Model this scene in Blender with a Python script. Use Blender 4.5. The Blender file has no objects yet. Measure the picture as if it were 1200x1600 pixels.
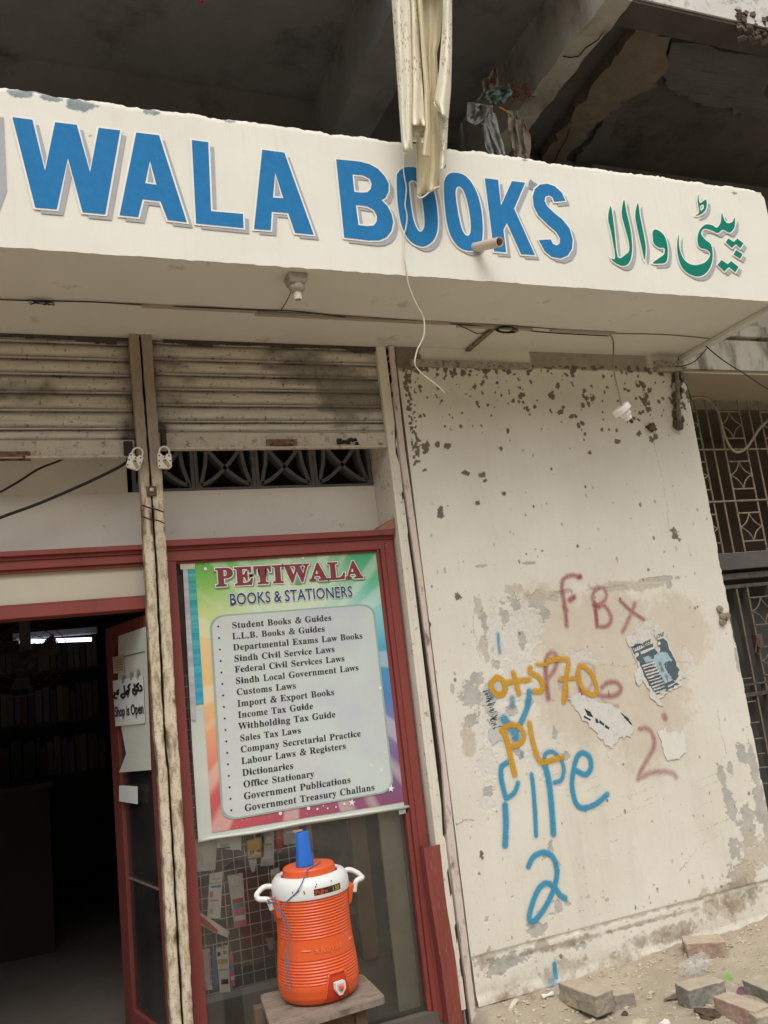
import bpy, math, random, json
import numpy as np
from mathutils import Vector, Matrix
from mathutils.geometry import tessellate_polygon
SC = bpy.context.scene
COL = SC.collection
R_ = math.radians
# ------------------------------------------------------------------ camera
YAW, PITCH, ROLL, FPX = 0.385878511, 0.187265077, -0.116635448, 1320.0
CAM = Vector((-1.689, -3.767, 1.5))
def _axes():
    cy, sy, cp, sp, cr, sr = math.cos(YAW), math.sin(YAW), math.cos(PITCH), math.sin(PITCH), math.cos(ROLL), math.sin(ROLL)
    f = Vector((sy*cp, cy*cp, sp)); r0 = Vector((cy, -sy, 0)); u0 = r0.cross(f)
    return cr*r0 + sr*u0, -sr*r0 + cr*u0, f
AR, AU, AF = _axes()
cd = bpy.data.cameras.new('camera'); cam = bpy.data.objects.new('camera', cd); COL.objects.link(cam)
cam.matrix_world = Matrix(((AR.x, AU.x, -AF.x, CAM.x), (AR.y, AU.y, -AF.y, CAM.y), (AR.z, AU.z, -AF.z, CAM.z), (0, 0, 0, 1)))
cd.sensor_fit = 'HORIZONTAL'; cd.sensor_width = 36; cd.lens = 36*FPX/1200; cd.clip_start = 0.05; cd.clip_end = 500
SC.camera = cam
# ------------------------------------------------------------------ light
SUN_EL, SUN_AZ = 56, 195          # elevation; compass direction the light comes from (180 = street side, -y)
w = bpy.data.worlds.new('World'); SC.world = w; w.use_nodes = True
nt = w.node_tree; nt.nodes.clear()
sky = nt.nodes.new('ShaderNodeTexSky'); sky.sky_type = 'NISHITA'; sky.sun_disc = False
sky.sun_elevation = R_(SUN_EL); sky.sun_rotation = R_(SUN_AZ); sky.dust_density = 2.0; sky.air_density = 1.0; sky.ozone_density = 1.0
hs = nt.nodes.new('ShaderNodeHueSaturation'); hs.inputs['Saturation'].default_value = 0.10
bg = nt.nodes.new('ShaderNodeBackground'); bg.inputs[1].default_value = 0.15
wo = nt.nodes.new('ShaderNodeOutputWorld')
nt.links.new(sky.outputs[0], hs.inputs['Color']); nt.links.new(hs.outputs[0], bg.inputs[0]); nt.links.new(bg.outputs[0], wo.inputs[0])
sl = bpy.data.lights.new('sun', 'SUN'); sl.energy = 0.85; sl.angle = R_(40); sl.color = (1, .97, .915)
sun = bpy.data.objects.new('sun', sl); COL.objects.link(sun)
_a = R_(SUN_AZ); _e = R_(SUN_EL)
_d = Vector((math.sin(_a)*math.cos(_e), math.cos(_a)*math.cos(_e), math.sin(_e)))
sun.rotation_euler = _d.to_track_quat('Z', 'Y').to_euler()
SC.view_settings.view_transform = 'Standard'; SC.view_settings.look = 'None'; SC.view_settings.exposure = 0.66; SC.view_settings.gamma = 1
SC.cycles.use_denoising = True
SC.cycles.max_bounces = 8; SC.cycles.diffuse_bounces = 5; SC.cycles.transparent_max_bounces = 16
# ------------------------------------------------------------------ picking helpers (photograph pixel -> point on a known plane)
def ray(px, py): return AR*((px-600)/FPX) + AU*(-(py-800)/FPX) + AF
def atp(px, py, p0, n):
    d = ray(px, py); t = (Vector(p0)-CAM).dot(Vector(n))/d.dot(Vector(n)); return CAM + d*t
def at(px, py, y=0.0): return atp(px, py, (0, y, 0), (0, 1, 0))
def atz(px, py, z=0.0): return atp(px, py, (0, 0, z), (0, 0, 1))
def atx(px, py, x=0.0): return atp(px, py, (x, 0, 0), (1, 0, 0))
def zm(ox, oy, s, pts): return [(ox+x/s, oy+y/s) for x, y in pts]
# ------------------------------------------------------------------ noise
def _hash(ix, iy, seed):
    h = (ix.astype(np.int64)*374761393 + iy.astype(np.int64)*668265263 + seed*144665) & 0xFFFFFFFF
    h = ((h ^ (h >> 13))*1274126177) & 0xFFFFFFFF
    return ((h ^ (h >> 16)) & 0xFFFF)/65535.0
def vnoise(x, y, seed=0):
    x = np.asarray(x, float); y = np.asarray(y, float)
    ix, iy = np.floor(x), np.floor(y); fx, fy = x-ix, y-iy
    fx = fx*fx*(3-2*fx); fy = fy*fy*(3-2*fy)
    a = _hash(ix, iy, seed); b = _hash(ix+1, iy, seed); c = _hash(ix, iy+1, seed); d = _hash(ix+1, iy+1, seed)
    return (a*(1-fx)+b*fx)*(1-fy) + (c*(1-fx)+d*fx)*fy
def fbm(x, y, s=1.0, o=4, seed=0):
    v = 0; a = .5; t = 0
    for k in range(o):
        v = v + a*vnoise(np.asarray(x)*s, np.asarray(y)*s, seed+k*17); t += a; s *= 2.03; a *= .55
    return v/t
def sstep(a, b, x): t = np.clip((x-a)/(b-a), 0, 1); return t*t*(3-2*t)
# ------------------------------------------------------------------ mesh builder
class MB:
    def __init__(s): s.v = []; s.f = []; s.uv = None
    def add(s, vs, fs):
        k = len(s.v); s.v += [tuple(v) for v in vs]; s.f += [tuple(i+k for i in f) for f in fs]; return s
    def box(s, x0, x1, y0, y1, z0, z1):
        return s.add([(x0,y0,z0),(x1,y0,z0),(x1,y1,z0),(x0,y1,z0),(x0,y0,z1),(x1,y0,z1),(x1,y1,z1),(x0,y1,z1)],
                     [(0,3,2,1),(4,5,6,7),(0,1,5,4),(1,2,6,5),(2,3,7,6),(3,0,4,7)])
    def hexa(s, b, t):          # bottom 4, top 4 (same winding, counter-clockwise from above)
        return s.add(list(b)+list(t), [(3,2,1,0),(4,5,6,7),(0,1,5,4),(1,2,6,5),(2,3,7,6),(3,0,4,7)])
    def tube(s, pts, r, n=8, cap=True):
        pts = [Vector(p) for p in pts]; rs = r if isinstance(r, (list, tuple)) else [r]*len(pts)
        ring = []; up = None
        for i, p in enumerate(pts):
            t = (pts[min(i+1, len(pts)-1)]-pts[max(i-1, 0)]).normalized()
            if up is None:
                up = Vector((0,0,1)) if abs(t.z) < .9 else Vector((0,1,0))
            a = t.cross(up).normalized(); b = a.cross(t).normalized(); up = b
            ring.append([p + a*math.cos(2*math.pi*k/n)*rs[i] + b*math.sin(2*math.pi*k/n)*rs[i] for k in range(n)])
        vs = [q for g in ring for q in g]; fs = []
        for i in range(len(pts)-1):
            for k in range(n):
                fs.append((i*n+k, i*n+(k+1) % n, (i+1)*n+(k+1) % n, (i+1)*n+k))
        if cap: fs.append(tuple(range(n-1, -1, -1))); fs.append(tuple(range((len(pts)-1)*n, len(pts)*n)))
        return s.add(vs, fs)
    def lathe(s, prof, c=(0,0,0), n=32, M=None, cap=True):
        vs = []; fs = []
        for r, z in prof:
            for k in range(n):
                a = 2*math.pi*k/n; p = Vector((r*math.cos(a), r*math.sin(a), z))
                if M: p = M @ p
                vs.append(p+Vector(c))
        for i in range(len(prof)-1):
            for k in range(n):
                fs.append((i*n+k, i*n+(k+1) % n, (i+1)*n+(k+1) % n, (i+1)*n+k))
        if cap: fs.append(tuple(range(n-1, -1, -1))); fs.append(tuple(range((len(prof)-1)*n, len(prof)*n)))
        return s.add(vs, fs)
    def sheet(s, loops, fr):    # flat filled outline(s); fr maps (u,v) -> point
        tl = [[Vector((a, b, 0)) for a, b in L] for L in loops]
        tri = tessellate_polygon(tl); flat = [p for L in loops for p in L]
        vs = [fr(a, b) for a, b in flat]; fs = []
        for t in tri:
            a, b, c = (Vector((*flat[i], 0)) for i in t)
            cz = (b-a).cross(c-a).z
            if abs(cz) < 1e-14: continue
            fs.append(tuple(t) if cz > 0 else tuple(t[::-1]))
        return s.add(vs, fs)
    def prism(s, loop, fr, d):  # closed slab: fr(u,v,w) w=0 front, w=d back
        n = len(loop)
        if area(loop) < 0: loop = loop[::-1]
        s.sheet([loop], lambda a, b: fr(a, b, 0))
        k = len(s.v); s.v += [tuple(fr(a, b, 0)) for a, b in loop] + [tuple(fr(a, b, d)) for a, b in loop]
        s.f += [(k+i, k+n+i, k+n+(i+1) % n, k+(i+1) % n) for i in range(n)]
        tri = tessellate_polygon([[Vector((a, b, 0)) for a, b in loop]])
        for t in tri:
            a, b, c = (Vector((*loop[i], 0)) for i in t)
            fs = t if (b-a).cross(c-a).z < 0 else t[::-1]
            s.f.append(tuple(k+n+i for i in fs))
        return s
def area(L): return .5*sum(L[i][0]*L[(i+1) % len(L)][1]-L[(i+1) % len(L)][0]*L[i][1] for i in range(len(L)))
def inside(p, L):
    x, y = p; c = False
    for i in range(len(L)):
        (x1, y1), (x2, y2) = L[i], L[i-1]
        if (y1 > y) != (y2 > y) and x < (x2-x1)*(y-y1)/(y2-y1)+x1: c = not c
    return c
def offset(loops, d):
    out = []
    for i, L in enumerate(loops):
        dep = sum(inside(L[0], K) for j, K in enumerate(loops) if j != i)
        if (area(L) > 0) != (dep % 2 == 0): L = L[::-1]
        n = len(L); O = []
        for k in range(n):
            p0, p1, p2 = Vector(L[k-1]), Vector(L[k]), Vector(L[(k+1) % n])
            a = (p1-p0); b = (p2-p1)
            if a.length < 1e-9 or b.length < 1e-9: continue
            a.normalize(); b.normalize(); na = Vector((a.y, -a.x)); nb = Vector((b.y, -b.x))
            m = na+nb; m = m.normalized() if m.length > 1e-6 else na
            c = max(.45, m.dot(na)); O.append(tuple(p1+m*(d/c)))
        out.append(O)
    return out
def catmull(P, n=6):
    P = [np.array(p, float) for p in P]; out = []
    for i in range(len(P)-1):
        p0, p1, p2, p3 = P[max(i-1, 0)], P[i], P[i+1], P[min(i+2, len(P)-1)]
        for t in np.linspace(0, 1, n, endpoint=False):
            out.append(.5*((2*p1)+(-p0+p2)*t+(2*p0-5*p1+4*p2-p3)*t*t+(-p0+3*p1-3*p2+p3)*t**3))
    out.append(P[-1]); return [tuple(p) for p in out]
def obj(name, mb, mat, parent=None, smooth=False, bevel=0, label=None):
    me = bpy.data.meshes.new(name); me.from_pydata(mb.v, [], mb.f); me.update()
    if mat: me.materials.append(mat)
    if smooth: me.shade_smooth() if smooth is True else None
    o = bpy.data.objects.new(name, me); COL.objects.link(o)
    if smooth and smooth is not True:
        me.shade_smooth(); me.set_sharp_from_angle(angle=R_(smooth))
    if bevel:
        m = o.modifiers.new('edge', 'BEVEL'); m.width = bevel; m.segments = 2; m.limit_method = 'ANGLE'; m.angle_limit = R_(40)
    if parent:
        o.parent = parent; o.matrix_parent_inverse = PW[parent.name].inverted()
    PW[o.name] = Matrix.Identity(4)
    if label: o['label'] = label
    return o
PW = {}
def tag(o, label, cat, group=None, kind=None):
    o['label'] = label; o['category'] = cat
    if group: o['group'] = group
    if kind: o['kind'] = kind
    return o
def thing(name, loc, label, cat, group=None, kind=None):
    o = bpy.data.objects.new(name, None); COL.objects.link(o); o.location = loc; o.empty_display_size = .05
    PW[o.name] = Matrix.Translation(Vector(loc))
    return tag(o, label, cat, group, kind)
def struct(o): o['kind'] = 'structure'; return o
def dup(root, M, label, group=None):        # copy of a thing with its parts and sub-parts, moved by the matrix M
    r = root.copy(); COL.objects.link(r); r['label'] = label
    if group: r['group'] = group
    r.matrix_basis = M @ root.matrix_basis
    for ch in list(root.children):
        c = ch.copy(); COL.objects.link(c); c.parent = r
        for g in list(ch.children):
            d = g.copy(); COL.objects.link(d); d.parent = c
    return r
def setattr_pt(o, name, arr):
    a = o.data.attributes.new(name, 'FLOAT', 'POINT'); a.data.foreach_set('value', np.asarray(arr, np.float32))
def gridmesh(name, X, Y, Z, mat, parent=None, mask=None, smooth=True):   # 2D arrays -> grid mesh
    ny, nx = X.shape; me = bpy.data.meshes.new(name)
    co = np.stack([X, Y, Z], -1).reshape(-1, 3).astype(np.float32)
    i = np.arange(ny*nx).reshape(ny, nx)
    q = np.stack([i[:-1, :-1], i[:-1, 1:], i[1:, 1:], i[1:, :-1]], -1).reshape(-1, 4)
    if mask is not None: q = q[mask.reshape(-1)]
    me.vertices.add(len(co)); me.vertices.foreach_set('co', co.ravel())
    me.loops.add(q.size); me.loops.foreach_set('vertex_index', q.ravel().astype(np.int32))
    me.polygons.add(len(q)); me.polygons.foreach_set('loop_start', (np.arange(len(q))*4).astype(np.int32))
    me.update(calc_edges=True); me.validate()
    if smooth: me.shade_smooth()
    me.materials.append(mat)
    o = bpy.data.objects.new(name, me); COL.objects.link(o)
    if parent: o.parent = parent; o.matrix_parent_inverse = PW[parent.name].inverted()
    PW[o.name] = Matrix.Identity(4)
    return o
# ------------------------------------------------------------------ materials
def srgb(r, g, b): return tuple(((c/255)/12.92 if c/255 <= .04045 else ((c/255+.055)/1.055)**2.4) for c in (r, g, b))
class NT:
    def __init__(s, name):
        s.m = bpy.data.materials.new(name); s.m.use_nodes = True; s.t = s.m.node_tree; s.t.nodes.clear()
        s.o = s.t.nodes.new('ShaderNodeOutputMaterial'); s.tc = None
    def n(s, ty, **k):
        x = s.t.nodes.new('ShaderNode'+ty)
        for a, b in k.items():
            if a.startswith('i_'): x.inputs[a[2:].replace('_', ' ')].default_value = b
            else: setattr(x, a, b)
        return x
    def l(s, a, b): s.t.links.new(a, b)
    def co(s, kind='Object'):
        if not s.tc: s.tc = s.n('TexCoord')
        return s.tc.outputs[kind]
    def noise(s, scale, detail=4, rough=.6, vec=None, dist=0):
        x = s.n('TexNoise'); x.inputs['Scale'].default_value = scale; x.inputs['Detail'].default_value = detail; x.inputs['Roughness'].default_value = rough; x.inputs['Distortion'].default_value = dist
        s.l(vec or s.co(), x.inputs['Vector']); return x.outputs['Fac']
    def rng(s, v, a, b, c=0., d=1.):
        x = s.n('MapRange'); x.inputs[1].default_value = a; x.inputs[2].default_value = b; x.inputs[3].default_value = c; x.inputs[4].default_value = d
        s.l(v, x.inputs[0]); return x.outputs[0]
    def math(s, op, a, b=None):
        x = s.n('Math', operation=op)
        for i, v in enumerate((a, b)):
            if v is None: continue
            if isinstance(v, (int, float)): x.inputs[i].default_value = v
            else: s.l(v, x.inputs[i])
        return x.outputs[0]
    def attr(s, name): return s.n('Attribute', attribute_name=name).outputs['Fac']
    def mix(s, f, a, b):
        x = s.n('Mix', data_type='RGBA')
        for i, v in ((0, f), (6, a), (7, b)):
            if isinstance(v, (int, float)): x.inputs[i].default_value = v
            elif isinstance(v, tuple): x.inputs[i].default_value = (*v, 1)[:4]
            else: s.l(v, x.inputs[i])
        return x.outputs[2]
    def sep(s, v): x = s.n('SeparateXYZ'); s.l(v, x.inputs[0]); return x.outputs
    def scalevec(s, v, sc): x = s.n('Mapping'); x.inputs['Scale'].default_value = sc; s.l(v, x.inputs[0]); return x.outputs[0]
    def bsdf(s, col, rough=.8, metal=0., bump=None, bstr=.2, bdist=.003, spec=.5):
        p = s.n('BsdfPrincipled')
        for nm, v in (('Base Color', col), ('Roughness', rough), ('Metallic', metal)):
            if isinstance(v, tuple): p.inputs[nm].default_value = (*v, 1)[:4]
            elif isinstance(v, (int, float)): p.inputs[nm].default_value = v
            else: s.l(v, p.inputs[nm])
        p.inputs['Specular IOR Level'].default_value = spec
        if bump is not None:
            b = s.n('Bump'); b.inputs['Strength'].default_value = bstr; b.inputs['Distance'].default_value = bdist
            s.l(bump, b.inputs['Height']); s.l(b.outputs[0], p.inputs['Normal'])
        s.p = p; s.l(p.outputs[0], s.o.inputs[0]); return p
_M = {}
def PM(name, col, rough=.8, var=.15, scale=9, metal=0., bstr=.25, bscale=None, dirt=None, dirt_amt=.4, dirt_scale=14, spec=.4, stretch=None, dust=None):
    """plain weathered material: base colour varied by noise, optional dirt colour in blotches, fine bump"""
    if name in _M: return _M[name]
    t = NT(name); v = t.co()
    if stretch: v = t.scalevec(v, stretch)
    n1 = t.noise(scale, 5, .65, v); n2 = t.noise(bscale or scale*12, 3, .6, v)
    lo = tuple(c*(1-var) for c in col); hi = tuple(min(1, c*(1+var)) for c in col)
    c = t.mix(t.rng(n1, .3, .7), lo, hi)
    if dirt:
        d = t.rng(t.noise(dirt_scale, 6, .7, v), .62-dirt_amt*.35, .72-dirt_amt*.2)
        c = t.mix(t.math('MULTIPLY', d, .85), c, dirt)
    if dust: c = t.mix(t.math('MULTIPLY', t.rng(t.sep(t.n('NewGeometry').outputs['Normal'])[2], .45, .85), t.rng(n1, .3, .6, .55, .95)), c, dust)
    r = t.rng(n2, .2, .8, max(.02, rough-.08), min(1, rough+.08))
    t.bsdf(c, r, metal, n2, bstr, .002, spec)
    _M[name] = t.m; return t.m
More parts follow.
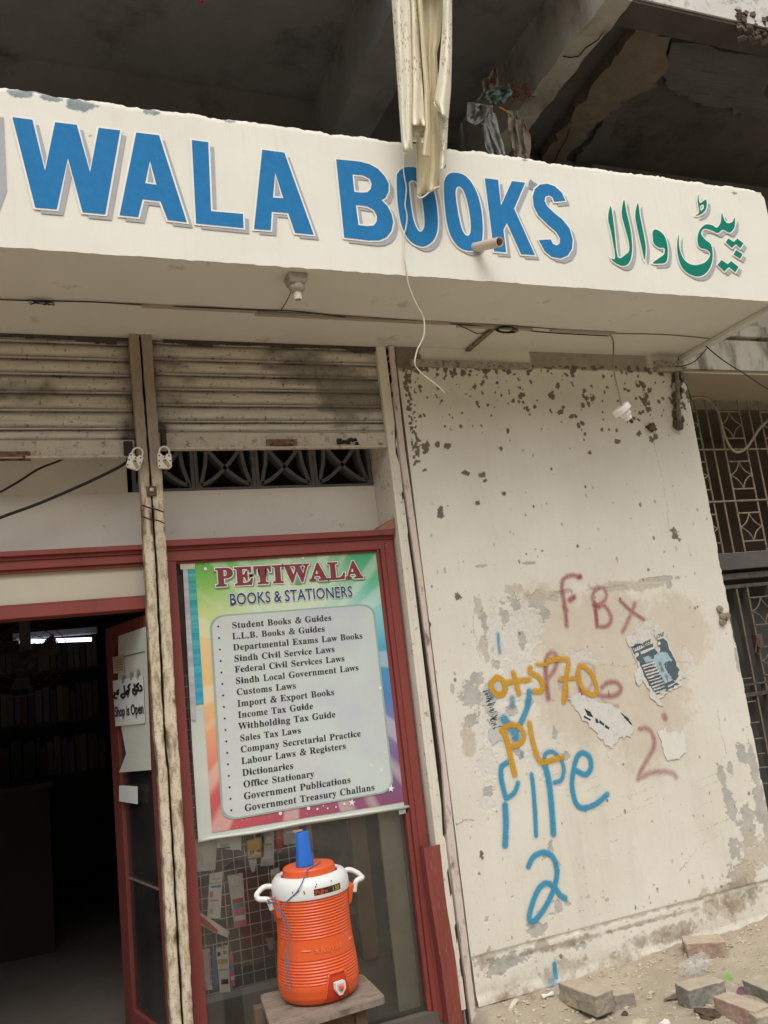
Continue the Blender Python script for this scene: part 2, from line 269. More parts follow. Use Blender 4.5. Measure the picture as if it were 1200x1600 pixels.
# ================================================================== LETTER OUTLINES (advance, loops)
GL = json.loads('''[{"A":[437,[[[-9,0],[-9,18],[9,21],[24,30],[36,47],[49,75],[206,466],[224,465],[384,87],[399,55],[411,34],[425,22],[443,18],[443,0],[229,0],[229,18],[270,25],[283,46],[281,59],[273,81],[253,132],[103,132],[79,71],[77,65],[76,59],[75,48],[87,26],[124,18],[128,18],[128,0]],[[113,161],[242,161],[177,319]]]],"B":[443,[[[16,0],[16,17],[45,22],[62,32],[72,51],[75,82],[75,369],[73,394],[69,412],[62,425],[51,433],[36,437],[15,439],[15,455],[220,455],[318,444],[377,409],[396,351],[384,302],[348,268],[287,247],[360,223],[404,185],[418,132],[413,93],[397,61],[371,35],[335,15],[291,4],[238,0]],[[182,252],[188,252],[234,257],[263,272],[279,301],[285,345],[281,385],[269,412],[248,428],[216,434],[198,432],[188,425],[183,412],[182,391]],[[222,24],[259,30],[283,49],[296,81],[301,128],[295,176],[277,208],[245,225],[197,231],[182,231],[182,65],[184,46],[190,33],[202,26]]]],"C":[468,[[[257,-11],[213,-7],[174,3],[137,20],[105,43],[78,71],[56,104],[39,142],[29,184],[26,228],[30,273],[39,314],[56,351],[79,384],[106,412],[139,435],[176,452],[216,462],[259,465],[292,463],[328,454],[367,440],[377,436],[388,435],[408,443],[419,465],[437,465],[437,308],[420,308],[403,347],[381,380],[356,407],[328,427],[298,439],[265,443],[198,419],[157,347],[144,226],[159,114],[203,46],[278,24],[318,29],[358,45],[383,61],[407,81],[428,106],[447,89],[395,33],[332,0]]]],"D":[495,[[[20,0],[20,17],[47,21],[63,30],[71,46],[74,75],[74,374],[71,407],[61,426],[43,435],[15,439],[15,455],[222,455],[296,449],[357,429],[405,396],[440,351],[461,295],[468,228],[441,101],[362,25],[228,0]],[[222,24],[262,30],[295,47],[319,75],[337,115],[347,166],[351,229],[336,342],[294,410],[223,433],[202,431],[190,423],[184,409],[182,385],[182,72],[184,48],[190,34],[202,27]]]],"E":[442,[[[14,0],[14,17],[44,20],[62,30],[72,48],[75,78],[75,369],[72,405],[62,425],[44,435],[16,439],[16,455],[399,455],[399,320],[383,320],[375,357],[361,386],[340,406],[312,420],[276,428],[232,430],[213,430],[200,428],[191,424],[186,417],[184,405],[183,388],[183,246],[193,246],[232,252],[259,269],[277,300],[288,345],[304,345],[304,118],[287,118],[282,154],[273,181],[259,201],[241,213],[216,220],[185,222],[183,222],[183,67],[185,47],[192,35],[206,29],[230,28],[276,30],[313,39],[345,53],[371,75],[393,105],[411,143],[430,143],[402,0]]]],"F":[404,[[[15,0],[15,17],[45,23],[62,34],[72,53],[75,84],[75,375],[71,405],[61,423],[43,433],[14,439],[14,455],[394,455],[394,320],[377,320],[369,357],[355,385],[336,406],[310,420],[275,428],[230,431],[212,431],[200,429],[191,427],[186,421],[183,412],[182,398],[182,247],[190,247],[229,253],[256,270],[274,301],[284,347],[302,347],[302,118],[285,118],[274,168],[257,200],[229,218],[189,224],[182,224],[182,81],[183,59],[188,43],[196,31],[210,24],[229,19],[257,17],[257,0]]]],"G":[507,[[[268,-10],[222,-7],[179,3],[141,19],[108,42],[80,70],[57,103],[41,141],[31,183],[28,229],[31,274],[41,315],[57,352],[80,385],[107,413],[139,435],[176,452],[215,462],[257,465],[293,463],[330,454],[369,441],[379,437],[388,436],[398,438],[406,443],[412,452],[419,465],[437,465],[437,308],[420,308],[403,346],[382,379],[357,406],[329,426],[299,439],[267,443],[200,419],[159,347],[146,228],[150,163],[161,110],[180,67],[206,37],[238,19],[275,13],[308,16],[328,27],[339,45],[343,71],[343,128],[339,154],[329,170],[309,179],[275,182],[275,198],[500,198],[500,182],[473,179],[457,171],[449,155],[446,128],[446,29],[387,7],[328,-6]]]],"I":[261,[[[13,0],[13,17],[42,23],[61,32],[72,49],[75,75],[75,387],[72,412],[63,427],[45,435],[13,439],[13,455],[244,455],[244,439],[214,435],[196,427],[186,412],[183,387],[183,77],[184,59],[187,44],[194,34],[206,26],[223,21],[246,17],[246,0]]]],"L":[427,[[[15,0],[15,17],[45,22],[62,32],[72,50],[75,81],[75,379],[71,407],[62,425],[44,434],[16,439],[16,455],[250,455],[250,439],[226,437],[208,434],[196,427],[188,416],[183,401],[182,379],[182,83],[183,62],[185,47],[191,37],[200,31],[214,28],[234,28],[278,31],[315,40],[345,56],[370,80],[391,112],[409,154],[427,154],[402,0]]]],"O":[525,[[[261,-11],[228,-9],[198,-3],[169,7],[129,29],[94,58],[75,81],[58,106],[45,134],[35,163],[29,195],[28,228],[29,260],[35,292],[45,321],[58,349],[75,374],[95,397],[117,417],[143,434],[170,448],[200,458],[232,464],[265,466],[298,464],[328,458],[357,448],[397,427],[431,399],[451,376],[467,351],[481,323],[490,293],[496,261],[498,228],[496,195],[490,163],[481,134],[467,106],[450,81],[430,58],[408,38],[383,21],[355,7],[325,-3],[294,-9]],[[265,12],[328,36],[367,108],[379,228],[376,293],[365,346],[348,389],[324,419],[294,437],[260,443],[196,419],[158,347],[145,228],[149,163],[159,109],[177,67],[201,37],[230,18]]]],"P":[418,[[[15,0],[15,17],[45,22],[62,32],[72,50],[75,81],[75,379],[71,406],[62,424],[44,434],[16,439],[16,455],[214,455],[265,454],[306,449],[336,440],[366,422],[390,398],[404,367],[409,332],[404,296],[390,266],[367,240],[334,221],[292,209],[242,206],[182,206],[182,81],[185,50],[194,32],[212,22],[242,17],[242,0]],[[182,230],[201,230],[244,235],[272,253],[287,283],[292,329],[288,375],[275,406],[252,425],[216,431],[199,429],[189,424],[184,414],[182,398]]]],"R":[473,[[[15,0],[15,17],[45,22],[62,32],[72,50],[75,81],[75,379],[71,406],[62,424],[44,434],[16,439],[16,455],[217,455],[278,452],[329,442],[367,426],[395,403],[412,372],[417,334],[406,285],[372,248],[315,224],[432,50],[443,36],[452,26],[463,19],[478,17],[480,17],[480,0],[338,0],[201,212],[182,212],[182,81],[185,50],[194,32],[212,22],[242,17],[242,0]],[[182,234],[203,234],[249,240],[280,258],[298,290],[304,336],[295,389],[268,421],[224,431],[202,429],[190,422],[184,409],[182,385]]]],"S":[390,[[[43,-11],[43,158],[62,158],[75,113],[91,77],[111,50],[136,30],[164,19],[197,15],[231,20],[257,36],[273,60],[279,89],[265,129],[225,160],[163,191],[127,210],[99,231],[77,253],[56,289],[50,332],[54,370],[67,403],[88,429],[115,449],[148,462],[185,466],[206,465],[229,461],[255,456],[282,448],[291,446],[300,445],[313,450],[320,466],[339,466],[339,319],[322,319],[310,354],[293,385],[272,410],[248,429],[222,441],[194,445],[163,440],[140,426],[125,406],[120,380],[124,356],[137,336],[159,319],[189,303],[253,273],[290,253],[317,233],[337,211],[350,188],[357,162],[359,133],[354,93],[339,58],[314,29],[281,8],[254,-2],[225,-8],[192,-10],[175,-9],[158,-8],[142,-4],[126,1],[110,6],[98,9],[90,11],[85,12],[75,11],[69,7],[65,0],[61,-11]]]],"T":[423,[[[92,0],[92,17],[123,21],[142,31],[152,50],[156,81],[156,433],[149,433],[102,426],[65,403],[47,380],[35,352],[29,318],[11,318],[11,455],[410,455],[410,317],[394,317],[375,382],[333,420],[269,433],[263,433],[263,81],[267,49],[276,30],[296,21],[328,17],[328,0]]]],"W":[611,[[[171,-11],[32,393],[24,413],[15,427],[3,435],[-15,439],[-15,455],[181,455],[181,439],[162,437],[150,432],[143,423],[140,410],[142,394],[148,373],[223,153],[301,353],[286,399],[278,418],[267,429],[252,435],[229,439],[229,455],[439,455],[439,439],[404,432],[393,412],[394,401],[399,386],[474,166],[541,369],[547,391],[549,406],[546,421],[538,430],[524,436],[503,439],[503,455],[624,455],[624,439],[607,433],[594,421],[584,404],[575,379],[446,-11],[428,-11],[316,309],[190,-11]]]],"a":[344,[[[255,-10],[216,1],[200,35],[168,11],[133,-4],[95,-9],[64,-4],[40,11],[25,34],[20,63],[31,104],[63,136],[98,155],[143,173],[199,190],[199,241],[196,266],[187,282],[171,292],[148,296],[115,290],[104,274],[106,268],[113,257],[121,243],[123,231],[120,215],[110,202],[95,194],[77,191],[59,194],[45,203],[36,218],[33,236],[37,259],[49,278],[69,295],[95,308],[126,316],[162,318],[205,315],[239,307],[263,292],[285,259],[293,210],[293,62],[293,48],[295,40],[304,34],[312,36],[320,42],[329,28],[294,-1]],[[151,34],[162,35],[174,41],[187,50],[199,63],[199,169],[154,151],[127,123],[118,84],[126,46]]]],"b":[361,[[[43,-11],[43,388],[41,414],[37,428],[26,436],[8,439],[8,455],[138,455],[138,279],[162,301],[190,314],[221,318],[254,313],[284,299],[308,276],[326,245],[338,208],[342,166],[340,133],[333,103],[323,75],[300,40],[270,13],[233,-4],[192,-10],[162,-6],[133,7],[105,28],[53,-11]],[[183,14],[213,23],[232,49],[239,77],[244,114],[245,160],[244,197],[239,228],[231,251],[212,273],[184,280],[169,277],[155,270],[144,257],[138,242],[138,69],[149,28]]]],"c":[294,[[[156,-10],[119,-5],[87,11],[59,35],[38,68],[24,106],[19,150],[25,196],[40,237],[64,271],[96,297],[133,313],[175,319],[218,314],[250,298],[271,275],[277,245],[275,228],[266,215],[253,207],[236,204],[206,216],[196,251],[197,261],[197,271],[190,290],[169,297],[138,285],[118,248],[112,187],[115,142],[123,105],[137,76],[166,48],[204,38],[239,47],[271,72],[285,60],[248,21],[205,-2]]]],"d":[371,[[[140,-10],[107,-5],[78,10],[53,35],[35,66],[23,104],[19,147],[21,180],[27,210],[36,237],[55,272],[81,297],[112,313],[146,318],[189,309],[223,280],[223,401],[220,419],[212,430],[198,437],[176,439],[176,455],[319,455],[319,75],[320,54],[325,41],[335,32],[353,28],[353,11],[315,8],[271,1],[223,-10],[223,39],[201,12],[173,-5]],[[171,28],[187,31],[202,41],[215,56],[223,76],[223,242],[217,257],[206,270],[191,278],[174,281],[147,273],[130,250],[123,225],[119,193],[118,153],[119,115],[123,83],[130,58],[146,36]]]],"e":[301,[[[154,-10],[117,-5],[85,10],[58,35],[37,69],[27,95],[21,125],[19,157],[24,201],[38,240],[59,273],[87,298],[120,313],[157,318],[193,314],[224,301],[249,280],[268,251],[279,216],[283,173],[283,166],[117,166],[127,97],[154,56],[199,42],[237,53],[270,86],[285,73],[248,27],[205,-1]],[[116,192],[201,192],[201,215],[199,252],[193,277],[181,292],[161,297],[136,286],[121,255],[116,203]]]],"f":[213,[[[15,0],[15,16],[30,18],[40,22],[46,27],[50,35],[52,48],[52,73],[52,277],[16,277],[16,310],[52,310],[52,353],[60,400],[85,436],[109,452],[139,461],[174,465],[212,460],[240,446],[257,425],[263,400],[260,381],[252,367],[239,358],[224,355],[208,358],[195,365],[187,376],[185,391],[187,405],[193,420],[196,426],[197,433],[193,441],[180,443],[163,440],[153,430],[149,413],[148,390],[148,310],[203,310],[203,277],[148,277],[148,65],[150,40],[158,26],[173,18],[199,16],[199,0]]]],"g":[327,[[[146,-140],[106,-138],[73,-132],[48,-122],[22,-100],[14,-75],[28,-46],[69,-26],[35,-1],[24,30],[28,54],[42,74],[67,92],[102,110],[58,135],[31,169],[22,212],[27,242],[40,268],[60,289],[88,305],[120,315],[157,318],[196,315],[233,304],[317,304],[317,268],[268,268],[286,237],[291,203],[288,176],[276,151],[258,131],[234,116],[205,106],[172,103],[164,103],[157,103],[149,104],[142,104],[126,102],[112,94],[104,84],[101,71],[111,55],[141,49],[175,49],[223,47],[259,40],[285,29],[303,13],[312,-9],[316,-37],[305,-80],[272,-113],[239,-128],[197,-137]],[[157,124],[178,130],[190,146],[197,173],[199,211],[197,249],[190,276],[178,292],[157,297],[137,292],[124,276],[117,249],[114,211],[117,173],[124,146],[137,130]],[[161,-116],[218,-111],[252,-94],[263,-66],[260,-51],[249,-41],[231,-36],[205,-34],[97,-34],[79,-52],[73,-73],[79,-89],[95,-103],[122,-113]]]],"h":[381,[[[18,0],[18,16],[35,19],[45,26],[51,37],[52,56],[52,399],[51,417],[46,429],[36,437],[19,440],[19,455],[148,455],[148,267],[175,295],[207,313],[243,318],[292,306],[321,271],[330,212],[330,56],[332,38],[337,26],[347,19],[363,16],[363,0],[202,0],[202,16],[207,16],[228,26],[235,56],[235,217],[234,241],[229,258],[219,268],[203,271],[173,262],[148,235],[148,56],[149,38],[154,26],[164,19],[180,16],[180,0]]]],"i":[198,[[[101,362],[81,366],[65,376],[54,393],[50,412],[54,432],[65,449],[81,460],[101,463],[120,460],[137,449],[147,432],[151,412],[147,393],[136,376],[120,366]],[[18,0],[18,16],[35,19],[45,26],[51,37],[52,56],[52,252],[51,272],[47,285],[37,291],[20,293],[21,310],[148,310],[148,56],[150,38],[154,26],[164,19],[180,16],[180,0]]]],"k":[359,[[[17,0],[17,16],[35,19],[45,26],[51,38],[52,56],[52,398],[51,417],[47,429],[38,436],[20,439],[21,455],[148,455],[148,169],[227,248],[240,264],[244,278],[235,290],[209,293],[206,293],[206,310],[345,310],[345,293],[308,284],[275,260],[222,209],[346,34],[360,21],[376,16],[376,0],[211,0],[211,16],[217,16],[234,20],[239,32],[237,40],[232,49],[163,147],[148,134],[148,56],[149,38],[154,26],[164,19],[180,16],[180,0]]]],"l":[200,[[[18,0],[18,16],[35,19],[45,26],[51,37],[52,56],[52,398],[51,417],[47,429],[38,436],[20,439],[20,455],[148,455],[148,56],[150,38],[154,26],[164,19],[180,16],[180,0]]]],"m":[554,[[[18,0],[18,16],[35,19],[45,26],[51,37],[52,56],[52,253],[51,271],[46,284],[36,291],[19,294],[19,310],[146,310],[146,265],[173,294],[204,312],[237,318],[277,312],[305,293],[320,261],[348,293],[381,312],[418,318],[465,306],[494,271],[504,212],[504,56],[505,38],[510,26],[520,19],[536,16],[536,0],[377,0],[377,16],[393,19],[403,26],[408,38],[410,56],[410,217],[408,241],[404,258],[394,268],[377,271],[349,263],[324,237],[324,56],[326,38],[331,26],[340,19],[356,16],[356,0],[199,0],[199,16],[215,19],[225,26],[230,38],[232,56],[232,217],[230,241],[226,258],[216,268],[199,271],[170,262],[146,235],[146,56],[148,38],[152,27],[162,19],[177,16],[177,0]]]],"n":[381,[[[18,0],[18,16],[35,19],[45,26],[51,37],[52,56],[52,253],[51,271],[46,284],[36,291],[19,294],[19,310],[148,310],[148,267],[175,296],[207,313],[243,318],[292,306],[321,271],[330,212],[330,56],[332,38],[337,26],[347,19],[363,16],[363,0],[202,0],[202,16],[207,16],[228,26],[235,56],[235,217],[234,241],[229,258],[219,268],[203,271],[173,262],[148,235],[148,56],[149,38],[154,26],[164,19],[180,16],[180,0]]]],"o":[336,[[[169,-10],[127,-5],[90,11],[60,37],[38,70],[24,110],[19,154],[24,199],[38,239],[60,272],[90,297],[127,313],[168,318],[209,313],[245,298],[275,273],[298,240],[312,200],[317,154],[312,108],[298,69],[275,36],[245,11],[210,-5]],[[169,11],[193,18],[209,39],[214,56],[217,81],[219,114],[220,154],[218,206],[214,245],[208,271],[192,292],[169,299],[144,292],[128,271],[122,245],[118,206],[117,154],[118,114],[120,82],[123,56],[128,39],[144,18]]]],"p":[372,[[[17,-139],[17,-124],[31,-122],[40,-117],[47,-110],[50,-101],[52,-86],[52,-64],[52,243],[51,269],[46,283],[37,291],[19,295],[19,310],[143,310],[143,263],[166,294],[195,313],[230,319],[264,314],[293,298],[317,274],[335,241],[346,203],[350,160],[346,113],[334,72],[316,38],[291,12],[261,-5],[227,-10],[183,1],[148,32],[148,-58],[149,-81],[152,-99],[158,-110],[167,-118],[180,-121],[197,-123],[197,-139]],[[195,28],[222,36],[239,59],[247,84],[251,116],[253,154],[251,192],[247,223],[241,248],[225,270],[199,278],[171,267],[148,235],[148,69],[167,38]]]],"r":[288,[[[18,0],[18,16],[35,19],[45,26],[51,37],[52,56],[52,252],[51,273],[46,285],[37,291],[20,293],[21,310],[146,310],[146,252],[165,280],[187,301],[210,314],[233,318],[258,315],[275,304],[286,287],[289,266],[287,248],[278,234],[265,225],[248,222],[233,224],[222,231],[214,240],[207,250],[199,257],[189,260],[175,255],[162,241],[152,220],[149,192],[149,56],[152,37],[159,25],[173,19],[197,16],[197,0]]]],"s":[288,[[[151,-10],[122,-6],[87,6],[80,8],[73,9],[60,4],[51,-9],[36,-9],[36,105],[53,105],[66,68],[87,39],[112,21],[140,15],[162,18],[179,27],[189,40],[192,58],[183,84],[156,105],[107,130],[76,148],[54,169],[41,193],[37,220],[44,259],[65,291],[98,312],[141,319],[153,318],[166,316],[181,312],[199,308],[206,306],[213,305],[223,308],[230,319],[244,319],[244,222],[228,222],[215,254],[196,277],[174,291],[149,296],[130,294],[116,286],[108,274],[105,259],[107,244],[115,232],[128,222],[146,212],[191,189],[221,172],[241,151],[253,127],[257,95],[250,51],[228,18],[194,-3]]]],"t":[228,[[[124,-9],[89,-4],[66,10],[53,36],[48,71],[48,279],[20,279],[20,300],[46,324],[68,347],[88,369],[112,398],[129,424],[144,424],[144,310],[208,310],[208,279],[144,279],[144,82],[146,64],[149,51],[157,43],[168,40],[189,49],[206,75],[222,66],[198,24],[165,-1]]]],"u":[375,[[[131,-10],[91,-3],[65,17],[51,51],[46,97],[46,248],[44,268],[39,282],[29,291],[11,294],[11,310],[142,310],[142,74],[144,58],[151,46],[162,38],[177,36],[205,43],[228,66],[228,248],[226,269],[221,283],[209,291],[189,294],[189,310],[324,310],[324,70],[326,51],[331,39],[342,33],[360,30],[360,13],[321,10],[277,3],[228,-10],[228,40],[209,19],[186,3],[160,-7]]]],"v":[307,[[[142,-10],[38,248],[30,267],[22,281],[12,290],[-3,293],[-3,310],[164,310],[164,294],[156,294],[136,290],[129,276],[130,268],[185,122],[236,253],[240,264],[241,272],[232,289],[203,294],[203,310],[305,310],[305,295],[289,289],[278,279],[269,264],[260,243],[160,-10]]]],"w":[435,[[[122,-10],[17,265],[12,276],[6,284],[-1,290],[-11,293],[-11,310],[138,310],[138,293],[127,292],[120,289],[116,284],[114,276],[116,266],[117,259],[120,253],[167,127],[211,235],[201,266],[195,280],[190,288],[181,293],[168,295],[168,310],[323,310],[323,293],[302,288],[296,276],[296,269],[298,262],[336,141],[382,256],[386,266],[387,275],[385,283],[380,289],[370,292],[356,295],[356,310],[445,310],[445,295],[433,292],[425,284],[418,273],[412,258],[304,-10],[289,-10],[223,197],[140,-10]]]],"x":[319,[[[5,0],[5,15],[34,29],[62,56],[123,136],[43,263],[24,285],[4,293],[4,310],[169,310],[169,294],[147,291],[140,280],[143,272],[149,260],[183,206],[224,257],[232,268],[234,279],[232,286],[227,290],[217,293],[201,294],[201,310],[311,310],[311,296],[283,283],[254,254],[198,184],[291,36],[297,28],[303,21],[310,17],[319,15],[319,0],[155,0],[155,16],[168,17],[178,19],[184,24],[185,30],[182,43],[173,59],[138,114],[97,61],[88,46],[85,34],[92,20],[114,15],[118,15],[118,0]]]],"y":[300,[[[52,-140],[29,-137],[10,-125],[-3,-107],[-7,-84],[-4,-67],[5,-53],[18,-43],[36,-40],[51,-42],[64,-49],[72,-61],[75,-76],[74,-81],[74,-87],[77,-96],[86,-99],[99,-92],[114,-74],[122,-60],[129,-44],[135,-26],[140,-5],[36,251],[30,264],[25,275],[19,283],[15,287],[8,292],[-3,293],[-5,293],[-5,310],[162,310],[162,293],[146,292],[136,289],[130,284],[128,275],[130,267],[133,257],[185,119],[230,241],[234,251],[236,260],[237,267],[238,274],[236,284],[229,289],[219,292],[203,293],[203,310],[300,310],[300,293],[287,290],[277,281],[268,265],[259,242],[162,-24],[145,-65],[129,-96],[113,-117],[95,-131],[76,-138]]]]},{"&":[625,[[[495,339],[476,302],[450,262],[422,229],[326,339],[398,399],[438,458],[451,521],[430,596],[372,649],[287,669],[195,649],[134,595],[112,512],[123,455],[151,401],[189,354],[105,296],[49,229],[28,153],[52,71],[114,13],[200,-9],[265,0],[336,32],[416,93],[494,0],[620,0],[482,160],[529,220],[567,281],[593,339]],[[356,161],[308,119],[260,91],[210,81],[169,91],[139,117],[126,153],[140,201],[180,244],[245,289]],[[208,521],[218,554],[244,577],[282,586],[322,577],[350,552],[360,516],[353,482],[327,446],[271,405],[242,438],[218,478]]]],"0":[500,[[[470,341],[442,525],[366,647],[250,691],[134,647],[58,525],[30,341],[58,157],[134,35],[250,-9],[366,35],[442,157]],[[372,341],[357,203],[315,115],[250,84],[185,115],[143,203],[128,341],[143,479],[185,567],[250,598],[315,567],[357,479]]]],"1":[500,[[[300,682],[202,682],[202,0],[300,0]]]],"3":[500,[[[81,569],[124,586],[161,595],[197,598],[260,586],[300,550],[315,496],[300,443],[255,409],[180,397],[180,307],[261,295],[310,253],[326,193],[312,135],[274,98],[216,84],[166,90],[115,107],[64,136],[64,30],[113,9],[161,-4],[209,-9],[321,18],[396,90],[424,198],[414,266],[382,324],[326,360],[376,398],[404,447],[413,513],[388,607],[318,669],[212,691],[164,688],[122,678],[81,662]]]],"A":[667,[[[362,686],[293,686],[0,0],[100,0],[186,201],[476,201],[567,0],[667,0]],[[326,536],[436,289],[224,289]]]],"B":[563,[[[75,0],[309,0],[446,29],[520,97],[543,182],[523,265],[467,326],[379,360],[379,362],[438,397],[472,445],[483,508],[461,591],[393,656],[273,682],[75,682]],[[173,594],[263,594],[334,581],[371,546],[382,499],[366,438],[318,402],[238,390],[173,390]],[[173,302],[291,302],[376,288],[426,251],[442,196],[430,145],[385,105],[296,88],[173,88]]]],"E":[500,[[[462,682],[75,682],[75,0],[471,0],[471,88],[173,88],[173,300],[452,300],[452,388],[173,388],[173,594],[462,594]]]],"F":[469,[[[440,682],[76,682],[76,0],[174,0],[174,317],[440,317],[440,405],[174,405],[174,594],[440,594]]]],"G":[740,[[[673,336],[444,336],[444,248],[575,248],[575,108],[528,94],[478,85],[427,81],[283,114],[187,205],[151,340],[186,473],[280,566],[414,601],[496,593],[578,571],[659,534],[659,633],[566,668],[491,686],[416,691],[229,644],[99,518],[50,337],[98,158],[226,36],[413,-9],[502,-3],[586,15],[673,47]]]],"I":[250,[[[174,682],[76,682],[76,0],[174,0]]]],"K":[656,[[[285,359],[582,682],[460,682],[173,370],[173,682],[75,682],[75,0],[173,0],[173,337],[520,0],[655,0]]]],"M":[781,[[[709,682],[618,682],[391,402],[165,682],[73,682],[73,0],[171,0],[171,531],[173,531],[383,267],[399,267],[609,531],[611,531],[611,0],[709,0]]]],"N":[781,[[[706,682],[614,682],[614,154],[152,682],[74,682],[74,0],[166,0],[166,525],[622,0],[706,0]]]],"O":[823,[[[45,341],[90,168],[216,41],[409,-9],[607,41],[734,168],[778,341],[733,516],[606,642],[411,691],[218,642],[91,516]],[[146,341],[181,475],[275,567],[411,601],[548,567],[642,475],[677,341],[642,207],[548,115],[411,81],[275,115],[181,207]]]],"P":[510,[[[70,682],[70,0],[168,0],[168,295],[270,295],[400,321],[475,389],[500,486],[477,585],[405,655],[283,682]],[[168,594],[283,594],[353,578],[389,539],[399,490],[384,432],[343,396],[279,383],[168,383]]]],"R":[604,[[[77,682],[77,0],[175,0],[175,296],[216,296],[265,287],[321,243],[397,140],[487,0],[604,0],[565,53],[537,94],[511,135],[462,213],[414,276],[359,324],[421,363],[460,419],[473,491],[446,593],[368,659],[249,682]],[[175,598],[238,598],[315,586],[358,550],[372,495],[361,441],[320,400],[238,384],[175,384]]]],"S":[458,[[[399,643],[350,670],[299,686],[247,691],[138,668],[66,606],[40,509],[116,368],[259,275],[335,165],[323,126],[287,93],[224,79],[159,90],[98,124],[44,178],[44,54],[102,19],[165,-2],[235,-9],[333,15],[401,80],[426,176],[350,333],[207,422],[131,522],[145,564],[183,593],[239,603],[288,597],[342,575],[399,532]]]],"T":[604,[[[587,682],[17,682],[17,594],[253,594],[253,0],[351,0],[351,594],[587,594]]]],"Y":[604,[[[301,447],[118,682],[0,682],[253,361],[253,0],[351,0],[351,360],[604,682],[486,682]]]],"e":[479,[[[438,130],[386,101],[334,82],[281,76],[207,91],[156,136],[130,211],[446,211],[422,349],[354,431],[251,458],[141,429],[68,350],[41,230],[66,113],[140,25],[259,-9],[327,-3],[384,14],[438,44]],[[132,270],[154,330],[194,368],[253,381],[308,367],[343,329],[358,270]]]],"h":[500,[[[150,682],[61,682],[61,0],[150,0],[150,322],[189,360],[225,381],[262,387],[309,373],[339,336],[350,278],[350,0],[439,0],[439,275],[419,377],[365,438],[286,458],[237,450],[191,427],[152,390],[150,390]]]],"i":[219,[[[154,449],[65,449],[65,0],[154,0]],[[163,585],[147,622],[110,638],[73,622],[57,585],[73,548],[110,532],[147,548]]]],"n":[500,[[[150,449],[61,449],[61,0],[150,0],[150,322],[189,360],[225,381],[262,387],[309,373],[339,336],[350,278],[350,0],[439,0],[439,277],[418,379],[363,438],[286,458],[237,450],[191,427],[152,390],[150,390]]]],"o":[552,[[[273,458],[152,427],[68,346],[36,229],[67,106],[150,22],[273,-9],[400,21],[485,104],[516,229],[484,347],[399,428]],[[272,378],[351,358],[405,306],[425,228],[406,144],[353,90],[272,71],[196,91],[145,146],[127,229],[146,306],[197,358]]]],"p":[500,[[[146,11],[178,0],[207,-7],[236,-9],[354,21],[434,101],[464,221],[435,346],[349,423],[211,449],[57,449],[57,-230],[146,-230]],[[146,369],[227,369],[308,352],[357,301],[373,222],[354,144],[304,91],[230,71],[188,76],[146,91]]]],"r":[396,[[[69,449],[69,0],[158,0],[158,235],[173,305],[212,354],[267,373],[292,367],[321,352],[350,329],[397,406],[361,435],[326,452],[290,458],[248,447],[204,410],[160,346],[158,346],[158,449]]]],"s":[385,[[[324,421],[278,442],[234,454],[192,458],[114,443],[62,401],[44,336],[98,240],[200,177],[254,120],[234,83],[188,69],[147,75],[97,95],[41,128],[41,32],[95,8],[145,-5],[197,-9],[273,8],[326,54],[345,123],[335,165],[303,205],[244,249],[181,288],[146,317],[135,339],[151,368],[194,380],[231,375],[275,360],[324,333]]]],"u":[500,[[[437,0],[437,449],[348,449],[348,128],[316,93],[280,72],[241,65],[190,77],[159,110],[149,164],[149,449],[60,449],[60,170],[80,73],[134,12],[215,-9],[261,-1],[307,22],[348,57],[348,0]]]]}]''')
rng = random.Random(7)
# ================================================================== GROUND
def gcoords(a, b, c, d, fine, coarse):
    m = list(np.arange(b, c, fine)); L = []; x = b; s = fine
    while x > a: s *= 1.25; x -= min(s, coarse); L.append(x)
    Rr = []; x = m[-1]; s = fine
    while x < d: s *= 1.25; x += min(s, coarse); Rr.append(x)
    return np.array(L[::-1]+m+Rr)
def ground_h(X, Y):
    h = (fbm(X, Y, 3.0, 4, 3)-.5)*.05 + (fbm(X, Y, 24, 4, 9)-.5)*.014
    h = h + .035*sstep(-.35, -.02, Y)*sstep(-.5, .5, X)*(.4+fbm(X, Y, 5, 3, 12)) + .10*sstep(1.4, 2.6, X)*sstep(-1.2, 0.1, Y)
    return h - .02 - .15*sstep(.02, -.12, X)*sstep(-1.6, -.7, Y)
gx = gcoords(-60, -.4, 3.0, 60, .012, 6); gy = gcoords(-60, -1.3, .35, 60, .012, 6)
GX, GY = np.meshgrid(gx, gy)
t = NT('dusty_ground'); n1 = t.noise(2.2, 6, .65); n2 = t.noise(38, 5, .7); n3 = t.noise(160, 3, .7); n4 = t.noise(5.5, 5, .75)
c = t.mix(t.rng(n1, .3, .7), srgb(152, 140, 121), srgb(176, 164, 144))
c = t.mix(t.rng(n4, .58, .72, 0, .75), c, srgb(118, 98, 78))
c = t.mix(t.rng(n2, .55, .75, 0, .6), c, srgb(192, 182, 164))
c = t.mix(t.rng(n3, .62, .72, 0, .7), c, srgb(92, 80, 68))
t.bsdf(c, .95, 0, t.math('ADD', n2, t.math('MULTIPLY', n3, .5)), .6, .006, .2)
g = gridmesh('ground', GX, GY, ground_h(GX, GY), t.m); struct(g)
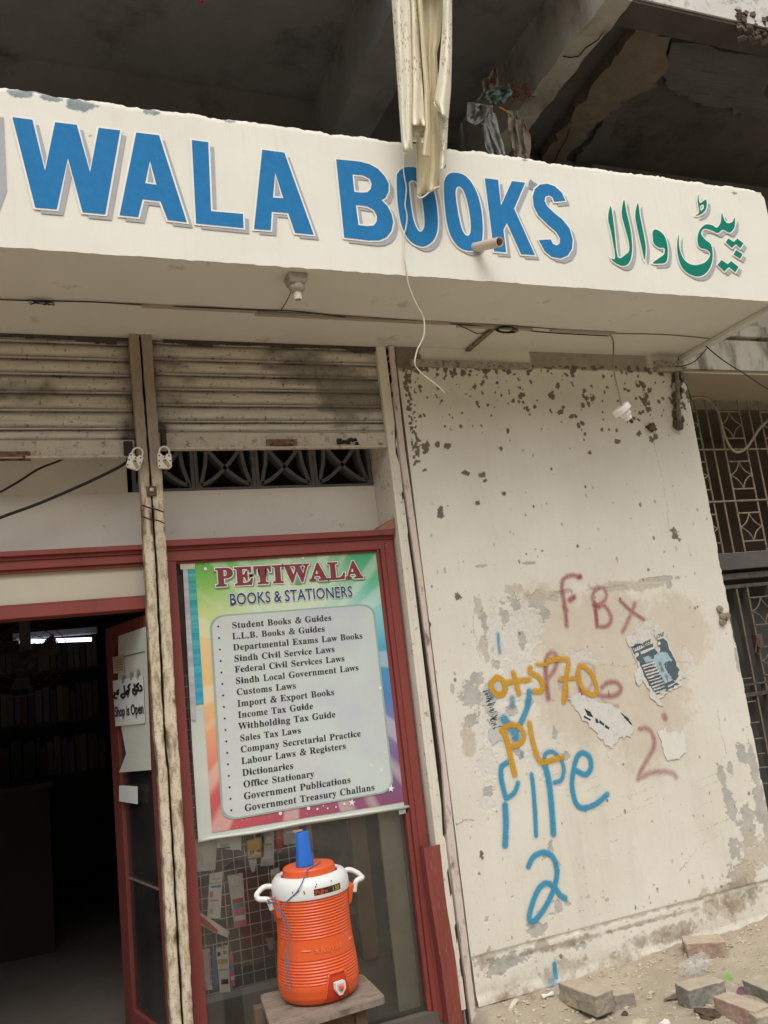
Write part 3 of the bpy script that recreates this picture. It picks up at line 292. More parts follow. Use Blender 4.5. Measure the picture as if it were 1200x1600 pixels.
# ================================================================== PLASTER WALL (right of the shop)
WX0, WX1, WZ1 = .009, 1.866, 3.14
def wall_y(X, Z):     # surface offset of the wall face (skirting stands out at the bottom)
    sk = -.005*sstep(.203, .185, Z) - .014*sstep(.05, .0, Z)
    gr = .006*np.exp(-((Z-.195)/.006)**2)
    return sk+gr
t = NT('aged_wall_paint')
peel, mud, beige, scrape, stain, pink = (t.attr(a) for a in ('peel', 'mud', 'beige', 'scrape', 'stain', 'pink'))
n1 = t.noise(1.7, 5, .6); n2 = t.noise(60, 5, .7); n3 = t.noise(11, 6, .7); n4 = t.noise(230, 2, .6)
ns = t.noise(9, 5, .7, t.scalevec(t.co(), (3, 1, .35)))
c = t.mix(t.rng(n1, .3, .7), srgb(217, 211, 196), srgb(228, 223, 210))
c = t.mix(t.rng(ns, .5, .78, 0, .16), c, srgb(188, 180, 160))
c = t.mix(t.rng(n3, .6, .75, 0, .35), c, srgb(194, 187, 168))
c = t.mix(t.math('MULTIPLY', beige, t.rng(n3, .2, .7, .5, 1)), c, srgb(199, 184, 160))
c = t.mix(scrape, c, t.mix(t.rng(n2, .35, .65), srgb(226, 222, 214), srgb(205, 200, 190)))
c = t.mix(peel, c, t.mix(t.rng(n3, .35, .65), srgb(168, 166, 158), srgb(194, 190, 180)))
c = t.mix(pink, c, t.mix(t.rng(n2, .35, .65), srgb(182, 170, 152), srgb(204, 193, 174)))
c = t.mix(t.math('MULTIPLY', stain, t.rng(n3, .25, .65)), c, srgb(139, 121, 98))
c = t.mix(t.rng(n2, .63, .70, 0, .8), c, srgb(150, 140, 122))
c = t.mix(t.math('MULTIPLY', mud, .93), c, t.mix(t.rng(n2, .3, .7), srgb(88, 77, 64), srgb(122, 108, 92)))
hgt = t.math('ADD', t.math('SUBTRACT', t.math('MULTIPLY', n2, .6), t.math('MULTIPLY', t.math('ADD', peel, scrape), .9)), t.math('ADD', t.math('MULTIPLY', mud, 1.5), t.math('MULTIPLY', n4, .25)))
t.bsdf(c, .88, 0, hgt, .35, .004, .25)
wallmat = t.m
wall = thing('plaster_wall', (.94, .1, 0), 'cream plaster wall with peeling paint, mud specks and spray-painted words right of the shop front', 'wall')
nx = int((WX1-WX0)/.004); nz = int(WZ1/.004)
xs = np.linspace(WX0, WX1, nx); zs = np.linspace(0, WZ1, nz); WXg, WZg = np.meshgrid(xs, zs)
masks = {k: np.zeros_like(WXg) for k in ('peel', 'mud', 'beige', 'scrape', 'stain', 'pink')}
JN = fbm(WXg, WZg, 28, 5, 21)-.5; JN2 = fbm(WXg, WZg, 70, 4, 33)-.5
def patch(kind, px, py, rx, ry, jag=1.1, amt=1.0, soft=.12, rot=0, fine=True):
    c = at(px, py); sx = (at(px+rx, py)-c).length; sz = (at(px, py+ry)-c).length; R = max(sx, sz)*1.8
    i0, i1 = np.searchsorted(xs, (c.x-R, c.x+R)); j0, j1 = np.searchsorted(zs, (c.z-R, c.z+R))
    if i1 <= i0 or j1 <= j0: return
    sl = np.s_[j0:j1, i0:i1]; dx = WXg[sl]-c.x; dz = WZg[sl]-c.z; cr, sr = math.cos(rot), math.sin(rot)
    d = np.sqrt(((dx*cr+dz*sr)/sx)**2+((-dx*sr+dz*cr)/sz)**2)
    f = 1-d+jag*(JN[sl]*1.3+(JN2[sl]*.9 if fine else 0))
    masks[kind][sl] = np.maximum(masks[kind][sl], amt*sstep(.0, soft, f))
# exposed grey coat
for p in [(840,1455,14,10),(846,1475,9,6),(873,1417,7,10),(860,1325,5,14),(887,1413,5,5),(763,1238,9,8),(852,1338,5,5),(800,1500,38,13),(845,1480,20,8),
          (775,1515,16,10),(905,1478,12,8),(1142,1262,9,26),(1128,1212,7,22),(1141,1199,4,14),(1152,1030,3,22),(1160,1180,9,18),(1178,1200,7,40),(1190,1260,9,60),(1168,1290,12,36),(1150,1330,10,20),(1160,1370,20,30),
          (1125,1215,4,10),(737,1087,20,24),(707,1076,4,9),(748,1062,13,13),(735,1125,12,12),(838,938,12,14),(805,945,10,14),(852,960,8,12),(789,962,8,18),(757,975,5,25),(815,1000,6,16),(806,1165,7,16),(815,1180,6,10),
          (868,1150,5,12),(878,1070,6,14),(828,1100,8,10),(800,1110,10,13),(775,1040,7,9),(834,1450,10,10),(871,1352,5,6),(960,920,30,4),(880,925,20,4),(865,935,7,6),(1030,905,30,4),(830,880,10,2.2),(750,885,10,2.2),(1046,912,5,8),(884,1184,6,7),(1177,1125,4,16)]: patch('peel', *p)
for p in [(735,1160,12,24),(728,1145,8,20),(757,1010,7,26),(748,950,7,16),(895,1470,30,6),(870,1478,22,5),(1180,1330,26,30),(1165,1360,14,26),(1110,1415,16,30),(1140,1420,22,20),(845,930,26,10),(800,920,16,8),(985,915,60,9)]: patch('pink', *p, 1.0, .8)
for p in [(793,1000,34,62),(820,975,24,40),(815,1050,28,30),(760,1190,16,26),(780,1150,26,30),(870,1220,22,16),(800,1090,16,18),(762,1255,11,14),(836,1190,14,20),(905,1030,30,16),(1075,1030,8,25),(1010,1010,18,46)]: patch('scrape', *p, 1.2, .8)
for p in [(945,1010,125,110),(930,1080,110,100),(1000,1090,90,130),(860,960,70,60),(1060,985,60,70)]: patch('beige', *p, .35, .72, .35)
for p in [(960,1505,60,20),(880,1515,46,20),(800,1560,50,22),(1040,1460,70,16),(905,1470,60,8),(1150,1400,50,30),(760,1500,20,16),(1010,1440,110,5),(860,1480,80,6)]: patch('stain', *p, .9, .9, .5)
# mud specks under the canopy
for p in [(663,696,11,9),(652,700,5,7),(683,695,6,6),(698,697,7,6),(782,700,6,7),(726,739,7,6),(753,743,6,5),(758,751,4,3),(689,800,7,9),(788,771,4,4),(663,734,5,4),(877,645,8,5),(1018,668,9,7),(913,687,3,3),(922,708,5,4),(964,690,4,4),(998,678,4,4),
          (893,652,5,3),(900,651,4,4),(910,661,4,4),(1008,625,6,14),(1012,640,5,6),(1024,682,4,6),(1017,686,4,5),(1076,618,5,10),(1062,600,7,30),(1054,650,5,22),(1068,585,6,16),(1054,837,8,12),(715,932,5,6),(752,1332,4,9),(671,975,3,7),(1130,966,5,11),(903,853,2.5,3),(745,785,5,4)]: patch('mud', p[0], p[1], p[2]*.8, p[3]*.8, 1.9)
for k in range(260):
    u = rng.random(); px = rng.uniform(640, 1075); py = 575+105*(u**1.8)+ (0 if rng.random() < .85 else rng.uniform(0, 120))
    r = rng.uniform(1.0, 3.3)*(1.0 if py < 640 else .7)
    patch('mud', px, py, r, r*rng.uniform(.7, 1.9), 1.9, 1, .12, rng.uniform(-.6, .6))
for k in range(110):
    py = 565+170*rng.random()**1.3; px = 632+.115*(py-600)+abs(rng.gauss(0, 8)); r = rng.uniform(1.0, 3.2)
    patch('mud', px, py, r, r*rng.uniform(.8, 1.6), 1.2)
for k in range(90):
    px = rng.uniform(640, 1060); patch('mud', px, 571+.012*(px-640)+rng.gauss(0, 2), rng.uniform(1.5, 4), rng.uniform(1, 2.6), 1.3)
for k in range(240):
    px = rng.uniform(665, 1190); py = rng.uniform(750, 1540); r = rng.uniform(.7, 2.0); patch(rng.choice(['mud', 'stain', 'stain', 'peel']), px, py, r, r*rng.uniform(.7, 2.5), 1.2, .8)
for k in range(120):
    px = rng.uniform(740, 1190); py = rng.uniform(1400, 1540); r = rng.uniform(.6, 2.4); patch(rng.choice(['stain', 'stain', 'pink', 'peel']), px, py, r*1.5, r, 1.8, .75)
def crack(P, wpx=1.0, kind='mud', amt=.8):
    Q = [at(*p) for p in P]
    for a, b in zip(Q, Q[1:]):
        i0, i1 = np.searchsorted(xs, (min(a.x, b.x)-.03, max(a.x, b.x)+.03)); j0, j1 = np.searchsorted(zs, (min(a.z, b.z)-.03, max(a.z, b.z)+.03)); sl = np.s_[j0:j1, i0:i1]
        X = WXg[sl]+JN[sl]*.03; Z = WZg[sl]+JN2[sl]*.02; dx, dz = b.x-a.x, b.z-a.z; tt = np.clip(((X-a.x)*dx+(Z-a.z)*dz)/(dx*dx+dz*dz), 0, 1)
        d = np.hypot(X-a.x-tt*dx, Z-a.z-tt*dz); masks[kind][sl] = np.maximum(masks[kind][sl], amt*(1-sstep(.0012*wpx, .0028*wpx, d)))
crack([(1022,690),(1028,720),(1040,770),(1046,830)], .7, 'stain'); crack([(930,1038),(975,1042),(1010,1032),(1090,1036)], .6, 'stain'); crack([(1120,1100),(1128,1150),(1135,1180)], .9, 'stain')
crack([(712,1288),(725,1282),(740,1280)], 1.2); crack([(742,930),(740,980),(752,1030)], .8, 'stain'); crack([(1090,1325),(1075,1345),(1063,1360)], .9, 'stain')
for k in range(16):
    px, py = rng.uniform(900, 1110), rng.uniform(1215, 1330); dx = rng.uniform(15, 60); crack([(px, py), (px+dx, py-dx*.45)], .5, 'stain', .6)
# dark unplastered band and grime under the soffit
band = sstep(3.035, 3.045, WZg+JN*.02)*sstep(.80, .82, WXg)*sstep(1.62, 1.58, WXg)
masks['peel'] = np.maximum(masks['peel'], band); masks['stain'] = np.maximum(masks['stain'], band*.85)
dk = sstep(3.0, 3.03, WZg+JN*.05)*sstep(.16, .14, WXg+JN*.05); masks['mud'] = np.maximum(masks['mud'], dk*.95)
lg = np.exp(-((WZg-.193+JN*.006)/.007)**2); masks['stain'] = np.maximum(masks['stain'], lg*.95); masks['mud'] = np.maximum(masks['mud'], lg*.35*(fbm(WXg, WZg, 14, 3, 71) > .45))  # colour darkened along the skirting ledge to offset the light it catches
ft = sstep(.10, .0, WZg+JN*.12)*fbm(WXg, WZg, 6, 4, 72); masks['stain'] = np.maximum(masks['stain'], ft*.9)
for zt, zo, amp in ((3, .0, .14),): masks['stain'] = np.maximum(masks['stain'], amp*sstep(.52, .75, fbm(WXg*5, WZg*.5, 2.2, 4, 73))*sstep(2.2, .4, WZg))
YW = wall_y(WXg, WZg) + .0014*masks['peel'] + .0008*masks['scrape'] - .0016*np.clip(masks['mud'], 0, 1)*(.5+JN2) + (fbm(WXg, WZg, 4, 3, 5)-.5)*.004 + (fbm(WXg, WZg, 40, 3, 6)-.5)*.0008
edge = sstep(WX1-.02, WX1, WXg); XW = WXg - edge*(np.maximum(0, fbm(WZg*0, WZg, 11, 6, 41)-.5)*.045)
YW = YW + edge**4*.006
face = gridmesh('wall_face', XW, YW, WZg, wallmat, wall)
for k, v in masks.items(): setattr_pt(face, k, v.ravel())
core = MB(); core.box(WX0+.002, WX1-.012, .016, .32, -.1, 3.139); obj('wall_core', core, PM('plaster_side', srgb(178, 168, 150), .9), wall)
# --------------------------------------------------------- spray paint on the wall
def spraymat(name, col, wear=.5):
    t = NT(name); a = t.attr('paint'); n = t.noise(420, 2, .7); m = t.noise(55, 5, .7)
    al = t.math('MULTIPLY', t.rng(t.math('ADD', a, t.math('MULTIPLY', t.math('SUBTRACT', n, .5), .5)), .08, .95), t.math('MULTIPLY', t.rng(m, .62, .72, 1, 1-wear), t.rng(t.noise(150, 4, .75), .30, .52, .35, .97)))
    p = t.bsdf(t.mix(t.rng(m, .3, .7), tuple(c*.93 for c in col), col), .7, 0, None, spec=.2)
    tr = t.n('BsdfTransparent'); mx = t.n('MixShader'); t.l(al, mx.inputs[0]); t.l(tr.outputs[0], mx.inputs[1]); t.l(p.outputs[0], mx.inputs[2]); t.l(mx.outputs[0], t.o.inputs[0])
    return t.m
HWC = {'red_spray': .0030, 'yellow_spray': .0029, 'blue_spray': .0030}
OPC = {'red_spray': .78, 'yellow_spray': 1.0, 'blue_spray': 1.0}
def graffito(label, mat, strokes, lift):   # strokes: (pixel polyline, half width px, softness px, opacity)
    P = []
    for pl, hw, so, op in strokes:
        q = [at(*p) for p in (catmull(pl, 5) if len(pl) > 2 else catmull([pl[0], ((pl[0][0]+pl[1][0])/2, (pl[0][1]+pl[1][1])/2), pl[1]], 3))]
        P.append((q, hw*HWC[mat.name], so*.0040, op*OPC[mat.name]))
    x0 = min(p.x for q in P for p in q[0])-.05; x1 = max(p.x for q in P for p in q[0])+.05; z0 = min(p.z for q in P for p in q[0])-.05; z1 = max(p.z for q in P for p in q[0])+.05
    xg = np.arange(x0, x1, .003); zg = np.arange(z0, z1, .003); X, Z = np.meshgrid(xg, zg); A = np.zeros_like(X)
    for q, hw, so, op in P:
        dm = np.full_like(X, 9.)
        for a, b in zip(q, q[1:]):
            dx, dz = b.x-a.x, b.z-a.z; L = dx*dx+dz*dz
            if L < 1e-10: continue
            tt = np.clip(((X-a.x)*dx+(Z-a.z)*dz)/L, 0, 1); dm = np.minimum(dm, np.hypot(X-a.x-tt*dx, Z-a.z-tt*dz))
        A = np.maximum(A, np.maximum(op*(1-sstep(hw-so*.5, hw+so, dm)), .16*op*(1-sstep(hw, hw+so*3.2, dm))))
    m = np.maximum.reduce([A[:-1, :-1], A[1:, :-1], A[:-1, 1:], A[1:, 1:]]) > .02
    o = gridmesh('graffiti', X, wall_y(X, Z)-.0035-lift, Z, mat, wall, m); setattr_pt(o, 'paint', A.ravel()); o['label'] = label
g1 = lambda *p: zm(740, 880, 4, p); g2 = lambda *p: zm(740, 1080, 5, p); g3 = lambda *p: zm(960, 960, 5.714, p); g4 = lambda *p: zm(600, 1200, 4, p)
RED, YEL, BLU = spraymat('red_spray', srgb(164, 56, 86), .4), spraymat('yellow_spray', srgb(212, 160, 40), .5), spraymat('blue_spray', srgb(56, 154, 192), .95)
graffito('letters FBx in soft red spray paint', RED, [(g1((660,85),(610,76),(560,100),(549,150),(560,220),(572,290),(580,392)), 2.6, 4.5, .8), (g1((600,230),(625,212)), 3.4, 4, .9), (g1((655,86),(662,84)), 4, 4, .95), (g1((566,270),(576,296)), 4, 4, .8),
    (g1((752,245),(762,310),(770,395)), 2.8, 3.5, .95), (g1((760,258),(740,215),(762,165),(800,153),(828,190),(815,235),(770,262)), 2.2, 4.5, .7), (g1((770,262),(820,270),(855,330),(850,375),(815,397),(775,392)), 2.4, 4.5, .75), (g1((755,262),(778,268)), 4.5, 4, .9),
    (g1((915,235),(985,300),(1060,352)), 2.4, 4, .8), (g1((1005,250),(985,310),(930,428)), 2.4, 5, .65)], 0)
graffito('faded red spray-painted word Pipe behind the yellow digits', RED, [(g1((452,610),(448,680),(455,760),(465,845)), 3, 5, .85), (g1((450,600),(485,553),(520,590),(505,660),(462,720)), 2.6, 5, .7), (g1((575,770),(583,850)), 3, 5, .55), (g1((650,690),(665,790),(675,850),(680,948)), 2.8, 5, .8),
    (g1((655,640),(700,625),(745,640),(750,700),(720,780),(672,800)), 2.2, 5, .4), (g1((800,775),(840,745),(890,745),(918,780),(900,815),(850,832),(780,825)), 2.6, 5, .75), (g1((790,800),(800,850),(840,880),(900,893)), 1.8, 4, .45)], .0006)
graffito('red spray-painted digit 2 with a red dot above it', RED, [(g3((440,905),(448,925)), 3, 6, .8), (g3((222,1022),(240,1020)), 2.6, 4, .7), (g3((270,1012),(320,1040),(350,1110),(345,1190),(300,1280),(235,1390),(208,1470)), 2.8, 5, .65), (g3((225,1452),(320,1415),(430,1400),(510,1415),(545,1450)), 2.8, 6, .6)], .0003)
graffito('blue spray-painted word PIPE in tall letters', BLU, [(g2((255,558),(215,595),(213,680),(240,800),(250,835)), 3.6, 2.4, 1), (g2((345,715),(315,790),(260,832)), 3.2, 2.4, .95), (g2((243,890),(250,1030),(243,1200)), 4.2, 3, 1),
    (g2((450,650),(463,760),(478,960),(485,1125)), 3, 2.2, 1), (g2((550,560),(580,680),(605,880),(620,1110)), 4.4, 2.6, 1), (g2((548,540),(560,485),(615,472),(678,530),(702,610),(682,690),(628,712)), 2.8, 2.4, .9),
    (g2((790,612),(868,650),(912,600),(902,515),(850,480),(808,510),(780,600),(766,740),(795,870),(850,912),(950,880),(1040,805)), 3.6, 2.6, 1)], .0009)
graffito('blue spray-painted digit 2 below the word PIPE', BLU, [(g4((900,612),(935,550),(1000,525),(1055,560),(1078,640),(1068,720),(1040,800),(990,890),(935,952),(905,940),(920,860),(960,760),(1010,718),(1060,740),(1095,790),(1128,812)), 3.6, 2.4, 1)], .0012)
graffito('small blue spray stroke near the foot of the wall', BLU, [(g4((1058,1220),(1066,1300)), 2.6, 2.4, 1), (g4((1045,1320),(1040,1345)), 4, 8, .5), (g4((1000,1372),(1085,1345)), 2.2, 4, .6)], .0003)
graffito('worn blue spray-painted letter behind the yellow PL', BLU, [(g2((432,0),(420,110),(385,205),(340,300)), 4.2, 2.6, .85), (g2((300,55),(300,110)), 4, 4, .6), (g2((235,215),(300,300),(330,350)), 6, 5, .8), (g2((120,0),(145,45)), 3, 5, .6), (g2((375,480),(380,510)), 2, 3, .5), (g1((150,440),(155,500),(162,560)), 1.8, 3, .7)], .0002)
graffito('yellow spray-painted characters o+570', YEL, [(g1((140,715),(105,755),(125,808),(170,822),(195,785),(178,732),(140,712)), 4.4, 1.6, 1), (g1((210,745),(345,724)), 4.0, 2, .95), (g1((246,684),(262,745),(280,812)), 4, 2, .95), (g1((352,652),(352,680),(405,712),(430,765),(415,800),(378,798)), 4, 1.8, 1), (g1((395,630),(450,633)), 2.8, 2, .9),
    (g1((462,610),(525,600),(588,610),(575,720),(560,865)), 4, 1.6, 1), (g1((535,728),(635,718)), 3, 2, .9), (g1((660,638),(650,715),(688,795),(742,822),(766,790),(745,710),(700,655),(660,638)), 3.6, 1.6, 1)], .0015)
graffito('yellow spray-painted letters PL', YEL, [(g2((222,310),(245,350),(268,430),(295,560),(318,645)), 4.6, 1.8, 1), (g2((215,305),(270,266),(340,270),(388,330),(368,400),(295,430)), 4.2, 1.8, .92), (g2((432,250),(455,380),(490,500),(530,555),(600,538),(682,515)), 4, 2.4, .92)], .0018)
SERIF, SANS = GL
AMP = [780, [[(762,0),(640,0),(575,62),(500,12),(400,-12),(290,-14),(150,20),(70,90),(52,180),(90,280),(180,350),(250,388),(205,460),(190,540),(225,640),(320,700),(430,705),(530,665),(575,575),(550,480),(470,410),(395,368),(560,205),(610,280),(635,370),(560,390),(560,420),(790,420),(790,392),(735,375),(700,270),(630,150)],
             [(500,120),(290,335),(215,270),(200,180),(245,100),(330,62),(420,72)], [(360,410),(425,470),(445,560),(420,640),(370,655),(325,620),(315,545)]]]
def glyph(ch, font):
    if font is SERIF and ch == '.': return 190, [[(50,-8),(95,-25),(140,-8),(155,35),(140,78),(95,95),(50,78),(35,35)]]
    if font is SERIF and ch == '&': return AMP[0]*.66, [[(x*.66, y*.66) for x, y in L] for L in AMP[1]]
    a, L = font[ch]; return a, [[tuple(p) for p in q] for q in L]
def text_loops(s, font, track=0, space=190):
    x = 0; out = []
    for ch in s:
        if ch == ' ': x += space; continue
        a, L = glyph(ch, font); out.append((x, [[(p[0]+x, p[1]) for p in q] for q in L])); x += a+track
    return out, x-track
def put_text(mb, s, font, a, b, up, height=None, track=0, space=190, grow=0, lift=None):
    """text from point a to point b (baseline); up = unit up vector; height of 1000 units"""
    gl, wd = text_loops(s, font, track, space); X = (Vector(b)-Vector(a)); sc = X.length/wd; X.normalize(); hh = (height or sc*1000)/1000
    lift = lift or Vector((0, 0, 0))
    for x, L in gl:
        if grow: L = offset(L, grow)
        mb.sheet(L, lambda u, v: Vector(a)+X*(u*sc)+up*(v*hh)+lift)
# ================================================================== SHOP CANOPY (fascia with painted name)
FY, FZ0, FZ1, FX0, FX1 = -.745, 3.14, 3.785, -3.4, 1.925
canopy = thing('shop_canopy', (-.6, -.4, 3.14), 'cream concrete canopy with the painted shop name in blue capitals and green Urdu script', 'canopy')
fx = np.arange(FX0, FX1+.003, .006); fz = np.linspace(FZ0, FZ1, 109); FXg, FZg = np.meshgrid(fx, fz)
tz = (FZg-FZ0)/(FZ1-FZ0)
top = (fbm(FXg[0], FXg[0]*0+3, 9, 5, 51)-.5)*.020+(fbm(FXg[0], FXg[0]*0+3, 60, 3, 52)-.5)*.012
bot = (fbm(FXg[0], FXg[0]*0+7, 30, 4, 53)-.5)*.008
cor = np.where(FXg[0] > 1.86, -(FXg[0]-1.86)*.5, 0)
FZn = FZ0+bot[None]*(1-tz)**8 + (FZ1+top[None]+cor[None]-FZ0)*tz
FYg = FY + (fbm(FXg, FZg, 3, 3, 55)-.5)*.002 + .012*np.maximum(tz-.975, 0)*40*fbm(FXg, FZg, 20, 3, 56)
t = NT('fascia_paint'); pl = t.attr('peel'); n1 = t.noise(2.3, 5, .6); n2 = t.noise(50, 5, .7); ns = t.noise(7, 5, .7, t.scalevec(t.co(), (5, 1, .4)))
c = t.mix(t.rng(n1, .3, .7), srgb(225, 220, 206), srgb(233, 229, 217)); c = t.mix(t.rng(ns, .55, .8, 0, .3), c, srgb(200, 188, 165)); c = t.mix(t.rng(n2, .7, .76, 0, .55), c, srgb(165, 150, 128))
c = t.mix(pl, c, t.mix(t.rng(n2, .3, .7), srgb(120, 132, 136), srgb(150, 156, 156)))
t.bsdf(c, .8, 0, t.math('SUBTRACT', t.math('MULTIPLY', n2, .5), pl), .3, .003, .3); fmat = t.m
fas = gridmesh('fascia', FXg, FYg, FZn, fmat, canopy)
pk = np.zeros_like(FXg); J = fbm(FXg, FZg, 22, 5, 61)-.5
for px, py, rx, ry in [(30,146,20,7),(80,153,15,7),(135,165,26,11),(238,175,12,6),(358,189,12,4),(60,143,30,3),(1148,302,8,3),(1192,300,9,8),(141,213,3,3),(200,165,3,2),(820,250,6,2),(640,226,8,2)]:
    if rx == 0: continue
    q = at(px, py, FY); pk = np.maximum(pk, sstep(0, .15, 1-np.hypot((FXg-q.x)/(rx*.0025), (FZn-q.z)/(ry*.0025))+J*1.5))
setattr_pt(fas, 'peel', pk.ravel())
soff = PM('soffit_paint', srgb(214, 211, 201), .9, .05, 2.5, bstr=.15, dirt=srgb(172, 162, 146), dirt_amt=.02, dirt_scale=5)
mb = MB(); mb.box(FX0, 1.868, -.742, .33, 3.14, 3.25); mb.box(FX0, 1.91, -.742, -.64, 3.251, 3.772); obj('canopy_slab', mb, soff, canopy)
mb = MB(); mb.box(1.835, 1.885, -.735, .02, 3.112, 3.1385); obj('drip_edge', mb, soff, canopy, bevel=.004)
# lettering traced on the fascia plane
def fpl(p): q = at(p[0], p[1], FY); return (q.x, q.z)
z1 = lambda *p: zm(0, 0, 3, p); zB = lambda *p: zm(510, 235, 6, p); zK = lambda *p: zm(680, 255, 5, p); zA = lambda *p: zm(390, 220, 1200/130, p); zU = lambda *p: zm(930, 290, 1200/260, p)
def smooth_loop(P, n=4):
    P = list(P); Q = catmull([P[-1]]+P+[P[0], P[1]], n); return Q[n:-n-0 or None][:len(P)*n]
LET = [[z1((58,553),(152,565),(211,805),(258,577),(360,589),(422,810),(462,603),(563,615),(493,1008),(387,998),(318,745),(266,985),(165,976))],
       [z1((638,625),(745,638),(875,1045),(785,1034),(752,947),(668,937),(647,1021),(560,1012)), z1((702,757),(733,870),(680,862))],
       [z1((898,660),(975,670),(988,993),(1138,1006),(1140,1072),(918,1050))],
       [zA((178,138),(497,182),(920,1362),(650,1337),(552,1052),(315,1032),(300,1300),(60,1280)), zA((365,470),(482,838),(332,828))],
       [zB((88,90),(300,110),(400,135),(480,180),(545,250),(580,320),(578,390),(550,450),(513,472),(570,530),(610,610),(622,680),(605,760),(560,820),(490,850),(400,850),(163,822)), zB((240,230),(340,240),(400,270),(420,320),(410,370),(380,398),(330,402),(258,395)), zB((272,517),(380,530),(440,565),(470,620),(468,670),(440,710),(380,716),(297,706))],
       [smooth_loop(zB((655,260),(672,210),(715,172),(780,162),(850,175),(930,230),(985,330),(1020,460),(1038,600),(1038,740),(1005,840),(940,895),(880,905),(800,870),(735,790),(690,670),(662,480))), smooth_loop(zB((768,330),(775,300),(805,285),(845,310),(880,400),(905,540),(916,680),(905,745),(875,768),(845,740),(810,650),(785,500)))],
       [smooth_loop(zK((65,180),(75,125),(105,88),(160,80),(225,100),(285,165),(330,260),(358,380),(368,520),(358,620),(320,675),(260,688),(190,665),(130,595),(92,490),(70,330))), smooth_loop(zK((155,230),(165,195),(185,187),(215,215),(245,300),(268,420),(274,520),(262,565),(235,568),(205,520),(180,420),(162,310)))],
       [zK((383,122),(487,135),(510,335),(595,145),(698,157),(612,360),(775,722),(667,715),(556,472),(528,525),(550,700),(455,692))],
       [zK((1012,297),(925,305),(912,270),(885,255),(855,265),(850,300),(870,340),(920,390),(990,445),(1045,515),(1070,600),(1065,670),(1030,725),(975,748),(905,735),(850,690),(805,605),(898,600),(915,635),(945,648),(968,630),(970,590),(940,540),(870,480),(800,410),(765,340),(757,265),(775,205),(815,172),(870,165),(930,185),(985,235))]]
URD = [[smooth_loop(zU((105,152),(118,200),(135,330),(158,520),(215,500),(240,470),(235,400),(205,290),(186,200),(203,105),(220,190),(250,320),(262,440),(255,520),(230,570),(190,582),(140,560),(110,528),(140,522),(110,340),(88,240)), 3)],
       [smooth_loop(zU((303,128),(318,220),(340,330),(360,450),(350,540),(335,470),(305,340),(284,220)), 3)],
       [smooth_loop(zU((412,330),(440,322),(490,360),(515,430),(518,500),(505,555),(460,565),(410,562),(450,530),(490,500),(495,455),(455,450),(418,420),(410,370)), 3)],
       [smooth_loop(zU((597,355),(600,440),(620,510),(660,560),(720,577),(790,555),(825,500),(800,465),(750,450),(732,400),(745,330),(790,285),(840,290),(870,308),(900,270),(907,200),(925,250),(950,275),(985,265),(1000,232),(1000,300),(965,342),(915,320),(880,345),(830,325),(780,315),(758,350),(790,395),(830,430),(842,510),(825,590),(780,645),(720,657),(650,625),(605,560),(585,450)), 3)],
       [smooth_loop(zU((740,65),(748,130),(790,105),(800,135),(790,180),(755,212),(718,220),(745,195),(733,120)), 3), smooth_loop(zU((752,150),(775,140),(778,165),(757,185)), 3)],
       [zU((955,385),(995,410),(1020,385),(1063,420),(1040,455),(1010,425),(980,452),(935,412))], [zU((1010,468),(1058,497),(1040,530),(992,500))], [zU((905,540),(950,570),(975,548),(1028,590),(1005,628),(960,590),(925,622),(877,575))]]
def paint_letters(nm, glyphs, col, wcol, label):
    w1 = [[[fpl(p) for p in L] for L in g] for g in glyphs]
    a = MB(); b = MB(); s = MB()
    for g in w1:
        a.sheet(offset(g, 0), lambda u, v: (u, FY-.0056, v)); b.sheet(offset(g, .0072), lambda u, v: (u, FY-.0044, v)); s.sheet(offset(g, .001), lambda u, v: (u+.021, FY-.0030, v-.0195))
    o = obj(nm, a, col, canopy); o['label'] = label
    obj(nm+'_outline', b, PM('white_sign_paint', srgb(238, 234, 222), .7, .03), canopy)
    obj(nm+'_shadow', s, PM('grey_sign_paint', srgb(168, 168, 170), .75, .06, 20), canopy)
bluepaint = PM('blue_sign_paint', srgb(46, 120, 174), .85, .09, 30, bstr=.3, spec=.12, dirt=srgb(70, 132, 180), dirt_amt=.0, dirt_scale=40)
greenpaint = PM('green_sign_paint', srgb(24, 126, 106), .85, .08, 30, spec=.12)
paint_letters('lettering', LET, bluepaint, None, 'blue block capitals WALA BOOKS with grey drop shadow')
paint_letters('script_lettering', URD, greenpaint, None, 'green Urdu script with grey drop shadow')
e = MB(); q0 = [fpl(p) for p in z1((-60,545),(18,552),(32,895),(0,985),(-60,985))]; e.sheet(offset([q0], 0), lambda u, v: (u, FY-.003, v)); obj('partial_letter_shadow', e, PM('grey_sign_paint', srgb(168, 168, 170)), canopy)
e = MB(); q0 = [fpl(p) for p in zK((742,128),(765,150),(800,168),(775,190),(768,215),(725,200),(728,150))]; e.sheet([q0[::-1] if area(q0) < 0 else q0], lambda u, v: (u, FY-.0035, v)); obj('paint_smudge', e, PM('grey_smudge', srgb(140, 152, 158)), canopy)
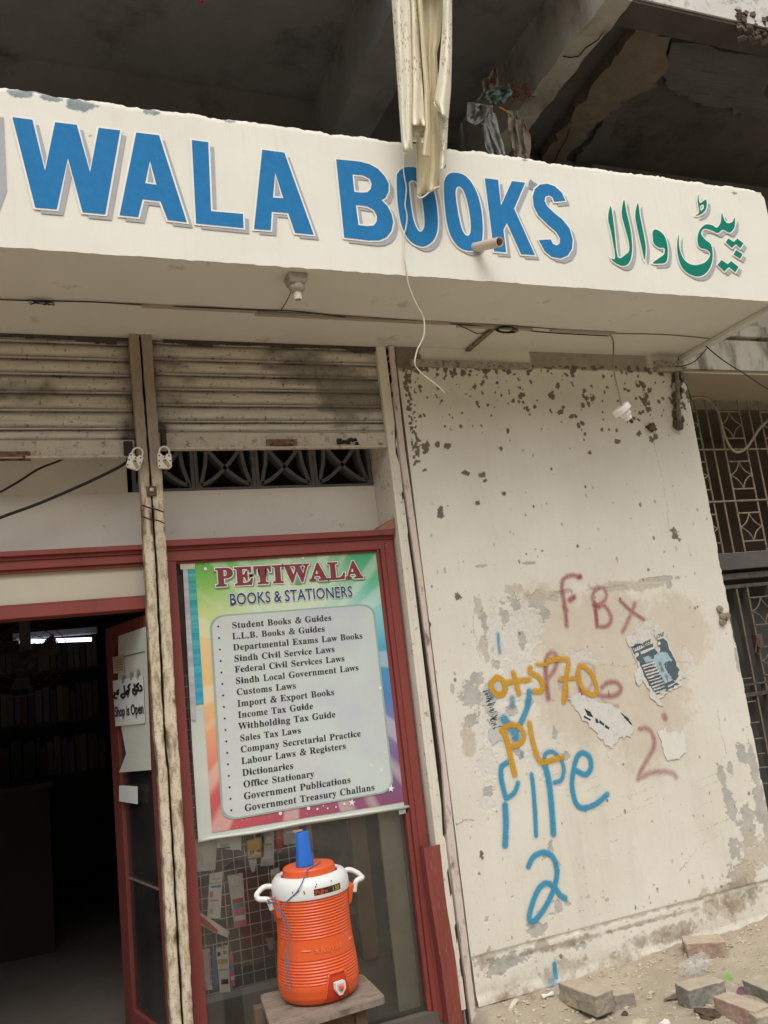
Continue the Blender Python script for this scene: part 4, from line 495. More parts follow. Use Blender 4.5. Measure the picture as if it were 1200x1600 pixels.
# ================================================================== UPPER BUILDING: BALCONY SLAB, BEAMS
bal = thing('balcony', (0, -.3, 4.6), 'sooty concrete balcony with cross beams above the shop canopy', 'balcony')
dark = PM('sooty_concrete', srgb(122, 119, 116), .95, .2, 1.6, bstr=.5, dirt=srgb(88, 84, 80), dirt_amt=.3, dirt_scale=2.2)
beamm = PM('weathered_concrete', srgb(158, 154, 144), .95, .18, 2.2, bstr=.5, dirt=srgb(112, 105, 94), dirt_amt=.35, dirt_scale=3, stretch=(1, 1, .5))
brownc = PM('broken_plaster', srgb(112, 102, 88), .95, .3, 3, bstr=.8, dirt=srgb(104, 92, 78), dirt_amt=.4, dirt_scale=6)
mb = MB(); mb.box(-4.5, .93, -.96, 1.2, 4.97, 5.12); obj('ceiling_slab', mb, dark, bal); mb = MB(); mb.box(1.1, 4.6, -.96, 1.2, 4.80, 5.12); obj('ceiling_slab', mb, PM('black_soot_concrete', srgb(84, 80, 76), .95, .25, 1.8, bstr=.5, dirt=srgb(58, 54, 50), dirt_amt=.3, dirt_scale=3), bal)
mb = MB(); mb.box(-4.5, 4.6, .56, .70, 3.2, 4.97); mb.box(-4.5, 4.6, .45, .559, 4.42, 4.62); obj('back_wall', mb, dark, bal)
def beam(name, x0, x1, za, zb, mat, y0=.6, y1=-.95, ztop=4.99):
    n = 60; ys = np.linspace(y0, y1, n); mb = MB(); V = []
    for i, y in enumerate(ys):
        tt = i/(n-1); zb_ = za+(zb-za)*tt + (vnoise(y*9, 3, 5)-.5)*.018 + (vnoise(y*40, 3, 6)-.5)*.008; dx = (vnoise(y*12, 8, 5)-.5)*.012
        V += [(x0+dx, y, zb_), (x1+dx*.7, y, zb_-.006), (x1, y, ztop), (x0, y, ztop)]
    F = [(0,1,2,3), tuple((n-1)*4+k for k in (3,2,1,0))]
    for i in range(n-1):
        for k in range(4): F.append((i*4+k, i*4+4+k, i*4+4+(k+1) % 4, i*4+(k+1) % 4))
    mb.add(V, F); return obj(name, mb, mat, bal, smooth=30)
beam('cross_beam', -.075, .155, 4.60, 4.56, dark); beam('cross_beam', .945, 1.085, 4.60, 4.60, beamm)
eb = MB(); eb.box(-4.5, .944, -.965, -.82, 4.965, 5.3); eb.box(1.086, 4.6, -.965, -.80, 4.605, 5.3); obj('edge_beam', eb, PM('edge_beam_paint', srgb(205, 200, 192), .9, .12, 3, dirt=srgb(120, 112, 104), dirt_amt=.25), bal)
db = MB(); db.box(1.086, 4.6, -.955, -.80, 4.585, 4.604); obj('beam_underside', db, PM('dark_beam_concrete', srgb(72, 66, 62), .95, .3, 5), bal)  # underside strip in a darker colour than the rest of the edge beam
def rough_slab(name, px_poly, y, mat, depth=.05, seed=3, z=None):
    """chunk of broken plaster hanging under the slab, outline unprojected on a horizontal plane z"""
    P = [atz(px, py, z) for px, py in px_poly]; loop = [(p.x, p.y) for p in P]
    L = []
    r = random.Random(seed)
    for a, b in zip(loop, loop[1:]+loop[:1]):
        for k in range(6):
            u = k/6; L.append((a[0]+(b[0]-a[0])*u+r.gauss(0, .014), a[1]+(b[1]-a[1])*u+r.gauss(0, .014)))
    if area(L) > 0: L = L[::-1]
    mb = MB(); mb.prism(L, lambda u, v, w: Vector((u, v, z+w)), depth); o = obj(name, mb, mat, bal)
    s = o.modifiers.new('sub', 'SUBSURF'); s.subdivision_type = 'SIMPLE'; s.levels = s.render_levels = 3; tx = bpy.data.textures.new('lumps', 'CLOUDS'); tx.noise_scale = .09; dm = o.modifiers.new('rough', 'DISPLACE'); dm.texture = tx; dm.strength = .022; dm.texture_coords = 'GLOBAL'; dm.direction = 'Z'; return o
rough_slab('broken_plaster', [(1000,40),(1045,60),(1042,110),(1025,135),(975,160),(930,195),(890,240),(870,258),(845,256),(880,200),(930,130),(975,75)], 0, brownc, .07, 3, 4.73)
rough_slab('broken_plaster', [(1050,70),(1200,90),(1200,190),(1150,175),(1090,160),(1035,135)], 0, PM('grey_slab_patch', srgb(88, 86, 83), .95, .2, 3), .05, 5, 4.76)
rough_slab('broken_plaster', [(985,150),(960,200),(925,262),(895,258),(925,215),(960,165)], 0, PM('grey_slab_patch', srgb(112, 108, 104)), .03, 8, 4.775)
ck = MB(); pts = [atz(px, py, 4.597) for px, py in [(978,5),(962,30),(945,45),(935,62),(915,75),(905,88),(890,90),(880,88)]]; ck.tube(pts, .003, 5); obj('crack', ck, PM('crack_dark', (.02, .018, .015), 1), bal); ck = MB()
pts = [atz(px, py, 4.728) for px, py in [(893,190),(886,215),(872,240),(865,255)]]; ck.tube(pts, .003, 5); obj('crack', ck, PM('crack_dark', (.02, .018, .015), 1), bal)
rb = MB(); r = random.Random(4)
for k in range(60):
    q = at(r.uniform(1148, 1200), 0, -.975); q.z = atp(1172, r.uniform(16, 62), (0,-.975,0), (0,1,0)).z; s = r.uniform(.006, .014); q.y += .016
    M = Matrix.Rotation(r.uniform(0, 3), 3, 'Z') @ Matrix.Rotation(r.uniform(0, 3), 3, 'X')
    rb.hexa([q+M @ Vector((a*s*1.4, b*s, -s)) for a, b in ((-1,-1),(1,-1),(1,1),(-1,1))], [q+M @ Vector((a*s*1.2, b*s*.8, s*.8)) for a, b in ((-1,-1),(1,-1),(1,1),(-1,1))])
obj('exposed_brick', rb, PM('old_brick', srgb(88, 74, 66), .95, .4, 20), bal)
# ================================================================== SHOP ROOM
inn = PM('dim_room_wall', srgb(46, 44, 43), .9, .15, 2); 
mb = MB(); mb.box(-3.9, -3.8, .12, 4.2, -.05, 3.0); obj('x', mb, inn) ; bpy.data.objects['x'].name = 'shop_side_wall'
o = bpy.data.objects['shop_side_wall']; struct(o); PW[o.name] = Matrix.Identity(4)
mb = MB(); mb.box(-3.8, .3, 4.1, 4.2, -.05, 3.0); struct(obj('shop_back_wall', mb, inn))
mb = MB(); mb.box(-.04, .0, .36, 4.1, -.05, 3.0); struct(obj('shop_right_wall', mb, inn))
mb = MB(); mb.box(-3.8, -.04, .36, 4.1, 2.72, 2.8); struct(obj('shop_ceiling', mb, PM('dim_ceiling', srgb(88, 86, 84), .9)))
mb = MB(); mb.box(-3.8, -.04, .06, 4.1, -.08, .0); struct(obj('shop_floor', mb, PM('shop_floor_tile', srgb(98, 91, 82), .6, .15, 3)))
# upper wall band between shutter and frames, with reveals
uw = thing('upper_wall', (-.7, .25, 2.2), 'cream painted wall band between the roller shutters and the red frames', 'wall')
creamw = PM('cream_inner_paint', srgb(230, 224, 211), .88, .07, 2.2, bstr=.2, dirt=srgb(140, 126, 104), dirt_amt=.0, dirt_scale=12)
mb = MB(); mb.box(-3.4, -.095, .25, .355, 2.16, 2.465); mb.box(-3.4, -1.335, .25, .355, 2.4655, 3.138); obj('wall_band', mb, creamw, uw)
mb = MB(); mb.box(-.094, -.045, .0, .355, 0, 3.138); obj('reveal', mb, PM('reveal_paint', srgb(220, 213, 197), .9, .08, 5, dirt=srgb(118, 104, 84), dirt_amt=.12, dirt_scale=26), uw)
# ================================================================== ROLLER SHUTTERS
t = NT('shutter_paint'); gr = t.attr('grime'); n1 = t.noise(6, 6, .7); n2 = t.noise(48, 5, .7); ns = t.noise(10, 5, .7, t.scalevec(t.co(), (.5, 1, 6)))
c = t.mix(t.rng(n1, .3, .7), srgb(200, 190, 175), srgb(218, 210, 196)); c = t.mix(t.rng(ns, .48, .75, 0, .6), c, srgb(150, 134, 114)); c = t.mix(t.rng(n2, .58, .66, 0, .8), c, srgb(92, 76, 62))
c = t.mix(t.math('MULTIPLY', gr, t.rng(n1, .2, .65, .55, 1)), c, srgb(58, 47, 38))
t.bsdf(c, .6, 0, n2, .25, .002, .35); shm = t.m
barm = PM('shutter_bar_paint', srgb(192, 182, 164), .65, .12, 8, dirt=srgb(88, 70, 54), dirt_amt=.2, dirt_scale=30)
def shutter(label, x0, x1, zbar, lines, seed, greasy):
    root = thing('roller_shutter', ((x0+x1)/2, .03, zbar), label, 'shutter', 'half-raised roller shutters')
    prof = []
    zz = [zbar+.083]+lines
    for a, b in zip(zz, zz[1:]):
        h = b-a
        for u, d, g in ((0,.004,1),(.03,-.009,.25),(.10,-.009,.15),(.13,.002,.9),(.2,-.001,.5),(.35,-.006,.05),(.55,-.008,0),(.75,-.006,.1),(.88,-.001,.55),(.985,.003,1)): prof.append((a+u*h, d, g))
    xs_ = np.arange(x0, x1+.006, .012); P = np.array(prof); X = np.tile(xs_, (len(P), 1)); Z = np.tile(P[:, 0:1], (1, len(xs_))); Yo = .03+np.tile(P[:, 1:2], (1, len(xs_)))
    Z = Z + (fbm(X, Z*0, 2, 3, seed)-.5)*.006; Yo = Yo + (fbm(X, Z, 6, 3, seed+1)-.5)*.005
    G = np.tile(P[:, 2:3], (1, len(xs_)))*(.55+.6*fbm(X, Z, 9, 4, seed+2))
    e0 = np.exp(-(X-x0)/.05)+np.exp(-(x1-X)/.05); G = np.maximum(G, e0*(.4+.9*fbm(X, Z, 14, 4, seed+3))); G = np.maximum(G, .75*sstep(.52, .72, fbm(X, Z*2, 3.5, 5, seed+8))); gx, gz = greasy
    G = np.maximum(G, 1.5*np.exp(-((X-gx)/.05)**2-((Z-gz)/.10)**2)*(.5+fbm(X, Z, 25, 3, seed+4)))
    o = gridmesh('curtain', X, Yo, Z, shm, root); setattr_pt(o, 'grime', np.clip(G, 0, 1).ravel()); o.data.set_sharp_from_angle(angle=R_(35))
    mb = MB(); mb.box(x0+.002, x1-.002, .014, .034, zbar, zbar+.082); mb.box(x0+.002, x1-.002, .002, .0135, zbar, zbar+.012); obj('bottom_bar', mb, barm, root, bevel=.003)
    return root
sz = lambda px, ys, y=.03: [at(px, q, y).z for q in ys]
Lr = sz(247, (661, 635, 610, 586.5, 563, 538, 514)); Ll = sz(100, (672, 643, 615, 587, 562, 537, 512))
sR = shutter('weathered cream roller shutter raised above the banner window', -1.213, -.045, at(260, 704, .02).z, [z+.0 for z in Lr][0:], 11, (-1.2, 2.66))
sL = shutter('weathered cream roller shutter raised above the open shop doorway', -2.75, -1.312, at(100, 717, .02).z, Ll, 23, (-1.33, 2.66))
for root, px, y0 in ((sR, 441, 692), (sL, 18, 712)):
    q = at(px, y0, .0); mb = MB(); mb.box(q.x-.075, q.x+.075, .004, .0125, q.z-.02, q.z+.02); mb.tube([q+Vector((-.05,.004,-.006)), q+Vector((-.045,-.016,-.004)), q+Vector((.045,-.016,-.004)), q+Vector((.05,.004,-.006))], .006, 8)
    obj('pull_handle', mb, PM('rusty_handle', srgb(132, 104, 82), .8, .35, 30, dirt=srgb(60, 44, 34), dirt_amt=.5, dirt_scale=40), root)
mb = MB()
for k in range(9): mb.tube([at(530+k*3.4, 690+rng.gauss(0, 3), .012), at(531+k*3.4, 693+rng.gauss(0, 3), .009)], rng.uniform(.006, .016), 7)
obj('tar_smear', mb, PM('dark_tar', srgb(52, 42, 36), .8), sR)
# ------------------------------------------------ channel post between the shutters
t = NT('flaking_post'); fl = t.attr('flake'); vs_ = t.scalevec(t.co(), (1.6, 1, .5)); n1 = t.noise(5, 5, .65, vs_); n2 = t.noise(26, 7, .75, vs_); n3 = t.noise(120, 3, .7); zz = t.sep(t.co())[2]
c = t.mix(t.rng(n1, .3, .7), srgb(200, 186, 158), srgb(222, 211, 188)); c = t.mix(t.rng(n2, .47, .62, 0, .9), c, srgb(146, 124, 96)); c = t.mix(t.rng(n3, .58, .68, 0, .8), c, srgb(92, 74, 56))
c = t.mix(t.math('MULTIPLY', fl, t.rng(n2, .25, .6, .3, 1)), c, srgb(92, 74, 56))
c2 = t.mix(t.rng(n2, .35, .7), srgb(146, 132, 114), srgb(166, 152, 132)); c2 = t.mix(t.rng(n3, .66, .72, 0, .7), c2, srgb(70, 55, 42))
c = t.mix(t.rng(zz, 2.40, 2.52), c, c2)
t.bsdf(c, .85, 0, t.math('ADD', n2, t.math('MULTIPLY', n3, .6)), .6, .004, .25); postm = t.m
post = thing('shutter_post', (-1.3, -.02, 0), 'flaking cream double-channel post between the two shutters, with a bolt plate', 'post')
def strip(name, pxl, pxr, y, dep, mat, parent, n=220, m=14, chip=.006, seed=1):
    """long upright strip whose left and right edges follow two photograph polylines on the plane y"""
    def edge(P):
        Q = [at(a, b, y) for a, b in P]; z = [q.z for q in Q][::-1]; x = [q.x for q in Q][::-1]; return z, x
    zl, xl = edge(pxl); zr, xr = edge(pxr); za, zb = max(min(zl[0], zr[0]), -.19), min(zl[-1], zr[-1])
    Zs = np.linspace(za, zb, n); U = np.linspace(0, 1, m); Z, u = np.meshgrid(Zs, U, indexing='ij')
    L = np.interp(Z, zl, xl)+(fbm(Z, Z*0, 25, 4, seed)-.5)*chip; Rr = np.interp(Z, zr, xr)+(fbm(Z, Z*0, 25, 4, seed+9)-.5)*chip
    X = L+(Rr-L)*u; e = np.minimum(u, 1-u); Y = y-.004*np.sqrt(np.clip(e*8, 0, 1))+(fbm(X, Z, 30, 4, seed+3)-.5)*.004
    Y[:, 0] = Y[:, -1] = y+dep; X[:, 0] = X[:, 1]; X[:, -1] = X[:, -2]
    o = gridmesh(name, X, Y, Z, mat, parent, smooth=True); setattr_pt(o, 'flake', np.clip((1-e*5)*fbm(X, Z, 18, 4, seed+5)*1.6+sstep(.58, .7, fbm(X, Z, 7, 4, seed+6)), 0, 1).ravel())
    me = o.data; me.set_sharp_from_angle(angle=R_(50)); return o
SEAM = [(218,519),(224,600),(236,760),(245,900),(258.3,1166.7),(262.5,1200),(284,1575),(287,1630),(297,1760)]
LEFT = [(200,516),(206,600),(217,740),(226,900),(240,1150),(245.5,1200),(265,1590),(267,1630),(275,1760)]
RIGHT = [(237.5,516),(243,600),(255,745),(264,900),(279,1150),(283,1200),(303,1590),(306,1630),(315,1760)]
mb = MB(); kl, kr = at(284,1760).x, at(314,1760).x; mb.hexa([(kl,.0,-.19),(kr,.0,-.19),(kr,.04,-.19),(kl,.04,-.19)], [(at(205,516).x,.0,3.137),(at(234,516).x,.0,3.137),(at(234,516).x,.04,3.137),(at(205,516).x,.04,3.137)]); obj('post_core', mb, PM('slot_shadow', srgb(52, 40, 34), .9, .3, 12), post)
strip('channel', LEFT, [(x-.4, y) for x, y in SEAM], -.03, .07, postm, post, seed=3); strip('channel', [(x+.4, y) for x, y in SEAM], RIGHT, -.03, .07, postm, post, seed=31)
mb = MB(); q = at(236.5, 768, -.034); mb.box(q.x-.021, q.x+.021, -.046, -.034, q.z-.022, q.z+.022); obj('bolt_plate', mb, PM('rusty_plate', srgb(120, 92, 70), .8, .4, 30, dirt=srgb(60, 42, 30), dirt_amt=.5, dirt_scale=60), post, bevel=.002)
mb = MB(); mb.lathe([(.010,0),(.010,.006),(.006,.010),(.001,.011)], (q.x, -.046, q.z+.004), 12, Matrix.Rotation(R_(90), 3, 'X')); obj('bolt', mb, PM('zinc_bolt', srgb(190, 182, 168), .45, .1, 40, metal=.8), post, smooth=40)
mb = MB(); mb.tube([at(*p, -.036) for p in [(221,789),(232,793),(245,796),(256,800)]], .0028, 5); mb.tube([at(*p, -.036) for p in [(222,807),(234,811),(247,813),(257,818)]], .0024, 5); obj('joint_crack', mb, PM('rust_crack', srgb(66, 48, 36), 1), post)
# ------------------------------------------------ right channel by the wall
rc = thing('shutter_channel', (-.02, 0, 0), 'pale steel shutter channel with a dark slot between the red window frame and the wall', 'channel')
CL = [(606,541),(616,640),(621.5,700),(640,830),(650,900),(672,1060),(690,1200),(697,1322),(735,1600),(738,1630),(754,1760)]
CR = [(616.5,541),(627,640),(634,700),(652,830),(661.5,900),(683,1080),(698.5,1200),(715,1330),(746,1590),(751,1630),(767,1760)]
chm = PM('pale_channel_paint', srgb(206, 192, 180), .75, .08, 6, dirt=srgb(110, 92, 76), dirt_amt=.22, dirt_scale=24, stretch=(1, 1, .4))
strip('flange', CL, CR, -.012, .06, chm, rc, 240, 8, .004, 7)
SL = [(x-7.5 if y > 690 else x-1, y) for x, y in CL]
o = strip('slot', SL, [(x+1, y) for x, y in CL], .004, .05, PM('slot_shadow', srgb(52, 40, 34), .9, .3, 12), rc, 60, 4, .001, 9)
o = strip('inner_strip', [(610,712),(628,828),(634,900),(668,1200),(683,1320),(692,1400),(729,1600),(732,1630),(748,1760)], [(x-6.5, y) for x, y in CL[2:]], .0, .05, PM('reveal_paint', srgb(208, 199, 180)), rc, 200, 5, .003, 10)
# ================================================================== PADLOCKS
lockm = PM('padlock_steel', srgb(226, 220, 204), .4, .1, 30, metal=.2, bstr=.15, dirt=srgb(120, 104, 80), dirt_amt=.12, dirt_scale=50)
rivm = PM('padlock_rivet', srgb(84, 76, 66), .5, .1, metal=.6)
def padlock(label, px, py, ang, cover_ang):
    q = at(px, py, -.05); root = thing('padlock', q, label, 'padlock', 'padlocks hanging from the shutter ends')
    M = Matrix.Rotation(R_(ang), 3, 'Y'); T = lambda u, v, w: q+M @ Vector((u, w, v))
    P = [(-.031,.028),(-.029,.033),(-.014,.034),(-.009,.025),(.004,.024),(.009,.034),(.025,.035),(.030,.030),(.031,-.024),(.022,-.033),(-.022,-.033),(-.029,-.026)]
    P = [(a, b) for a, b in P]; P = P if area(P) > 0 else P[::-1]
    mb = MB(); mb.prism(P, lambda u, v, w: T(u, v, w-.008), .020); obj('lock_body', mb, lockm, root, bevel=.002)
    mb = MB(); mb.tube([T(-.022,.03,.002), T(-.022,.045,.002)]+[T(.0-.022*math.cos(a), .045+.024*math.sin(a), .002) for a in np.linspace(.2, math.pi-.2, 12)]+[T(.022,.045,.002), T(.022,.03,.002)], .0042, 10); obj('shackle', mb, lockm, root, smooth=True)
    mb = MB()
    for u, v in ((-.023,.024),(.019,.025),(-.001,.017),(-.024,0),(.024,.002),(-.023,-.023),(.023,-.02)): mb.lathe([(.0036,0),(.003,.0022),(.0008,.003)], T(u, v, -.0082), 10, M @ Matrix.Rotation(R_(90), 3, 'X'))
    obj('rivets', mb, rivm, root)
    a = R_(cover_ang); mb = MB(); C = [(-.008,.008),(-.008,-.03),(.008,-.03),(.008,.008),(.0,.013)]; C = [(u*math.cos(a)-v*math.sin(a)+.002, u*math.sin(a)+v*math.cos(a)-.002) for u, v in C]
    if area(C) < 0: C = C[::-1]
    mb.prism(C, lambda u, v, w: T(u, v, w-.0115), .0032); cv = obj('keyhole_cover', mb, PM('cover_steel', srgb(166, 154, 122), .45, .1, metal=.5), root, bevel=.001)
    mb = MB(); mb.lathe([(.004,0),(.0035,.0025),(.001,.003)], T(.002, .002, -.0118), 10, M @ Matrix.Rotation(R_(90), 3, 'X')); obj('pivot', mb, rivm, cv)
    return root
padlock('steel padlock tilted to one side with its keyhole cover swung open, at the doorway shutter', 210, 722, 21, 42); padlock('upright steel padlock left of the lattice vent, at the banner window shutter', 257, 721, 3, 38)
mb = MB(); mb.box(*[at(193, 700, -.0).x, at(207, 700, 0).x], -.012, .004, at(210, 712, 0).z, at(210, 690, 0).z); tag(obj('shutter_hasp', mb, PM('hasp_dark', srgb(46, 38, 32), .7, .3, 20), bevel=.003), 'dark greasy hasp behind the tilted padlock', 'hasp')
mb = MB(); mb.box(*[at(252, 700, 0).x, at(259, 700, 0).x], -.052, .004, at(255, 699, 0).z, at(255, 676, 0).z); tag(obj('shutter_hasp', mb, PM('hasp_dark', srgb(46, 38, 32)), bevel=.003), 'rusty hasp bar behind the upright padlock', 'hasp')
# ================================================================== LATTICE VENT
vent = thing('lattice_vent', (-.7, .3, 2.47), 'dark concrete breeze-block vent with crossing curved ribs under the right shutter', 'vent')
vm = PM('breeze_block', srgb(112, 112, 112), .9, .15, 10, dirt=srgb(66, 64, 62), dirt_amt=.2, dirt_scale=10)
z0 = 2.468; z1v = 2.80; bnd = [at(x, 735, .27).x for x in (205, 303, 398, 489, 579)]; bnd[-1] = -.098
for k in range(4):
    a, b = bnd[k], bnd[k+1]; mb = MB(); fw = .018
    mb.box(a+.001, a+fw, .255, .345, z0, z1v); mb.box(b-fw, b-.001, .255, .345, z0, z1v); mb.box(a+fw, b-fw, .255, .345, z0, z0+.012); mb.box(a+fw, b-fw, .255, .345, z1v-.03, z1v)
    H = b-a-2*fw; x0 = a+fw
    zc = z0+.012; hh = H*.95
    def rib(P):
        w2 = .009; L = []; Rr = []
        P = [Vector(p) for p in P]
        for i, p in enumerate(P):
            tt = (P[min(i+1, len(P)-1)]-P[max(i-1, 0)]).normalized(); nn = Vector((-tt.y, tt.x)); L.append(p+nn*w2); Rr.append(p-nn*w2)
        for i in range(len(P)-1):
            y0, y1 = .26, .335; q = [Rr[i], Rr[i+1], L[i+1], L[i]]
            mb.add([(c.x, y0, c.y) for c in q]+[(c.x, y1, c.y) for c in q], [(0,1,2,3),(7,6,5,4),(0,4,5,1),(1,5,6,2),(2,6,7,3),(3,7,4,0)])
    A = np.linspace(0, 1, 10)
    rib([(x0+H*(.04+.92*u), zc+hh*(.06+.94*u**1.5)) for u in A]); rib([(x0+H*(.96-.92*u), zc+hh*(.06+.94*u**1.5)) for u in A])
    rib([(x0+H*(.04+.5*u*0+.92*u), zc+hh*(1-.0*u)-hh*.94*(1-(1-u)**1.0)*.02+hh*.0) for u in A][:2])
    rib([(x0+H*.02, zc), (x0+H*.14, zc+hh*.45), (x0+H*.2, zc+hh)]); rib([(x0+H*.98, zc), (x0+H*.86, zc+hh*.45), (x0+H*.8, zc+hh)])
    obj('lattice_block', mb, vm, vent)
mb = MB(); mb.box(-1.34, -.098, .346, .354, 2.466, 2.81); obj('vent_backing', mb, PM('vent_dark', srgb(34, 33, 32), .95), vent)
# ================================================================== RED FRAMES
redw = PM('red_brown_wood_paint', srgb(136, 66, 60), .55, .1, 5, bstr=.35, bscale=50, dirt=srgb(98, 48, 44), dirt_amt=.1, dirt_scale=8, spec=.4, stretch=(1, 1, .25))
redw2 = PM('worn_red_paint', srgb(132, 66, 58), .65, .14, 6, bstr=.4, dirt=srgb(150, 132, 116), dirt_amt=.10, dirt_scale=34, stretch=(6, 6, .5))
GY = .10                                     # glass plane
win = thing('display_window', (-.65, .1, 0), 'display window in a red-brown wooden frame right of the flaking post', 'window')
zt = at(440, 836, .05).z
mb = MB(); mb.box(-1.27, -.098, .035, .19, zt-.028, zt); mb.box(-1.27, -.100, .055, .19, zt-.045, zt-.0285); mb.box(-1.27, -.102, .062, .19, zt-.092, zt-.0455); mb.box(-1.27, -.19, .075, .19, zt-.104, zt-.0925); obj('head_rail', mb, redw, win, bevel=.002)
xi = at(640, 1250, .06).x; 
mb = MB(); mb.box(xi, -.104, .062, .19, -.2, zt-.093); mb.box(xi-.02, xi-.001, .078, .19, -.2, zt-.105); mb.box(xi+.022, -.112, .054, .0615, -.04, zt-.06); obj('right_jamb', mb, redw, win, bevel=.002)
zb = at(690, 1318, .0).z
mb = MB(); 
strip('jamb_cover', [(655,1318),(667,1400),(683,1500),(696,1600),(699,1630),(714,1760)], [(691.5,1318),(700,1400),(716,1500),(728,1600),(731,1630),(746,1760)], -.002, .05, redw2, win, 80, 8, .003, 77)
xl = at(285, 1100, .06).x
mb = MB(); mb.box(-1.285, at(297, 1200, .062).x, .062, .19, -.2, zt-.093); obj('left_jamb', mb, redw, win, bevel=.002)
mb = MB(); mb.box(-1.27, -.13, .062, .19, -.21, -.165); obj('bottom_rail', mb, redw, win, bevel=.002)
mb = MB(); q = at(604, 822, .04); mb.hexa([(q.x-.05,.05,zt+.001),(-.097,.03,zt+.001),(-.097,.24,zt+.001),(q.x-.05,.24,zt+.001)], [(-.11,.05,zt+.05),(-.097,.03,zt+.055),(-.097,.24,zt+.055),(-.11,.24,zt+.05)]); obj('corner_wedge', mb, PM('bare_wood', srgb(150, 108, 84), .8, .15, 12), win)
t = NT('window_glass'); fr = t.n('Fresnel'); fr.inputs[0].default_value = 1.5; tr = t.n('BsdfTransparent'); gl = t.n('BsdfGlossy'); gl.inputs['Roughness'].default_value = .03; mx = t.n('MixShader'); tr.inputs[0].default_value = (.98, .98, .97, 1)
df = t.n('BsdfDiffuse'); df.inputs[0].default_value = (.55, .55, .5, 1); m2 = t.n('MixShader')
t.l(t.rng(t.noise(3, 5, .7), .35, .8, .02, .08), m2.inputs[0]); t.l(tr.outputs[0], m2.inputs[1]); t.l(df.outputs[0], m2.inputs[2])
t.l(t.math('MULTIPLY', fr.outputs[0], 1.1), mx.inputs[0]); t.l(m2.outputs[0], mx.inputs[1]); t.l(gl.outputs[0], mx.inputs[2]); t.l(mx.outputs[0], t.o.inputs[0]); glassm = t.m
mb = MB(); mb.box(-1.28, xi, GY, GY+.005, -.16, zt-.1); obj('pane', mb, glassm, win)
# door frame with transom panel over the doorway
dfm = thing('door_frame', (-1.9, .08, 0), 'red-brown door frame with a cream transom panel over the open doorway', 'door frame')
z2, z3, z4 = at(110, 869, .08).z+.03, at(110, 871, .08).z, at(113, 938, .06).z
zA_, zB_ = at(110, 857, .05).z, at(110, 882, .08).z
mb = MB(); mb.box(-3.2, -1.30, .04, .2, zA_-.022, zA_); mb.box(-3.2, -1.30, .058, .2, zA_-.038, zA_-.0225); mb.box(-3.2, -1.30, .066, .2, zA_-.075, zA_-.0385); mb.box(-3.2, -1.30, .08, .2, zA_-.09, zA_-.0755); obj('top_rail', mb, redw, dfm, bevel=.002)
zC = at(113, 939, .06).z; zD = at(113, 959.5, .06).z
mb = MB(); mb.box(-3.2, -1.30, .06, .2, zD, zC-.008); mb.box(-3.2, -1.30, .072, .2, zC-.0078, zC+.004); obj('lower_rail', mb, redw, dfm, bevel=.002)
mb = MB(); mb.box(-3.2, -1.30, .10, .12, zC+.004, zA_-.09); obj('transom_panel', mb, PM('transom_paint', srgb(200, 193, 172), .7, .05, 3), dfm)
mb = MB(); mb.box(-3.3, -2.62, .06, .2, 0, zD); obj('side_panel', mb, redw, dfm)
# ================================================================== SHOP DOOR (opened inward)
H0 = Vector((-1.290, .10, 0)); q1 = Vector((-1.475, .86, 0)); DU = (q1-H0).normalized(); DN = Vector((-DU.y, DU.x, 0)); DL = (q1-H0).length
if DN.x > 0: DN = -DN
ZT = 1.872
door = thing('shop_door', H0, 'red-framed glass shop door standing open inward, with paper notices taped on it', 'door')
def dbox(mb, a, b, z0, z1, w0=-.02, w1=.02):
    c = [H0+DU*u+DN*w for u, w in ((a,w0),(b,w0),(b,w1),(a,w1))]; mb.hexa([(p.x,p.y,z0) for p in c], [(p.x,p.y,z1) for p in c]); return mb
def datp(px, py, lift=.024): return atp(px, py, H0+DN*lift, DN)
sx = (datp(175, 1000)-H0).dot(DU)
doorred = PM('dull_door_paint', srgb(112, 52, 46), .65, .14, 5, bstr=.35, bscale=50, dirt=srgb(84, 44, 38), dirt_amt=.3, dirt_scale=6, stretch=(1, 1, .25))
obj('free_stile', dbox(MB(), sx, sx+.12, .03, ZT), doorred, door, bevel=.003); obj('hinge_stile', dbox(MB(), 0, .035, .03, ZT), doorred, door, bevel=.003)
obj('top_rail', dbox(MB(), .05, sx, ZT-.09, ZT), doorred, door, bevel=.003); obj('bottom_rail', dbox(MB(), .05, sx, .03, .16), doorred, door, bevel=.003)
obj('pane', dbox(MB(), .035, sx, .16, ZT-.09, -.003, .003), glassm, door)
obj('glazing_bar', dbox(MB(), .05, sx, datp(210, 1379).z-.004, datp(210, 1379).z+.004, -.006, .006), PM('thin_bar', srgb(120, 100, 92), .6), door)
def dpaper(name, px, lift, mat, label, cat, nseg=1):
    lift += .016
    P = [datp(a, b, lift) for a, b in px]; U = [((p-H0).dot(DU), p.z) for p in P]; U = U if area(U) > 0 else U[::-1]
    mb = MB(); L = U[::-1] if True else U
    # front faces DN: u axis runs away from viewer's right, so flip orientation
    fr_ = lambda u, v, w: H0+DU*(-u)+DN*(lift-w)+Vector((0,0,v)); V = [(-a, b) for a, b in U]; V = V if area(V) > 0 else V[::-1]
    mb.prism(V, fr_, .0012); return tag(obj(name, mb, mat), label, cat)
paper = PM('white_paper', srgb(206, 210, 204), .8, .04, 12); paper2 = PM('lined_paper', srgb(190, 192, 182), .85, .06, 6, stretch=(1, 1, 9))
dpaper('wrapping_paper', [(185,994),(228,979),(232,1100),(236,1203),(186,1207),(197,1178),(190,1140),(184,1090)], .008, paper2, 'large ruled sheet taped behind the shop notice on the open door', 'paper')
